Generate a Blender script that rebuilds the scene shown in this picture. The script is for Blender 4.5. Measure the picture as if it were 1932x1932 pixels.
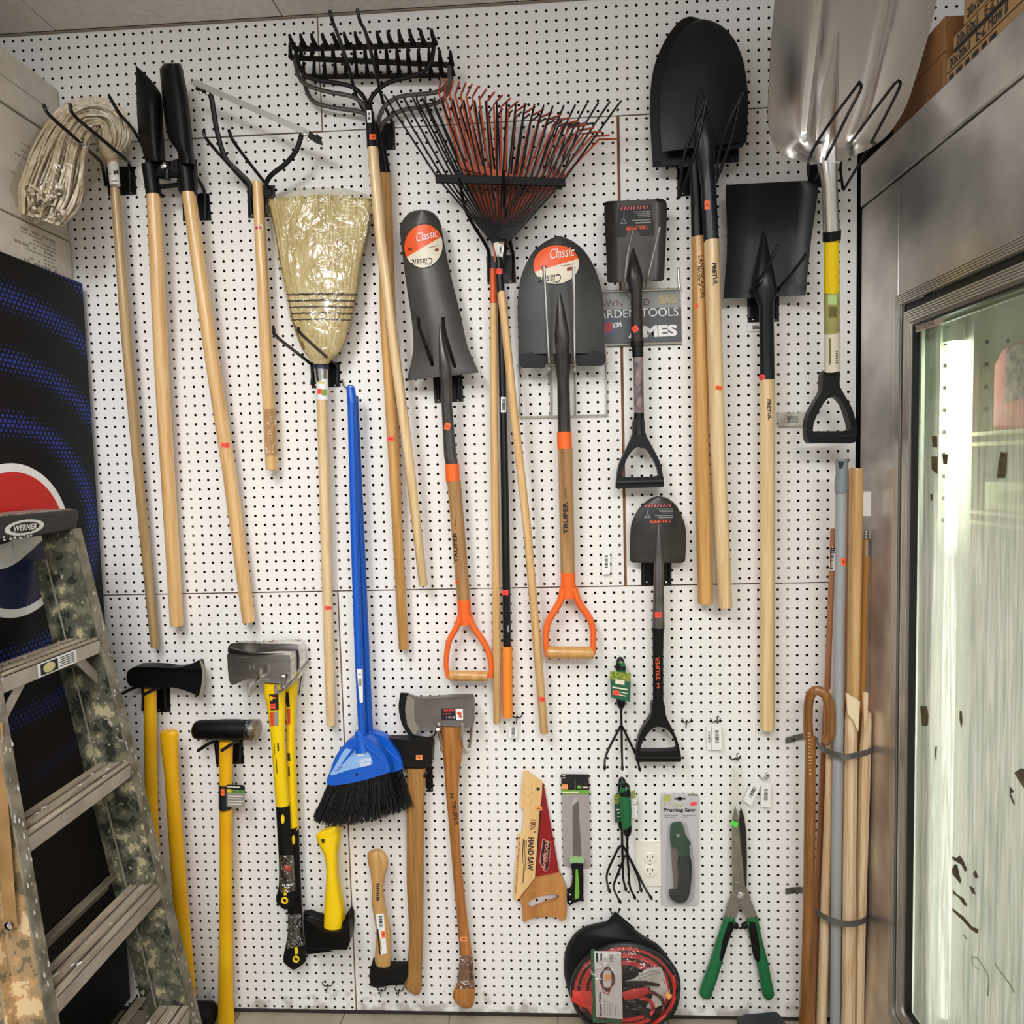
import bpy, bmesh, math, random
from mathutils import Vector, Matrix, geometry
from mathutils.bvhtree import BVHTree
random.seed(7)
for o in list(bpy.data.objects): bpy.data.objects.remove(o)
SC = bpy.context.scene
COL = SC.collection
IN = 0.0254
# ---------------------------------------------------------------- camera
FPX = 1300.0
YAW, PITCH, ROLL = -0.05445, 0.06669, 0.02719
CAM = Vector((0, -72.654*IN, 61.043*IN))
def _axes():
    cy, sy, cp, sp = math.cos(YAW), math.sin(YAW), math.cos(PITCH), math.sin(PITCH)
    f = Vector((sy*cp, cy*cp, -sp)); r = Vector((cy, -sy, 0)); d = f.cross(r)
    c, s = math.cos(ROLL), math.sin(ROLL)
    return (c*r + s*d), (-s*r + c*d), f
AR, AD, AF = _axes()
cam_data = bpy.data.cameras.new('camera'); cam = bpy.data.objects.new('camera', cam_data); COL.objects.link(cam)
m = Matrix(((AR.x, -AD.x, -AF.x), (AR.y, -AD.y, -AF.y), (AR.z, -AD.z, -AF.z))).to_4x4(); m.translation = CAM
cam.matrix_world = m
cam_data.sensor_width = 36; cam_data.lens = FPX/1932*36; cam_data.clip_start = 0.02
SC.camera = cam
# ---------------------------------------------------------------- light and exposure
SC.view_settings.view_transform = 'Standard'; SC.view_settings.look = 'None'
SC.view_settings.gamma = 1; SC.view_settings.exposure = 0.17
try: SC.view_settings.use_curve_mapping = False
except Exception: pass
world = bpy.data.worlds.new('world'); SC.world = world; world.use_nodes = True
bg = world.node_tree.nodes['Background']; # the rest of the shop: soft bright and dim zones around the corner
_wn = world.node_tree.nodes; _wl = world.node_tree.links
_tc = _wn.new('ShaderNodeTexCoord'); _mp = _wn.new('ShaderNodeMapping'); _mp.inputs['Scale'].default_value = (1.6, 1.6, .8); _nz = _wn.new('ShaderNodeTexNoise'); _nz.inputs['Scale'].default_value = 1.7; _nz.inputs['Detail'].default_value = 2
_cr = _wn.new('ShaderNodeValToRGB'); _e = _cr.color_ramp.elements; _e[0].position = .36; _e[0].color = (.10, .10, .105, 1); _e[1].position = .64; _e[1].color = (1.25, 1.27, 1.32, 1); _x = _e.new(.5); _x.color = (.42, .425, .44, 1)
_wl.new(_tc.outputs['Generated'], _mp.inputs[0]); _wl.new(_mp.outputs[0], _nz.inputs['Vector']); _wl.new(_nz.outputs['Fac'], _cr.inputs[0]); _wl.new(_cr.outputs[0], bg.inputs[0]); bg.inputs[1].default_value = 1.1
def area(name, loc, size, power, color, rot=(0, 0, 0)):
    l = bpy.data.lights.new(name, 'AREA'); l.shape = 'RECTANGLE'; l.size, l.size_y = size
    l.energy = power; l.color = color
    o = bpy.data.objects.new(name, l); COL.objects.link(o); o.location = loc; o.rotation_euler = rot; return o
# two rows of ceiling fluorescents behind the photographer, shining down
area('ceiling_light', (-0.75, -1.75, 2.70), (0.35, 1.25), 33, (0.965, 0.985, 1.0))
area('ceiling_light', (0.55, -2.9, 2.70), (1.25, 0.35), 52, (0.965, 0.985, 1.0))
# added fill lamp facing up, brightens the ceiling boards and the metal reflections
area('ceiling_fill', (-0.3, -2.9, 2.35), (2.4, 1.8), 80, (0.965, 0.985, 1.0), (math.pi, 0, 0))
# ---------------------------------------------------------------- pixel rays and planes
def ray(px, py): return AF + AR*((px-966)/FPX) + AD*((py-966)/FPX)
def W(px, py, d):                # point on the plane y = -d (d metres out from the wall)
    v = ray(px, py); return CAM + v*((-d - CAM.y)/v.y)
def WX(px, py, x):
    v = ray(px, py); return CAM + v*((x - CAM.x)/v.x)
def WZ(px, py, z):
    v = ray(px, py); return CAM + v*((z - CAM.z)/v.z)
def RW(wpx, d): return wpx*0.5*(-CAM.y - d)/FPX*0.995    # half a pixel width in metres
def crop(ox, oy, s):
    def f(*p):
        if len(p) == 1: return [(ox+q[0]/s, oy+q[1]/s)+tuple(q[2:]) for q in p[0]]
        return (ox+p[0]/s, oy+p[1]/s)
    return f
cA = crop(0, 0, 3.1161); cB = crop(500, 0, 2.6833); cC = crop(1180, 0, 2.5691); cD = crop(0, 600, 3.01875)
cE = crop(480, 340, 3.7154); cF = crop(900, 340, 3.7154); cG = crop(1280, 300, 3.22); cH = crop(800, 800, 3.7154)
cI = crop(0, 1200, 2.6393); cJ = crop(400, 1180, 2.569); cK = crop(940, 1220, 2.7135); cL = crop(1460, 850, 1.7856)
cM = crop(220, 1220, 6.44); cN = crop(960, 1440, 6.9); cO = crop(1050, 1710, 7.728); cP = crop(1040, 340, 5.3667)
cQ = crop(1220, 1340, 5.0842); cR = crop(1480, 850, 3.515); cS = crop(1480, 1380, 3.5); cT = crop(1632, 420, 6.44)
cU = crop(1632, 0, 6.44); cV = crop(0, 1150, 6.44); cX = crop(0, 850, 6.44); cY = crop(0, 1432, 3.865)
def cr(P, n=6, closed=False):    # catmull-rom through points of any length
    P = [Vector(p) if len(p) > 1 else p for p in P]; out = []; N = len(P)
    rng = range(N) if closed else range(N-1)
    for i in rng:
        p0 = P[(i-1) % N] if closed or i > 0 else P[0]*2-P[1]
        p1, p2 = P[i], P[(i+1) % N]
        p3 = P[(i+2) % N] if closed or i+2 < N else P[-1]*2-P[-2]
        for k in range(n):
            t = k/n
            out.append(0.5*((2*p1)+(p2-p0)*t+(2*p0-5*p1+4*p2-p3)*t*t+(3*p1-p0-3*p2+p3)*t**3))
    if not closed: out.append(P[-1].copy())
    return out
def sp(P, n=5): return [tuple(v) for v in cr(P, n, True)]
def so(P, n=5): return [tuple(v) for v in cr(P, n, False)]
# ---------------------------------------------------------------- materials
def lin(h):
    if isinstance(h, tuple): return h+(1,) if len(h) == 3 else h
    h = h.lstrip('#'); h = ''.join(x*2 for x in h) if len(h) == 3 else h; c = [int(h[i:i+2], 16)/255 for i in (0, 2, 4)]
    return tuple((x/12.92 if x <= .04045 else ((x+.055)/1.055)**2.4) for x in c)+(1,)
MATS = {}
def base_mat(name):
    m = bpy.data.materials.new(name); m.use_nodes = True; return m, m.node_tree, m.node_tree.nodes['Principled BSDF']
def mat(name, col, rough=.5, metal=0, col2=None, scale=30, stretch=(1, 1, 1), bump=0, spec=None, ramp=(.35, .65), coat=0):
    if name in MATS: return MATS[name]
    m, nt, b = base_mat(name)
    b.inputs['Roughness'].default_value = rough; b.inputs['Metallic'].default_value = metal
    if spec is not None: b.inputs['Specular IOR Level'].default_value = spec
    if coat: b.inputs['Coat Weight'].default_value = coat; b.inputs['Coat Roughness'].default_value = .15
    b.inputs['Base Color'].default_value = lin(col)
    if col2 or bump:
        tc = nt.nodes.new('ShaderNodeTexCoord'); mp = nt.nodes.new('ShaderNodeMapping'); mp.inputs['Scale'].default_value = stretch
        nz = nt.nodes.new('ShaderNodeTexNoise'); nz.inputs['Scale'].default_value = scale; nz.inputs['Detail'].default_value = 5
        nt.links.new(tc.outputs['Object'], mp.inputs[0]); nt.links.new(mp.outputs[0], nz.inputs['Vector'])
        if col2:
            r = nt.nodes.new('ShaderNodeValToRGB'); r.color_ramp.elements[0].position = ramp[0]; r.color_ramp.elements[1].position = ramp[1]
            r.color_ramp.elements[0].color = lin(col); r.color_ramp.elements[1].color = lin(col2)
            nt.links.new(nz.outputs['Fac'], r.inputs[0]); nt.links.new(r.outputs[0], b.inputs['Base Color'])
        if bump:
            bp = nt.nodes.new('ShaderNodeBump'); bp.inputs['Strength'].default_value = bump; bp.inputs['Distance'].default_value = .002
            nt.links.new(nz.outputs['Fac'], bp.inputs['Height']); nt.links.new(bp.outputs[0], b.inputs['Normal'])
    MATS[name] = m; return m
def wood(name, a, b_, rough=.42, sc=1.0, coat=.25, dark=None):
    if name in MATS: return MATS[name]
    m, nt, b = base_mat(name); N = nt.nodes.new; L = nt.links.new
    b.inputs['Roughness'].default_value = rough; b.inputs['Coat Weight'].default_value = coat*1.6; b.inputs['Coat Roughness'].default_value = .16
    tc = N('ShaderNodeTexCoord'); oi = N('ShaderNodeObjectInfo')
    ad = N('ShaderNodeVectorMath'); ad.operation = 'ADD'; L(tc.outputs['Object'], ad.inputs[0]); L(oi.outputs['Random'], ad.inputs[1])
    mp = N('ShaderNodeMapping'); mp.inputs['Scale'].default_value = (60*sc, 60*sc, 2.2*sc); L(ad.outputs[0], mp.inputs[0])
    nz = N('ShaderNodeTexNoise'); nz.inputs['Scale'].default_value = 1; nz.inputs['Detail'].default_value = 3; nz.inputs['Distortion'].default_value = .6; L(mp.outputs[0], nz.inputs['Vector'])
    mp2 = N('ShaderNodeMapping'); mp2.inputs['Scale'].default_value = (350, 350, 9); L(ad.outputs[0], mp2.inputs[0])
    n2 = N('ShaderNodeTexNoise'); n2.inputs['Scale'].default_value = 1; n2.inputs['Detail'].default_value = 2; L(mp2.outputs[0], n2.inputs['Vector'])
    mx = N('ShaderNodeMix'); mx.data_type = 'FLOAT'; mx.inputs[0].default_value = .35; L(nz.outputs['Fac'], mx.inputs[2]); L(n2.outputs['Fac'], mx.inputs[3])
    r = N('ShaderNodeValToRGB'); e = r.color_ramp.elements; e[0].position = .36; e[1].position = .62; e[0].color = lin(b_); e[1].color = lin(a)
    if dark: x = e.new(.28); x.color = lin(dark)
    L(mx.outputs[0], r.inputs[0]); L(r.outputs[0], b.inputs['Base Color'])
    MATS[name] = m; return m
def clear(name, rough=.08, tint='#ffffff', amount=.12, bumpy=0):
    if name in MATS: return MATS[name]
    m = bpy.data.materials.new(name); m.use_nodes = True; nt = m.node_tree; nt.nodes.clear(); N = nt.nodes.new; L = nt.links.new
    out = N('ShaderNodeOutputMaterial'); tr = N('ShaderNodeBsdfTransparent'); gl = N('ShaderNodeBsdfGlossy'); gl.inputs['Roughness'].default_value = rough
    tr.inputs[0].default_value = lin(tint); mx = N('ShaderNodeMixShader'); mx.inputs[0].default_value = amount
    L(tr.outputs[0], mx.inputs[1]); L(gl.outputs[0], mx.inputs[2]); L(mx.outputs[0], out.inputs[0])
    if bumpy:
        tc = N('ShaderNodeTexCoord'); nz = N('ShaderNodeTexNoise'); nz.inputs['Scale'].default_value = bumpy; nz.inputs['Detail'].default_value = 3
        nz.inputs['Distortion'].default_value = 1.2
        bp = N('ShaderNodeBump'); bp.inputs['Strength'].default_value = 1; bp.inputs['Distance'].default_value = .02
        L(tc.outputs['Object'], nz.inputs['Vector']); L(nz.outputs['Fac'], bp.inputs['Height']); L(bp.outputs[0], gl.inputs['Normal'])
    MATS[name] = m; return m
BLACK = mat('black_paint', '#050506', .45, spec=.27); BLACKM = mat('black_matte', '#070708', .65, spec=.3)
BPLAS = mat('black_plastic', '#060708', .4, spec=.32); WIREB = mat('black_hook', '#050506', .4, spec=.35)
W_ASH = wood('ash_wood', '#e3bd85', '#c99b60'); W_PALE = wood('pale_wood', '#e8cb9c', '#cda873')
W_GOLD = wood('golden_wood', '#d2a25e', '#b5803f'); W_BROWN = wood('hickory_wood', '#b98f5c', '#93693c', dark='#7a5430')
W_DULL = wood('dull_wood', '#b89a6c', '#987a4c', .55); W_ORANGE = wood('varnished_hickory', '#bb7a3c', '#905826', .35, dark='#6e3f1b')
W_CANE = wood('cane_wood', '#9a6630', '#6f441b', .3, dark='#341c0b'); W_RED = wood('reddish_wood', '#b57a55', '#935a38')
W_RAW = wood('raw_wood', '#e4cba6', '#cda67c', .6, coat=0); W_PINE = wood('pine_print', '#ecc78d', '#d9a863', .45, .5)
YEL = mat('yellow_fibreglass', '#f0b912', .42, col2='#e2a40c', scale=6); YELB = mat('bright_yellow', '#f7cf0e', .38)
ORG = mat('orange_plastic', '#f26a25', .4); GREEN = mat('green_grip', '#17683a', .42); DGREEN = mat('dark_green', '#1b4a34', .45)
BLUE = mat('blue_plastic', '#0d58c0', .32); CHROME = mat('chrome', '#f2f1ef', .13, 1); STEEL = mat('brushed_steel', '#cfccc8', .3, 1, col2='#b5b1ac', scale=40, stretch=(1, 1, 8))
WIRE = mat('zinc_wire', '#d4d1cc', .3, 1); GREYM = mat('grey_blade_metal', '#6a6968', .38, .75, col2='#7a7877', scale=20)
WHITE = mat('white_paper', '#eeecea', .6); CREAM = mat('cream_print', '#e6dcc6', .5); INK = mat('dark_ink', '#17181a', .55); GREYINK = mat('grey_ink', '#8b8a88', .6)
STICK = mat('orange_sticker', '#ff7038', .55); STICKR = mat('red_sticker', '#ff4a45', .55); RED = mat('red_print', '#c8202a', .5); ORANGEINK = mat('orange_ink', '#e2542c', .5)
STICKINK = mat('sticker_ink', '#c8461c', .6)
PEARL = mat('charcoal_enamel', '#3a3a3b', .36, .35, col2='#454443', scale=18); PEARL2 = mat('gunmetal_enamel', '#2c2927', .36, .35, col2='#38332f', scale=25)
DKBLADE = mat('dark_green_black_paint', '#121918', .4, spec=.4)
# ---------------------------------------------------------------- mesh builder
class MB:
    def __init__(s): s.v = []; s.f = []
    def add(s, vs, fs):
        o = len(s.v); s.v += [Vector(v) for v in vs]; s.f += [tuple(i+o for i in f) for f in fs]; return s
    def tube(s, pts, rad, seg=12, flat=None, caps=True, round_end=0):
        P = [Vector(p) for p in pts]; n = len(P); R = rad if isinstance(rad, (list, tuple)) else [rad]*n; R = list(R)
        if len(R) != n: R = [R[0]+(R[-1]-R[0])*i/(n-1) for i in range(n)]
        if round_end:      # rounded far end
            r = R[-1]; d = (P[-1]-P[-2]).normalized(); e = P[-1]; P[-1] = e-d*r*.5*round_end
            for t in (.35, .7, .92): P.append(e-d*r*.5*round_end*(1-t)); R.append(r*math.sqrt(max(0, 1-t*t)))
            n = len(P)
        vs, fs = [], []; a = None
        for i in range(n):
            T = (P[min(i+1, n-1)]-P[max(i-1, 0)]).normalized()
            if flat: a = T.cross(Vector((0, 1, 0))).normalized()
            elif a is None: a = T.orthogonal().normalized()
            else: a = (a-T*a.dot(T)).normalized()
            b = T.cross(a)
            for k in range(seg):
                t = 2*math.pi*k/seg; fa, fb = (flat if flat else (1, 1))
                vs.append(P[i]+a*(math.cos(t)*R[i]*fa)+b*(math.sin(t)*R[i]*fb))
        for i in range(n-1):
            for k in range(seg):
                k2 = (k+1) % seg; fs.append((i*seg+k, i*seg+k2, (i+1)*seg+k2, (i+1)*seg+k))
        if caps: fs.append(tuple(range(seg))[::-1]); fs.append(tuple((n-1)*seg+k for k in range(seg)))
        return s.add(vs, fs)
    def ptube(s, pts, wpx, seg=12, **k):      # pts = (px, py, d); widths in pixels
        P = [W(*p) for p in pts]; w = wpx if isinstance(wpx, (list, tuple)) else [wpx]*len(pts)
        if len(w) != len(pts): w = [w[0]+(w[-1]-w[0])*i/(len(pts)-1) for i in range(len(pts))]
        return s.tube(P, [RW(a, p[2]) for a, p in zip(w, pts)], seg, **k)
    def box(s, c, h, R=None):
        R = R or Matrix.Identity(3); c = Vector(c)
        vs = [c+R@Vector((x*h[0], y*h[1], z*h[2])) for x in (-1, 1) for y in (-1, 1) for z in (-1, 1)]
        return s.add(vs, [(0, 1, 3, 2), (4, 6, 7, 5), (0, 4, 5, 1), (2, 3, 7, 6), (0, 2, 6, 4), (1, 5, 7, 3)])
    def hexa(s, v8): return s.add(v8, [(0, 3, 2, 1), (4, 5, 6, 7), (0, 1, 5, 4), (1, 2, 6, 5), (2, 3, 7, 6), (3, 0, 4, 7)])
    def prism(s, poly, d, th, holes=(), thf=None, pf=W):   # polygon in pixels, front face at depth d+th
        loops = [list(poly)]+[list(h) for h in holes]
        tri = geometry.tessellate_polygon([[Vector((p[0], -p[1], 0)) for p in l] for l in loops])
        pts = [p for l in loops for p in l]; n = len(pts)
        def hf(p): return thf(p[0], p[1]) if thf else th/2
        c = d+th/2
        fr = [pf(p[0], p[1], c+hf(p)) for p in pts]; bk = [v+Vector((0, 2*hf(p), 0)) for v, p in zip(fr, pts)]
        fs = []
        for t in tri:
            a, b, e = [pts[i] for i in t]
            if (b[0]-a[0])*(e[1]-a[1])-(b[1]-a[1])*(e[0]-a[0]) < 0: t = (t[0], t[2], t[1])
            fs.append((t[0], t[2], t[1])); fs.append((t[0]+n, t[1]+n, t[2]+n))
        o = 0
        for l in loops:
            k = len(l); ar = sum(l[i][0]*l[(i+1) % k][1]-l[(i+1) % k][0]*l[i][1] for i in range(k))
            for i in range(k):
                a, b = o+i, o+(i+1) % k
                q = (a, b, b+n, a+n)
                if (ar > 0) == (l is loops[0]): q = q[::-1]
                fs.append(q)
            o += k
        return s.add(fr+bk, fs)
    def lobe(s, prof, d, hd, n=1, seg=20, pw=2.0, smooth=3):      # prof rows (y, xl, xr) or ((xl,yl),(xr,yr)); elliptical sections
        rows = []
        for r in prof:
            if len(r) == 3: rows.append((r[1], r[0], r[2], r[0]))
            else: rows.append((r[0][0], r[0][1], r[1][0], r[1][1]))
        K = len(rows); hl = hd if isinstance(hd, (list, tuple)) else [hd]*K
        dl = d if isinstance(d, (list, tuple)) else [d]*K
        full = cr([tuple(r)+(h, dd) for r, h, dd in zip(rows, hl, dl)], smooth) if smooth > 1 else [Vector(tuple(r)+(h, dd)) for r, h, dd in zip(rows, hl, dl)]
        vs, fs = [], []
        for q in full:
            xl, yl, xr, yr, h, dd = q
            A, B = W(xl, yl, dd), W(xr, yr, dd); c = (A+B)/2; u = (B-A)/2
            for k in range(seg):
                t = 2*math.pi*k/seg; ct, st = math.cos(t), math.sin(t)
                ct = math.copysign(abs(ct)**(2/pw), ct); st = math.copysign(abs(st)**(2/pw), st)
                vs.append(c+u*ct+Vector((0, -h*st, 0)))
        for i in range(len(full)-1):
            for k in range(seg):
                k2 = (k+1) % seg; fs.append((i*seg+k, (i+1)*seg+k, (i+1)*seg+k2, i*seg+k2))
        fs.append(tuple(range(seg))); fs.append(tuple((len(full)-1)*seg+k for k in range(seg))[::-1])
        return s.add(vs, fs)
    def blade(s, pairs, d, df, th=.0022, m=20, n=5):     # pairs of (left, right) pixel points, tip to heel
        rows = cr([(a[0], a[1], b[0], b[1]) for a, b in pairs], n); N = len(rows); vs, fs = [], []
        for side in (0, 1):
            for i, r in enumerate(rows):
                for j in range(m+1):
                    u = -1+2*j/m; t = j/m; dd = d+df(u, i/(N-1))
                    v = W(r[0]+(r[2]-r[0])*t, r[1]+(r[3]-r[1])*t, dd)
                    if side: v = v+Vector((0, th, 0))
                    vs.append(v)
        M = m+1; o = N*M
        for i in range(N-1):
            for j in range(m):
                a, b, c, e = i*M+j, i*M+j+1, (i+1)*M+j+1, (i+1)*M+j
                fs.append((a, e, c, b)); fs.append((a+o, b+o, c+o, e+o))
        for i in range(N-1):
            a, e = i*M, (i+1)*M; fs.append((a, a+o, e+o, e)); a, e = a+m, e+m; fs.append((a, e, e+o, a+o))
        for j in range(m):
            a = j; fs.append((a, a+1, a+1+o, a+o)); a = (N-1)*M+j; fs.append((a, a+o, a+1+o, a+1))
        return s.add(vs, fs)
    def lathe(s, c, ax, prof, seg=20):      # prof (radius, along)
        ax = Vector(ax).normalized(); return s.tube([Vector(c)+ax*p[1] for p in prof], [max(p[0], 1e-5) for p in prof], seg)
def mesh_obj(name, mb, material, sharp=35):
    me = bpy.data.meshes.new(name); me.from_pydata([tuple(v) for v in mb.v], [], mb.f)
    bm = bmesh.new(); bm.from_mesh(me); bmesh.ops.remove_doubles(bm, verts=bm.verts, dist=1e-6)
    bm.to_mesh(me); bm.free()
    me.polygons.foreach_set('use_smooth', [True]*len(me.polygons))
    me.set_sharp_from_angle(angle=math.radians(sharp)); me.materials.append(material)
    o = bpy.data.objects.new(name, me); COL.objects.link(o); return o
def struct(name, mb, material): o = mesh_obj(name, mb, material); o['kind'] = 'structure'; return o
def bvh_of(objs):
    vs, fs = [], []
    for o in objs:
        k = len(vs); vs += [v.co.copy() for v in o.data.vertices]; fs += [tuple(i+k for i in p.vertices) for p in o.data.polygons]
    return BVHTree.FromPolygons(vs, fs)
def drape_pts(vs, tree, off):
    out = []; last = None
    hits = []
    for v in vs:
        dr = (v-CAM).normalized(); h = tree.ray_cast(CAM, dr)
        if h[0] is None or h[3] > (v-CAM).length+.15:
            h2 = tree.find_nearest(v, .03); hits.append((v, dr, h2[0].y if h2[0] is not None else None)); continue
        hits.append((v, dr, h[0].y))
    for v, dr, y in hits:
        if y is None: out.append(v); continue
        t = (y-off-CAM.y)/dr.y; out.append(CAM+dr*t)
    return out
class Thing:
    def __init__(s, name, label, cat, group=None): s.n = name; s.l = label; s.c = cat; s.g = group; s.p = []
    def part(s, name, mb, material, label=None, parent=None, bevel=0, sharp=35, kind=None):
        o = mesh_obj(name, mb, material, sharp); s.p.append((o, parent))
        if label: o['label'] = label
        if kind: o['kind'] = kind
        if bevel:
            b = o.modifiers.new('bevel', 'BEVEL'); b.width = bevel; b.segments = 2; b.limit_method = 'ANGLE'; b.angle_limit = math.radians(40)
        return o
    def drape(s, name, vs, fs, material, targets, off=.0005, label=None, parent=None):
        mb = MB(); mb.add(drape_pts([Vector(v) for v in vs], bvh_of(targets), off), fs); return s.part(name, mb, material, label, parent)
    def quad(s, name, q, d, material, targets=None, off=.0006, n=4, mm=6, label=None, parent=None, side=0):
        vs, fs = [], []
        for i in range(mm+1):
            for j in range(n+1):
                a, b = i/mm, j/n
                x = (q[0][0]*(1-b)+q[1][0]*b)*(1-a)+(q[3][0]*(1-b)+q[2][0]*b)*a
                y = (q[0][1]*(1-b)+q[1][1]*b)*(1-a)+(q[3][1]*(1-b)+q[2][1]*b)*a
                vs.append(W(x, y, d))
        for i in range(mm):
            for j in range(n): a = i*(n+1)+j; fs.append((a, a+n+1, a+n+2, a+1))
        if targets: return s.drape(name, vs, fs, material, targets, off, label, parent)
        mb = MB(); mb.add(vs, fs); return s.part(name, mb, material, label, parent)
    def rects(s, name, rs, d, material, targets=None, off=.0009, parent=None):    # rs = list of 4-point pixel quads, one mesh
        mb = MB()
        for q in rs:
            vs, fs = [], []
            for i in range(3):
                for j in range(3):
                    a, b = i/2, j/2
                    x = (q[0][0]*(1-b)+q[1][0]*b)*(1-a)+(q[3][0]*(1-b)+q[2][0]*b)*a
                    y = (q[0][1]*(1-b)+q[1][1]*b)*(1-a)+(q[3][1]*(1-b)+q[2][1]*b)*a
                    vs.append(W(x, y, d))
            for i in range(2):
                for j in range(2): a = i*3+j; fs.append((a, a+3, a+4, a+1))
            mb.add(vs, fs)
        if targets: mb.v = drape_pts(mb.v, bvh_of(targets), off)
        return s.part(name, mb, material, parent=parent)
    def text(s, body, p0, p1, h, d, material, targets=None, off=.0012, shear=0, bold=0, name='lettering', parent=None, pf=None, label=None):
        V, F = text_mesh(body, shear, bold)
        if not V: return None
        dx, dy = p1[0]-p0[0], p1[1]-p0[1]; L = math.hypot(dx, dy); ux, uy = dx/L, dy/L; vx, vy = uy, -ux
        vs = []
        for x, y in V:
            a = x*L; b = y*h; X, Y = p0[0]+ux*a+vx*b, p0[1]+uy*a+vy*b
            vs.append(pf(X, Y) if pf else W(X, Y, d))
        if targets: return s.drape(name, vs, F, material, targets, off, label, parent)
        mb = MB(); mb.add(vs, F); return s.part(name, mb, material, label, parent)
    def done(s):
        pts = [v.co for o, _ in s.p for v in o.data.vertices]
        xs = [p.x for p in pts]; ys = [p.y for p in pts]; zs = [p.z for p in pts]
        base = Vector(((min(xs)+max(xs))/2, (min(ys)+max(ys))/2, min(zs)))
        for o, _ in s.p: o.data.transform(Matrix.Translation(-base))
        if len(s.p) == 1:
            r = s.p[0][0]; r.location = base; r.name = s.n; r.data.name = s.n
        else:
            r = bpy.data.objects.new(s.n, None); COL.objects.link(r); r.location = base; r.empty_display_size = .05
            for o, par in s.p: o.parent = par if par else r
        r['label'] = s.l; r['category'] = s.c
        if s.g: r['group'] = s.g
        s.root = r; return r
_TX = {}
def text_mesh(body, shear=0, bold=0):
    k = (body, shear, bold)
    if k in _TX: return _TX[k]
    c = bpy.data.curves.new('t', 'FONT'); c.body = body; c.shear = shear; c.offset = bold; c.resolution_u = 3
    o = bpy.data.objects.new('t', c); COL.objects.link(o)
    me = bpy.data.meshes.new_from_object(o); V = [(v.co.x, v.co.y) for v in me.vertices]; F = [tuple(p.vertices) for p in me.polygons]
    bpy.data.objects.remove(o); bpy.data.curves.remove(c); bpy.data.meshes.remove(me)
    if V:
        x0 = min(v[0] for v in V); x1 = max(v[0] for v in V); y1 = max(v[1] for v in V); y0 = min(0, min(v[1] for v in V)) if False else min(v[1] for v in V)
        V = [((x-x0)/(x1-x0), (y-y0)/(y1-y0)) for x, y in V]
        F = [f[::-1] for f in F] if False else F
    _TX[k] = (V, F); return V, F
def price(t, x, y, w, h, d, targets, ang=0, m_=None):
    c, s_ = math.cos(math.radians(ang)), math.sin(math.radians(ang))
    def q(a, b): return (x+a*c-b*s_, y+a*s_+b*c)
    st = t.quad('price_sticker', [q(-w/2, -h/2), q(w/2, -h/2), q(w/2, h/2), q(-w/2, h/2)], d, m_ or STICK, targets, .0012, 4, 4)
    t.rects('price_print', [[q(-w*.25, -h*.18), q(w*.3, -h*.18), q(w*.3, h*.16), q(-w*.25, h*.16)]], d, STICKINK, targets, .0018, parent=st)
def bars(t, q, d, n=9, targets=None, mt=None, parent=None, off=.0018, frac=.5):     # a barcode: n stripes across quad q
    r = random.Random(int(q[0][0]*7+q[0][1])); rs = []; a = 0
    def P(u, v):
        x = (q[0][0]*(1-u)+q[1][0]*u)*(1-v)+(q[3][0]*(1-u)+q[2][0]*u)*v; y = (q[0][1]*(1-u)+q[1][1]*u)*(1-v)+(q[3][1]*(1-u)+q[2][1]*u)*v
        return (x, y)
    for i in range(n):
        a0 = i/n; a1 = a0+(.3+.5*r.random())/n
        rs.append([P(0, a0), P(1, a0), P(1, a1), P(0, a1)])
    return t.rects('barcode', rs, d, mt or INK, targets, off, parent)
# ================================================================ ROOM
PEG = mat('pegboard_white', '#f0eeeb', .5, col2='#e8e4df', scale=2.2, ramp=(.3, .75))
PEGCORE = mat('hardboard_core', '#1c120b', .9)
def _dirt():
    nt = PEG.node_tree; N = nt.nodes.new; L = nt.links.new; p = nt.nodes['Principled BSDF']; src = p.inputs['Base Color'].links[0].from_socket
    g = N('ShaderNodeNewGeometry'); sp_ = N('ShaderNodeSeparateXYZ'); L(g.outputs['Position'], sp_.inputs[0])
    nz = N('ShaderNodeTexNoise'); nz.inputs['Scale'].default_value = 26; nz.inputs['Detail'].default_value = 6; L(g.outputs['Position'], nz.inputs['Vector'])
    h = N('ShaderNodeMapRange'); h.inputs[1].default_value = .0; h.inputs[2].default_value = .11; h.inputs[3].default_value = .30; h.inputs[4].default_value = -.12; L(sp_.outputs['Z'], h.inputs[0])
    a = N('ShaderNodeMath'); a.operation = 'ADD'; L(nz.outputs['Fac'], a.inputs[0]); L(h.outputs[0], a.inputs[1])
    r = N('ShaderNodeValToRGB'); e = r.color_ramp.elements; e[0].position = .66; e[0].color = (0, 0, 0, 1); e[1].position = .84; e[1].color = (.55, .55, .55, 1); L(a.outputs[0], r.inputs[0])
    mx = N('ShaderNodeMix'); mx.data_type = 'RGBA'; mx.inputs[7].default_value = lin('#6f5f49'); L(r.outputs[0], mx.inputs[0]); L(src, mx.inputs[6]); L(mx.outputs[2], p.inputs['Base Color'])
_dirt()
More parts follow.
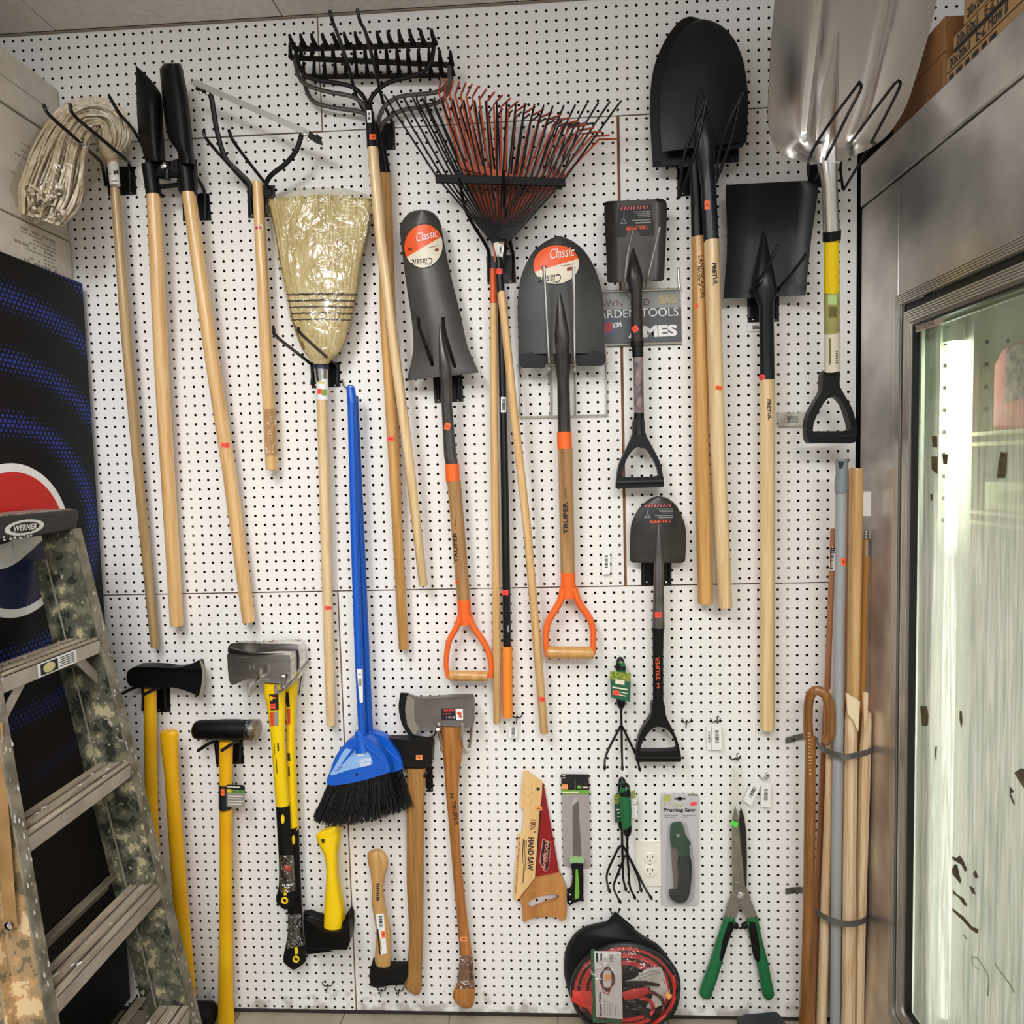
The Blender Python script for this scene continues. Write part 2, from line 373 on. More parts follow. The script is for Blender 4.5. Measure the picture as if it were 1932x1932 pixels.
def board(x0, x1, z0, z1, hx, hz):
    vs, fs = [], []; K = 12; r = .146; T = .005; mi = []
    X = []; x = math.floor(x0)+hx
    while x < x1-.2:
        if x > x0+.2: X.append(x)
        x += 1
    Z = []; z = math.floor(z0)+hz
    while z < z1-.2:
        if z > z0+.2: Z.append(z)
        z += 1
    for i, cx in enumerate(X):
        l = x0 if i == 0 else (X[i-1]+cx)/2; rr = x1 if i == len(X)-1 else (X[i+1]+cx)/2
        for j, cz in enumerate(Z):
            b = z0 if j == 0 else (Z[j-1]+cz)/2; t = z1 if j == len(Z)-1 else (Z[j+1]+cz)/2
            o = len(vs); S = []
            for k in range(3): S.append((l+(rr-l)*k/3, b))
            for k in range(3): S.append((rr, b+(t-b)*k/3))
            for k in range(3): S.append((rr-(rr-l)*k/3, t))
            for k in range(3): S.append((l, t-(t-b)*k/3))
            for k in range(K): vs.append((S[k][0]*IN, 0, S[k][1]*IN))
            for yy in (0, T):
                for k in range(K):
                    a = math.radians(225+30*k); vs.append(((cx+r*math.cos(a))*IN, yy, (cz+r*math.sin(a))*IN))
            for k in range(K):
                k2 = (k+1) % K; fs.append((o+k, o+k2, o+K+k2, o+K+k)); fs.append((o+K+k, o+K+k2, o+2*K+k2, o+2*K+k)); mi += [0, 1]
    o = len(vs); vs += [(x*IN, y, z*IN) for y in (0, T) for x, z in ((x0, z0), (x1, z0), (x1, z1), (x0, z1))]
    fs += [(o+a, o+(a+1) % 4, o+4+(a+1) % 4, o+4+a) for a in range(4)]; mi += [0]*4
    me = bpy.data.meshes.new('wall_back'); me.from_pydata(vs, [], fs); me.materials.append(PEG); me.materials.append(PEGCORE)
    me.polygons.foreach_set('material_index', mi)
    ob = bpy.data.objects.new('wall_back', me); COL.objects.link(ob); ob['kind'] = 'structure'; return ob
board(-84, -22.60, 96.17, 107.45, .975, .916)
board(-22.46, 64, 96.12, 107.45, .847, .616)
board(-54, 7.70, 48.13, 96.0, .29, .42)
board(8.00, 31.46, 48.13, 95.97, .71, .65)
board(-54, -23.14, .35, 47.99, .511, .641)
board(-22.98, 31.46, .35, 47.99, .62, .39)
b = MB(); b.box((-.1, .024, 1.37), (2.1, .003, 1.40)); struct('wall_back', b, mat('cavity_shade', '#050403', .95))  # near-black sheet: the unlit depth behind the holes put into its colour
b = MB()
for x in (-39.0, -22.8, -7.0, 8.0, 24.65): b.box(((x)*IN, .0075, 1.37), (.024, .002, 1.36))
for z in (48.06, 96.08): b.box((-.1, .0095, z*IN), (2.05, .002, .012))
struct('trim_1', b, mat('stud_wood', '#8a5f40', .8, col2='#6b452c', scale=12))
# pale paint-filled backing so the holes over the studs read light
b = MB()
for x in (-7.0, 24.65):
    b.box((x*IN, .0052, .30*1.37+.35), (.0235 if x < 0 else .013, .0006, .72))
b.box((-39.0*IN, .0052, 1.55), (.013, .0006, .32))
struct('trim_2', b, mat('painted_stud', '#a39c90', .8))
# ceiling
CEIL = mat('ceiling_board', '#d6d0c9', .85, col2='#ccc5bd', scale=60, bump=.3)
b = MB()
for i in range(-3, 4):
    x0 = (-50.0+24*(i+1))*IN; b.box((x0+.3035-.61, -2.2, 2.7380), (.3030, 2.19, .008))
struct('ceiling', b, CEIL)
b = MB(); b.box((0, -2.2, 2.755), (2.6, 2.3, .004)); struct('ceiling', b, mat('ceiling_gap', '#3a332d', .9))
b = MB(); b.box((0, -.004, 2.7285), (2.12, .003, .0016)); struct('trim_3', b, mat('ceiling_edge', '#8d7d6e', .7))
# floor
b = MB(); FT = mat('floor_tile', '#9b907c', .45, col2='#877c69', scale=9)
for i in range(-7, 8):
    for j in range(0, 15):
        b.box((-12.4*IN+.3048*i+.1524, -.1524-.3048*j, -.006), (.1509, .1509, .006))
struct('floor', b, FT)
b = MB(); b.box((0, -2.2, -.012), (2.6, 2.3, .008)); struct('floor', b, mat('grout', '#6f6658', .8))
b = MB(); b.box((-.1, .001, .004), (1.3, .004, .005)); struct('baseboard_back', b, mat('floor_gap', '#2a2420', .9))
# ---------------------------------------------------------------- white cartons stacked on the machine
CART = mat('white_carton', '#cfc7ba', .7, col2='#c2b9ab', scale=14)
cx_ = -50.18*IN
zs = [(81.6, 85.95), (86.15, 96.15), (96.4, 101.6)]
names = ['low white carton with faint print lying on the black vending machine', 'middle white carton with faded print at its corner in the stack on the vending machine', 'topmost white carton of the stack on the vending machine, right under the pegboard rows']
for k, ((za, zb), lb) in enumerate(zip(zs, names)):
    t = Thing('carton', lb, 'carton', 'white cartons stacked on the vending machine'); off = (.004, 0, -.003)[k]
    b = MB(); b.box((cx_-.35+off, -.46, (za+zb)/2*IN), (.35, .45, (zb-za)/2*IN)); bd = t.part('box_body', b, CART, bevel=.003)
    b = MB(); r_ = random.Random(k)
    if k < 2:
        x = cx_+off+.0006; z0 = (85.2 if k == 0 else 94.2)*IN
        for row in range(9 if k == 0 else 7):
            yy = -.03; ln = r_.uniform(.05, .16)
            zz = z0-row*(.0095 if k == 0 else .017)
            segs = int(ln/.012)
            for q in range(segs):
                w = r_.uniform(.003, .0052)
                if r_.random() < .82: b.box((x, yy-.045-q*.012, zz), (.0003, w, .0016 if row % 4 else .003))
        t.part('printed_text', b, mat('faded_print', '#8f877c', .8))
    else:
        b.box((x0 if False else cx_+off+.0006, -.3, 98.9*IN), (.0003, .25, .0008)); t.part('flap_line', b, mat('faded_print', '#8f877c', .8))
    t.done()
# ---------------------------------------------------------------- vending machine
XM = -48.44*IN; ZM = 81.45*IN
def vending():
    m, nt, p = base_mat('machine_side_graphic'); N = nt.nodes.new; L = nt.links.new
    p.inputs['Roughness'].default_value = .5; p.inputs['Specular IOR Level'].default_value = .2
    g = N('ShaderNodeNewGeometry'); sep = N('ShaderNodeSeparateXYZ'); L(g.outputs['Position'], sep.inputs[0])
    def mth(op, a, b_=None):
        n = N('ShaderNodeMath'); n.operation = op
        for i, v in enumerate((a, b_)):
            if v is None: continue
            if isinstance(v, (int, float)): n.inputs[i].default_value = v
            else: L(v, n.inputs[i])
        return n.outputs[0]
    y, z = sep.outputs['Y'], sep.outputs['Z']
    # staggered dot grid with 15 mm pitch, fixed to the panel
    py, pz = .0135, .0115
    rowi = mth('FLOOR', mth('DIVIDE', z, pz)); odd = mth('MULTIPLY', mth('MODULO', mth('ABSOLUTE', rowi), 2), .5)
    fy = mth('SUBTRACT', mth('FRACT', mth('ADD', mth('DIVIDE', y, py), mth('ADD', odd, 100))), .5); fz = mth('SUBTRACT', mth('FRACT', mth('DIVIDE', z, pz)), .5)
    dist = mth('SQRT', mth('ADD', mth('MULTIPLY', fy, fy), mth('MULTIPLY', mth('MULTIPLY', fz, fz), .72)))
    # rings around the logo
    cy, cz = -.325, 1.41
    R = mth('SQRT', mth('ADD', mth('POWER', mth('ABSOLUTE', mth('SUBTRACT', y, cy)), 2), mth('POWER', mth('ABSOLUTE', mth('SUBTRACT', z, cz)), 2)))
    ns = N('ShaderNodeTexNoise'); ns.inputs['Scale'].default_value = 3.5; L(g.outputs['Position'], ns.inputs['Vector'])
    ring = mth('SINE', mth('ADD', mth('MULTIPLY', R, 43), mth('ADD', 1.9, mth('MULTIPLY', ns.outputs['Fac'], 1.2))))
    rad = mth('ADD', mth('MULTIPLY', ring, .22), .13)
    inside = mth('GREATER_THAN', mth('SUBTRACT', rad, dist), 0); far = mth('GREATER_THAN', R, .205)
    low = N('ShaderNodeMapRange'); low.inputs[1].default_value = .78; low.inputs[2].default_value = 1.22; low.inputs[3].default_value = .0; low.inputs[4].default_value = 1; L(z, low.inputs[0])
    fac = mth('MULTIPLY', mth('MULTIPLY', inside, far), low.outputs[0])
    mx = N('ShaderNodeMix'); mx.data_type = 'RGBA'; mx.inputs[6].default_value = lin('#020305'); mx.inputs[7].default_value = lin('#27388c')
    fd = mth('MULTIPLY', fac, mth('MINIMUM', mth('MAXIMUM', mth('ADD', mth('MULTIPLY', ring, .5), .5), 0.1), 1))
    L(fd, mx.inputs[0]); L(mx.outputs[2], p.inputs['Base Color'])
    t = Thing('vending_machine', 'black vending machine with blue dots and a round red, white and blue logo', 'vending machine')
    b = MB(); b.box((XM-.45, -.53, (ZM+.06)/2), (.45, .50, (ZM-.06)/2)); t.part('body', b, m, bevel=.003)
    b = MB()
    for yy in (-.08, -.95):
        for xx in (XM-.05, XM-.85): b = MB(); b.lathe((xx, yy, 0), (0, 0, 1), [(.02, 0), (.02, .01), (.012, .012), (.012, .061)], 12); t.part('levelling_foot', b, BLACK)
    c = Vector((XM+.0012, -.325, 1.4105)); R1, R0 = .1775, .158
    def seg(f0, f1, Rr, x):      # region of the disc between two wave curves
        vs, n = [], 40
        for i in range(n+1):
            s = -Rr+2*Rr*i/n; h = math.sqrt(max(0, Rr*Rr-s*s)); a, e = max(-h, min(h, f0(s/Rr))), max(-h, min(h, f1(s/Rr)))
            vs.append((x, c.y-s, c.z+a)); vs.append((x, c.y-s, c.z+e))
        mb = MB(); mb.add(vs, [(2*i, 2*i+1, 2*i+3, 2*i+2) for i in range(n)]); return mb
    up = lambda s: .045+.02*math.sin(s*3.0+.4); dn = lambda s: -.032-.022*math.sin(s*3.0+.9)-.02*s
    ds = t.part('logo_disc', seg(lambda s: -9, lambda s: 9, R1, c.x), WHITE)
    t.part('logo_red_half', seg(up, lambda s: 9, R0, c.x+.0007), mat('logo_red', '#c8120e', .4), parent=ds)
    t.part('logo_blue_half', seg(lambda s: -9, dn, R0, c.x+.0007), mat('logo_blue', '#0a1440', .4), parent=ds)
    t.part('logo_dark_band', seg(lambda s: dn(s)+.055, up, R0, c.x+.0006), mat('logo_black', '#07080c', .45), parent=ds)
    b = MB(); P = lambda a, e: tuple(WX(a, e, XM+.0026))
    for q in ([(22, 1014), (30, 1014), (34, 1050), (27, 1050)], [(7, 1029), (25, 1026), (26, 1033), (8, 1037)]):
        b.add([P(*k) for k in q], [(0, 1, 2, 3)])
    t.part('logo_lettering', b, WHITE, parent=ds); t.done()
vending()
# ---------------------------------------------------------------- glass-door cooler on the right
X0 = 31.72*IN
COOLM = mat('galvanised_panel', '#a39f9b', .36, .82, col2='#efeae4', scale=4.2, ramp=(.32, .66), bump=.10); ALU = mat('aluminium_extrusion', '#e4e0da', .3, .9)  # cloudy colour noise on the panel paints in mottled reflections
GASK = mat('gasket_black', '#14110f', .5)
def cooler():
    zt = 2.281; zs_ = 2.176; yA, yB, yC, yD = -.197, -.222, -.238, -.268
    zA, zB, zC, zD = 1.913, 1.888, 1.868, 1.835; bA, bB, bC, bD = .185, .208, .222, .250; yN = -1.55
    t = Thing('display_cooler', 'metal-clad cooler with a frosted glass door lit from inside, along the right side', 'cooler')
    def pl(x0, x1, y0, y1, z0, z1): b = MB(); b.box(((x0+x1)/2, (y0+y1)/2, (z0+z1)/2), (abs(x1-x0)/2, abs(y1-y0)/2, abs(z1-z0)/2)); return b
    t.part('side_panel', pl(X0, X0+.06, -.012, yA, .0, zs_-.002), COOLM, bevel=.002)
    t.part('header_panel', pl(X0+.001, X0+.06, yA-.002, yN, zA, zs_-.002), COOLM, bevel=.002)
    t.part('top_panel', pl(X0-.004, X0+.06, -.012, yN, zs_+.001, zt), COOLM, bevel=.003)
    t.part('sill_panel', pl(X0+.001, X0+.06, yA-.002, yN, .0, bA), COOLM, bevel=.002)
    t.part('roof_panel', pl(X0+.06, X0+.75, -.012, yN, zt-.05, zt), COOLM)
    def ring(a, bb, xf, xb):        # a, bb = (y far, z top, z bottom); open towards the viewer
        mb = MB(); q = [(a[0], a[2], bb[0], bb[2]), (a[0], a[1], bb[0], bb[1])]
        for x in (xf,):
            mb.add([(x, a[0], a[2]), (x, bb[0], bb[2]), (x, bb[0], bb[1]), (x, a[0], a[1])], [(0, 1, 2, 3)])
            mb.add([(x, a[0], a[1]), (x, bb[0], bb[1]), (x, yN, bb[1]), (x, yN, a[1])], [(0, 1, 2, 3)])
            mb.add([(x, a[0], a[2]), (x, bb[0], bb[2]), (x, yN, bb[2]), (x, yN, a[2])], [(3, 2, 1, 0)])
        for (y, zt_, zb_) in ((a[0], a[1], a[2]), (bb[0], bb[1], bb[2])):
            mb.add([(xf, y, zb_), (xf, y, zt_), (xb, y, zt_), (xb, y, zb_)], [(0, 1, 2, 3)])
            for z in (zt_, zb_): mb.add([(xf, y, z), (xf, yN, z), (xb, yN, z), (xb, y, z)], [(0, 1, 2, 3)])
        return mb
    def lerp(a, c_, s): return tuple(a[i]+(c_[i]-a[i])*s for i in range(3))
    A, B_, C_, D_ = (yA, zA, bA), (yB, zB, bB), (yC, zC, bC), (yD, zD, bD)
    fr = MB()
    for k in range(5):
        r = ring(lerp(A, B_, k/5), lerp(A, B_, (k+.62)/5), X0-.007, X0); fr.add(r.v, r.f)
    of = t.part('outer_frame', fr, ALU); r = ring(A, B_, X0-.003, X0); t.part('frame_channel', r, mat('channel_shade', '#8d8781', .35, .8), parent=of)  # darker copy of the metal: shade between the ridges put into colour
    r = ring(B_, C_, X0+.004, X0+.02); t.part('door_gasket', r, GASK)
    fr = MB()
    for k in range(5):
        r = ring(lerp(C_, D_, k/6), lerp(C_, D_, (k+.6)/6), X0-.006, X0); fr.add(r.v, r.f)
    df = t.part('door_frame', fr, ALU); r = ring(C_, D_, X0-.002, X0+.01); t.part('frame_channel', r, mat('channel_shade', '#8d8781', .35, .8), parent=df)
    D2 = (yD-.006, zD-.006, bD+.006); r = ring(D_, D2, X0-.003, X0+.01); t.part('glass_seal', r, GASK, parent=df)
    D3 = (yD-.05, zD-.012, bD+.012); r = ring(D2, D3, X0+.022, X0+.03); t.part('inner_spacer', r, mat('spacer', '#b9c2ae', .5), parent=df)
    # glass: clear near the top, fogged with streaks below
    m = bpy.data.materials.new('fogged_glass'); m.use_nodes = True; nt = m.node_tree; nt.nodes.clear(); N = nt.nodes.new; L = nt.links.new
    out = N('ShaderNodeOutputMaterial'); tr = N('ShaderNodeBsdfTransparent'); tr.inputs[0].default_value = lin('#dfe9dc')
    tl = N('ShaderNodeBsdfTranslucent'); dfz = N('ShaderNodeBsdfDiffuse'); gl = N('ShaderNodeBsdfGlossy'); gl.inputs['Roughness'].default_value = .06
    g = N('ShaderNodeNewGeometry'); mp = N('ShaderNodeMapping'); mp.inputs['Scale'].default_value = (1, 105, 5.5); L(g.outputs['Position'], mp.inputs[0])
    nz = N('ShaderNodeTexNoise'); nz.inputs['Scale'].default_value = 1; nz.inputs['Detail'].default_value = 6; nz.inputs['Distortion'].default_value = .5; L(mp.outputs[0], nz.inputs['Vector'])
    n2 = N('ShaderNodeTexNoise'); n2.inputs['Scale'].default_value = 7; n2.inputs['Detail'].default_value = 4; L(g.outputs['Position'], n2.inputs['Vector'])
    cr_ = N('ShaderNodeValToRGB'); e = cr_.color_ramp.elements; e[0].position = .36; e[1].position = .66; e[0].color = lin('#ccd5c9'); e[1].color = lin('#fbfaf1'); x = e.new(.52); x.color = lin('#e8eadd')
    L(nz.outputs['Fac'], cr_.inputs[0])
    for s_ in (tl, dfz): L(cr_.outputs[0], s_.inputs[0])
    sp_ = N('ShaderNodeSeparateXYZ'); L(g.outputs['Position'], sp_.inputs[0])
    mr = N('ShaderNodeMapRange'); mr.inputs[1].default_value = 1.70; mr.inputs[2].default_value = 1.34; mr.inputs[3].default_value = .14; mr.inputs[4].default_value = .93; L(sp_.outputs['Z'], mr.inputs[0])
    ms = N('ShaderNodeMapRange'); ms.inputs[1].default_value = .3; ms.inputs[2].default_value = .62; ms.inputs[3].default_value = .95; ms.inputs[4].default_value = 1.08; L(nz.outputs['Fac'], ms.inputs[0])
    mu = N('ShaderNodeMath'); mu.operation = 'MULTIPLY'; mu.use_clamp = True; L(mr.outputs[0], mu.inputs[0]); L(ms.outputs[0], mu.inputs[1])
    m1 = N('ShaderNodeMixShader'); m1.inputs[0].default_value = .62; L(tl.outputs[0], m1.inputs[1]); L(dfz.outputs[0], m1.inputs[2])
    m2 = N('ShaderNodeMixShader'); L(mu.outputs[0], m2.inputs[0]); L(tr.outputs[0], m2.inputs[1]); L(m1.outputs[0], m2.inputs[2])
    m3 = N('ShaderNodeMixShader'); m3.inputs[0].default_value = .06; L(m2.outputs[0], m3.inputs[1]); L(gl.outputs[0], m3.inputs[2]); L(m3.outputs[0], out.inputs[0])
    XG = X0+.014
    b = MB(); b.add([(XG, yD, bD), (XG, yD, zD), (XG, yN, zD), (XG, yN, bD)], [(0, 1, 2, 3)]); gp = t.part('glass_pane', b, m, 'fogged glass with pale green streaks')
    # peeled dark marks and scribbles
    P = lambda a, e: tuple(WX(a, e, XG-.0015))
    b = MB()
    def blob(pts):
        n = len(pts); b = MB(); b.add([P(*q) for q in pts], [tuple(range(n))]); t.part('peeled_mark', b, mat('peeled_film', '#3f3420', .6, col2='#5d5230', scale=60), parent=gp)
    z = lambda a, c_: (1632+a/3.22, 1332+c_/3.22)
    for q in ([(530, 910), (555, 925), (575, 905), (595, 935), (620, 990), (610, 1010), (585, 965), (560, 950), (530, 930)], [(528, 990), (545, 960), (560, 965), (575, 1030), (585, 1060), (578, 1080), (530, 1020)],
              [(532, 1115), (555, 1140), (600, 1170), (622, 1215), (600, 1210), (570, 1165), (535, 1140)], [(530, 1228), (600, 1280), (650, 1340), (688, 1355), (685, 1385), (640, 1355), (590, 1300), (532, 1245)],
              [(632, 1090), (660, 1105), (672, 1145), (650, 1140)], [(655, 1020), (672, 995), (688, 1040), (672, 1048)], [(575, 30), (588, 30), (592, 95), (584, 135), (574, 80)], [(335, 0), (375, 0), (385, 60), (380, 120), (345, 118)],
              [(600, 1388), (622, 1415), (618, 1420), (598, 1395)], [(878, 485), (905, 520), (885, 530), (912, 600), (895, 590), (878, 540)], [(945, 380), (966, 380), (966, 500), (945, 470), (905, 405)], [(425, 250), (437, 245), (432, 345), (425, 300)]):
        blob([z(*k) for k in q])
    z2 = lambda a, c_: (1632+a/3.22, 700+c_/3.22)
    for q in ([(405, 395), (437, 395), (440, 465), (410, 462)], [(402, 520), (440, 520), (440, 625), (405, 600)], [(470, 505), (505, 505), (500, 570), (475, 565)], [(825, 490), (865, 500), (860, 600), (850, 650), (800, 650), (810, 560)], [(396, 745), (410, 750), (408, 790), (398, 785)]):
        blob([z2(*k) for k in q])
    def scr(pts, w): b.tube([Vector(WX(*z(*p), XG-.002)) for p in pts], w, 5)
    b = MB(); scr(so([(650, 1525), (680, 1530), (715, 1580), (750, 1650), (745, 1760)]), .0009); scr(so([(790, 1565), (820, 1610), (880, 1690), (905, 1740)]), .0011); scr(so([(650, 1525), (655, 1570), (690, 1600)]), .0007)
    t.part('scribbles', b, mat('scribble', '#6f7b4e', .6), parent=gp)
    # interior
    INT = mat('cooler_liner', '#dde3d0', .6); XB = X0+.62
    b = MB(); b.box((XB, (yD+yN)/2, 1.04), (.01, .66, .86)); b.box(((X0+XB)/2+.02, yA-.015, 1.04), (.28, .008, .86)); b.box(((X0+XB)/2+.02, (yD+yN)/2, 1.90), (.28, .66, .01)); b.box(((X0+XB)/2+.02, (yD+yN)/2, .17), (.28, .66, .01))
    b.box((X0+.05, yA-.02, 1.04), (.012, .012, .86))
    t.part('liner', b, INT)
    b = MB()
    for i in range(10):
        for j in range(9): b.box((X0+.05+i*.045, yA-.0235, 1.40+j*.05), (.004, .0008, .004))
    t.part('liner_holes', b, mat('liner_hole', '#3b4034', .8))
    XT = X0+.085; top = WX(1800, 640, XT); bot = WX(1762, 1822, XT)
    em = bpy.data.materials.new('lit_tube'); em.use_nodes = True; nt = em.node_tree; nt.nodes.clear(); e_ = nt.nodes.new('ShaderNodeEmission'); e_.inputs[0].default_value = (1, 1, .95, 1); e_.inputs[1].default_value = 9
    o_ = nt.nodes.new('ShaderNodeOutputMaterial'); nt.links.new(e_.outputs[0], o_.inputs[0])
    b = MB(); yt = top.y; b.tube([(XT, yt, .24), (XT, yt, 1.80)], .0125, 14); tb = t.part('fluorescent_tube', b, em)
    b = MB(); b.tube([(XT, yt, .20), (XT, yt, .245)], .021, 14); b.tube([(XT, yt, 1.795), (XT, yt, 1.83)], .021, 14); b.box((XT+.03, yt, 1.02), (.006, .03, .83)); t.part('lamp_holder', b, mat('lamp_holder', '#cfd3c4', .5), parent=tb)
    sh = []
    for zz, xx in ((WX(1890, 836, X0+.11).z, X0+.11), (WX(1890, 992, X0+.11).z, X0+.11)):
        b = MB()
        for dz in (0, .022): b.tube([(xx, -.30, zz+dz), (xx, yN, zz+dz)], .0045, 8)
        for i in range(20): b.tube([(xx, -.31-i*.055, zz+.02), (XB-.02, -.31-i*.055, zz+.02)], .003, 6)
        b.tube([(xx+.2, -.30, zz+.01), (xx+.2, yN, zz+.01)], .004, 8)
        t.part('shelf', b, mat('shelf_wire', '#d9d3a6', .45)); sh.append(zz+.028)
    # small name plate
    def PX(x, y): return WX(x, y, X0-.0085)
    q = [cT(612, 1255), cT(960, 1150), cT(948, 1222), cT(618, 1340)]
    b = MB(); b.add([WX(*k, X0-.0080) for k in q], [(0, 1, 2, 3)]); npl = t.part('name_plate', b, mat('name_plate', '#b09c90', .4, .3))
    t.text('STYLELINE', cT(625, 1315), cT(850, 1240), 50/6.44, 0, INK, pf=PX, parent=npl)
    r_ = random.Random(4)
    t.done()
    # goods inside
    g1 = Thing('red_package', 'red packet standing on the upper shelf behind the cooler glass', 'package')
    xx = X0+.125; a = WX(1870, 820, xx); c_ = WX(1932, 642, xx)
    z0 = sh[0]+.001; zt_ = c_.z; b = MB()
    pts = [(a.y, z0), (a.y-.30, z0), (a.y-.30, zt_), (a.y-.03, zt_), (a.y+.0, zt_-.035)]
    b.add([(xx, p[0], p[1]) for p in pts]+[(xx+.08, p[0], p[1]) for p in pts], [(0, 1, 2, 3, 4), (9, 8, 7, 6, 5)]+[(i, i+5, (i+1) % 5+5, (i+1) % 5) for i in range(5)])
    g1.part('packet', b, mat('red_packet', '#cc4a35', .4, col2='#d8806a', scale=18), bevel=.008)
    b = MB(); b.box((xx-.001, a.y-.09, z0+.11), (.0012, .045, .055)); g1.part('packet_picture', b, mat('packet_picture', '#5d4a3a', .6, col2='#a98', scale=60)); g1.done()
    g2 = Thing('white_box', 'pale box on the lower shelf behind the cooler glass', 'box'); a = WX(1856, 985, xx); c_ = WX(1932, 912, xx)
    b = MB(); b.box((xx+.06, a.y-.14, (sh[1]+c_.z)/2+.001), (.06, .14, (c_.z-sh[1])/2)); g2.part('box_body', b, mat('pale_box', '#d8dab4', .6), bevel=.003)
    b = MB(); b.box((xx-.0005, a.y-.09, (sh[1]+c_.z)/2), (.0008, .04, .012)); g2.part('box_print', b, mat('pale_print', '#a9b087', .6)); g2.done()
    g3 = Thing('bottle', 'small pale bottle standing on the pale box in the cooler', 'bottle'); zb = c_.z+.004; yb = a.y-.10
    b = MB(); b.lathe((xx+.05, yb, zb), (0, 0, 1), [(.0, 0), (.026, 0), (.028, .01), (.027, .04), (.013, .062), (.012, .07)], 16); g3.part('bottle_body', b, mat('pale_bottle', '#cdd2b8', .3))
    b = MB(); b.lathe((xx+.05, yb, zb+.069), (0, 0, 1), [(.0145, 0), (.0145, .014), (.0, .015)], 16); g3.part('cap', b, mat('bottle_cap', '#9a9a78', .4)); g3.done()
    g4 = Thing('leaflet', 'pale folded leaflet with a pink stripe stuck behind the fogged cooler glass', 'leaflet'); xl = X0+.032
    q = [(1850, 1135), (1876, 1118), (1884, 1215), (1848, 1200)]; b = MB(); b.hexa([WX(*k, xl) for k in q]+[WX(*k, xl)+Vector((.001, 0, 0)) for k in q]); g4.part('sheet', b, WHITE)
    q = [(1868, 1150), (1875, 1148), (1878, 1190), (1870, 1192)]; b = MB(); b.add([WX(*k, xl-.001) for k in q], [(0, 1, 2, 3)]); g4.part('stripe', b, mat('pink_stripe', '#d98f7c', .6)); g4.done()
    return zt
ZCOOL = cooler()
# ---------------------------------------------------------------- filter cartons on top of the cooler
def cartons():
    xb = X0+.0205; BR = mat('brown_card', '#8c5f36', .8, col2='#7c522c', scale=5); TAN = mat('tan_card', '#a88457', .75)
    # plain brown carton nearer the wall
    ya = -.13; xw = X0+.018; HB = .155; t = Thing('cardboard_box', 'plain brown cardboard box on top of the cooler, right behind the scoop shovel', 'box')
    b = MB(); b.box((xw+.25, (ya-.339)/2, ZCOOL+.001+HB/2), (.25, (.339+ya)/2, HB/2)); bd = t.part('box_body', b, BR, bevel=.003)
    b = MB(); b.box((xw-.0003, (ya-.339)/2, ZCOOL+HB*.55), (.0006, .11, .0010)); t.part('flap_seam', b, mat('seam', '#5f4024', .8)); t.done()
    zc = ZCOOL+.0015
    specs = [('lowest', 2.2835, 2.3485, -.342), ('middle', 2.352, 2.379, -.366), ('topmost', 2.3805, 2.46, -.399)]
    for k, (nm, z0, z1, y0) in enumerate(specs):
        t = Thing('filter_carton', '%s of the stacked printed filter cartons on top of the cooler' % nm, 'box', 'printed filter cartons on the cooler')
        b = MB(); b.box((xb+.24, y0-.33, (z0+z1)/2), (.24, .33, (z1-z0)/2)); t.part('box_body', b, TAN, bevel=.002)
        zt = (2.324, 2.3555, 2.386)[k]
        for yy, s_, w_, h_ in ((y0-.012, '20x20x1', .068, .019), (y0-.10, 'E-Z Flow II', .09, .019 if k == 1 else .026)):
            V, F = text_mesh(s_, 0, .02); mb = MB(); mb.add([(xb-.0008, yy-v[0]*w_, zt+v[1]*h_) for v in V], F); t.part('lettering', mb, INK)
        if k == 0:
            b = MB(); b.box((xb-.0004, y0-.33, 2.3185), (.0006, .325, .0009)); t.part('black_line', b, INK)
            for q in range(6): b = MB(); b.box((xb-.0004, y0-.02-q*.026, 2.306), (.0006, .007+.002*(q % 2), .0045)); t.part('small_print', b, INK)
            b = MB(); b.box((xb-.0004, y0-.35, 2.3465), (.0006, .32, .0018)); t.part('black_band', b, INK)
        if k == 1: b = MB(); b.box((xb-.0004, y0-.33, 2.3525), (.0006, .325, .0016)); t.part('black_band', b, INK)
        t.done()
cartons()
# ================================================================ TOOL HOOKS
def hook(label, plate, prongs, e=.2, wpx=8, mt=None, seat=.004, tipd=.0):
    mt = mt or WIREB; t = Thing('wall_hook', label, 'hook', 'hooks on the pegboard')
    if plate:
        b = MB(); b.prism(plate, .0004, .003); pl = t.part('back_plate', b, mt)
        xs = [p[0] for p in plate]; ys = [p[1] for p in plate]; cx = sum(xs)/len(xs); y1 = max(ys)-5
        b = MB()
        for s in (-.32, .32): b.lathe(W(cx+s*(max(xs)-min(xs)), y1, .0034), (0, -1, 0), [(.0025, 0), (.0022, .0012), (.0, .002)], 8)
        t.part('rivet', b, CHROME, parent=pl)
    for P in prongs:            # each prong: pixel points with depths as a share of e (None = on the plate)
        pts = [(p[0], p[1], seat+.003 if p[2] == 0 else p[2]*e) for p in P]
        b = MB(); Q = cr([W(*p) for p in pts], 4); b.tube(Q, .0041*wpx/8, 8, caps=True); t.part('prong', b, mt)
    return t.done()
hook('black double hook with long prongs holding the string mop', [(200, 315), (253, 314), (257, 366), (204, 369)],
     [[(246, 362, 0), (244, 312, 0), (238, 302, .35), (190, 261, .7), (140, 218, 1), (132, 196, 1.03)], [(200, 350, 0), (192, 310, 0), (185, 300, .35), (140, 259, .75), (93, 217, 1), (82, 197, 1.03)]], .26)
hook('black hook with wavy prongs behind the post hole digger', [(344, 366), (394, 365), (398, 415), (345, 417)],
     [[(387, 412, 0), (386, 365, 0), (378, 345, .08), (363, 322, .4)], [(300, 360, 0), (290, 320, 0), (262, 262, .22), (246, 238, .5), (226, 215, .9), (206, 182, 1.05)]], .17)
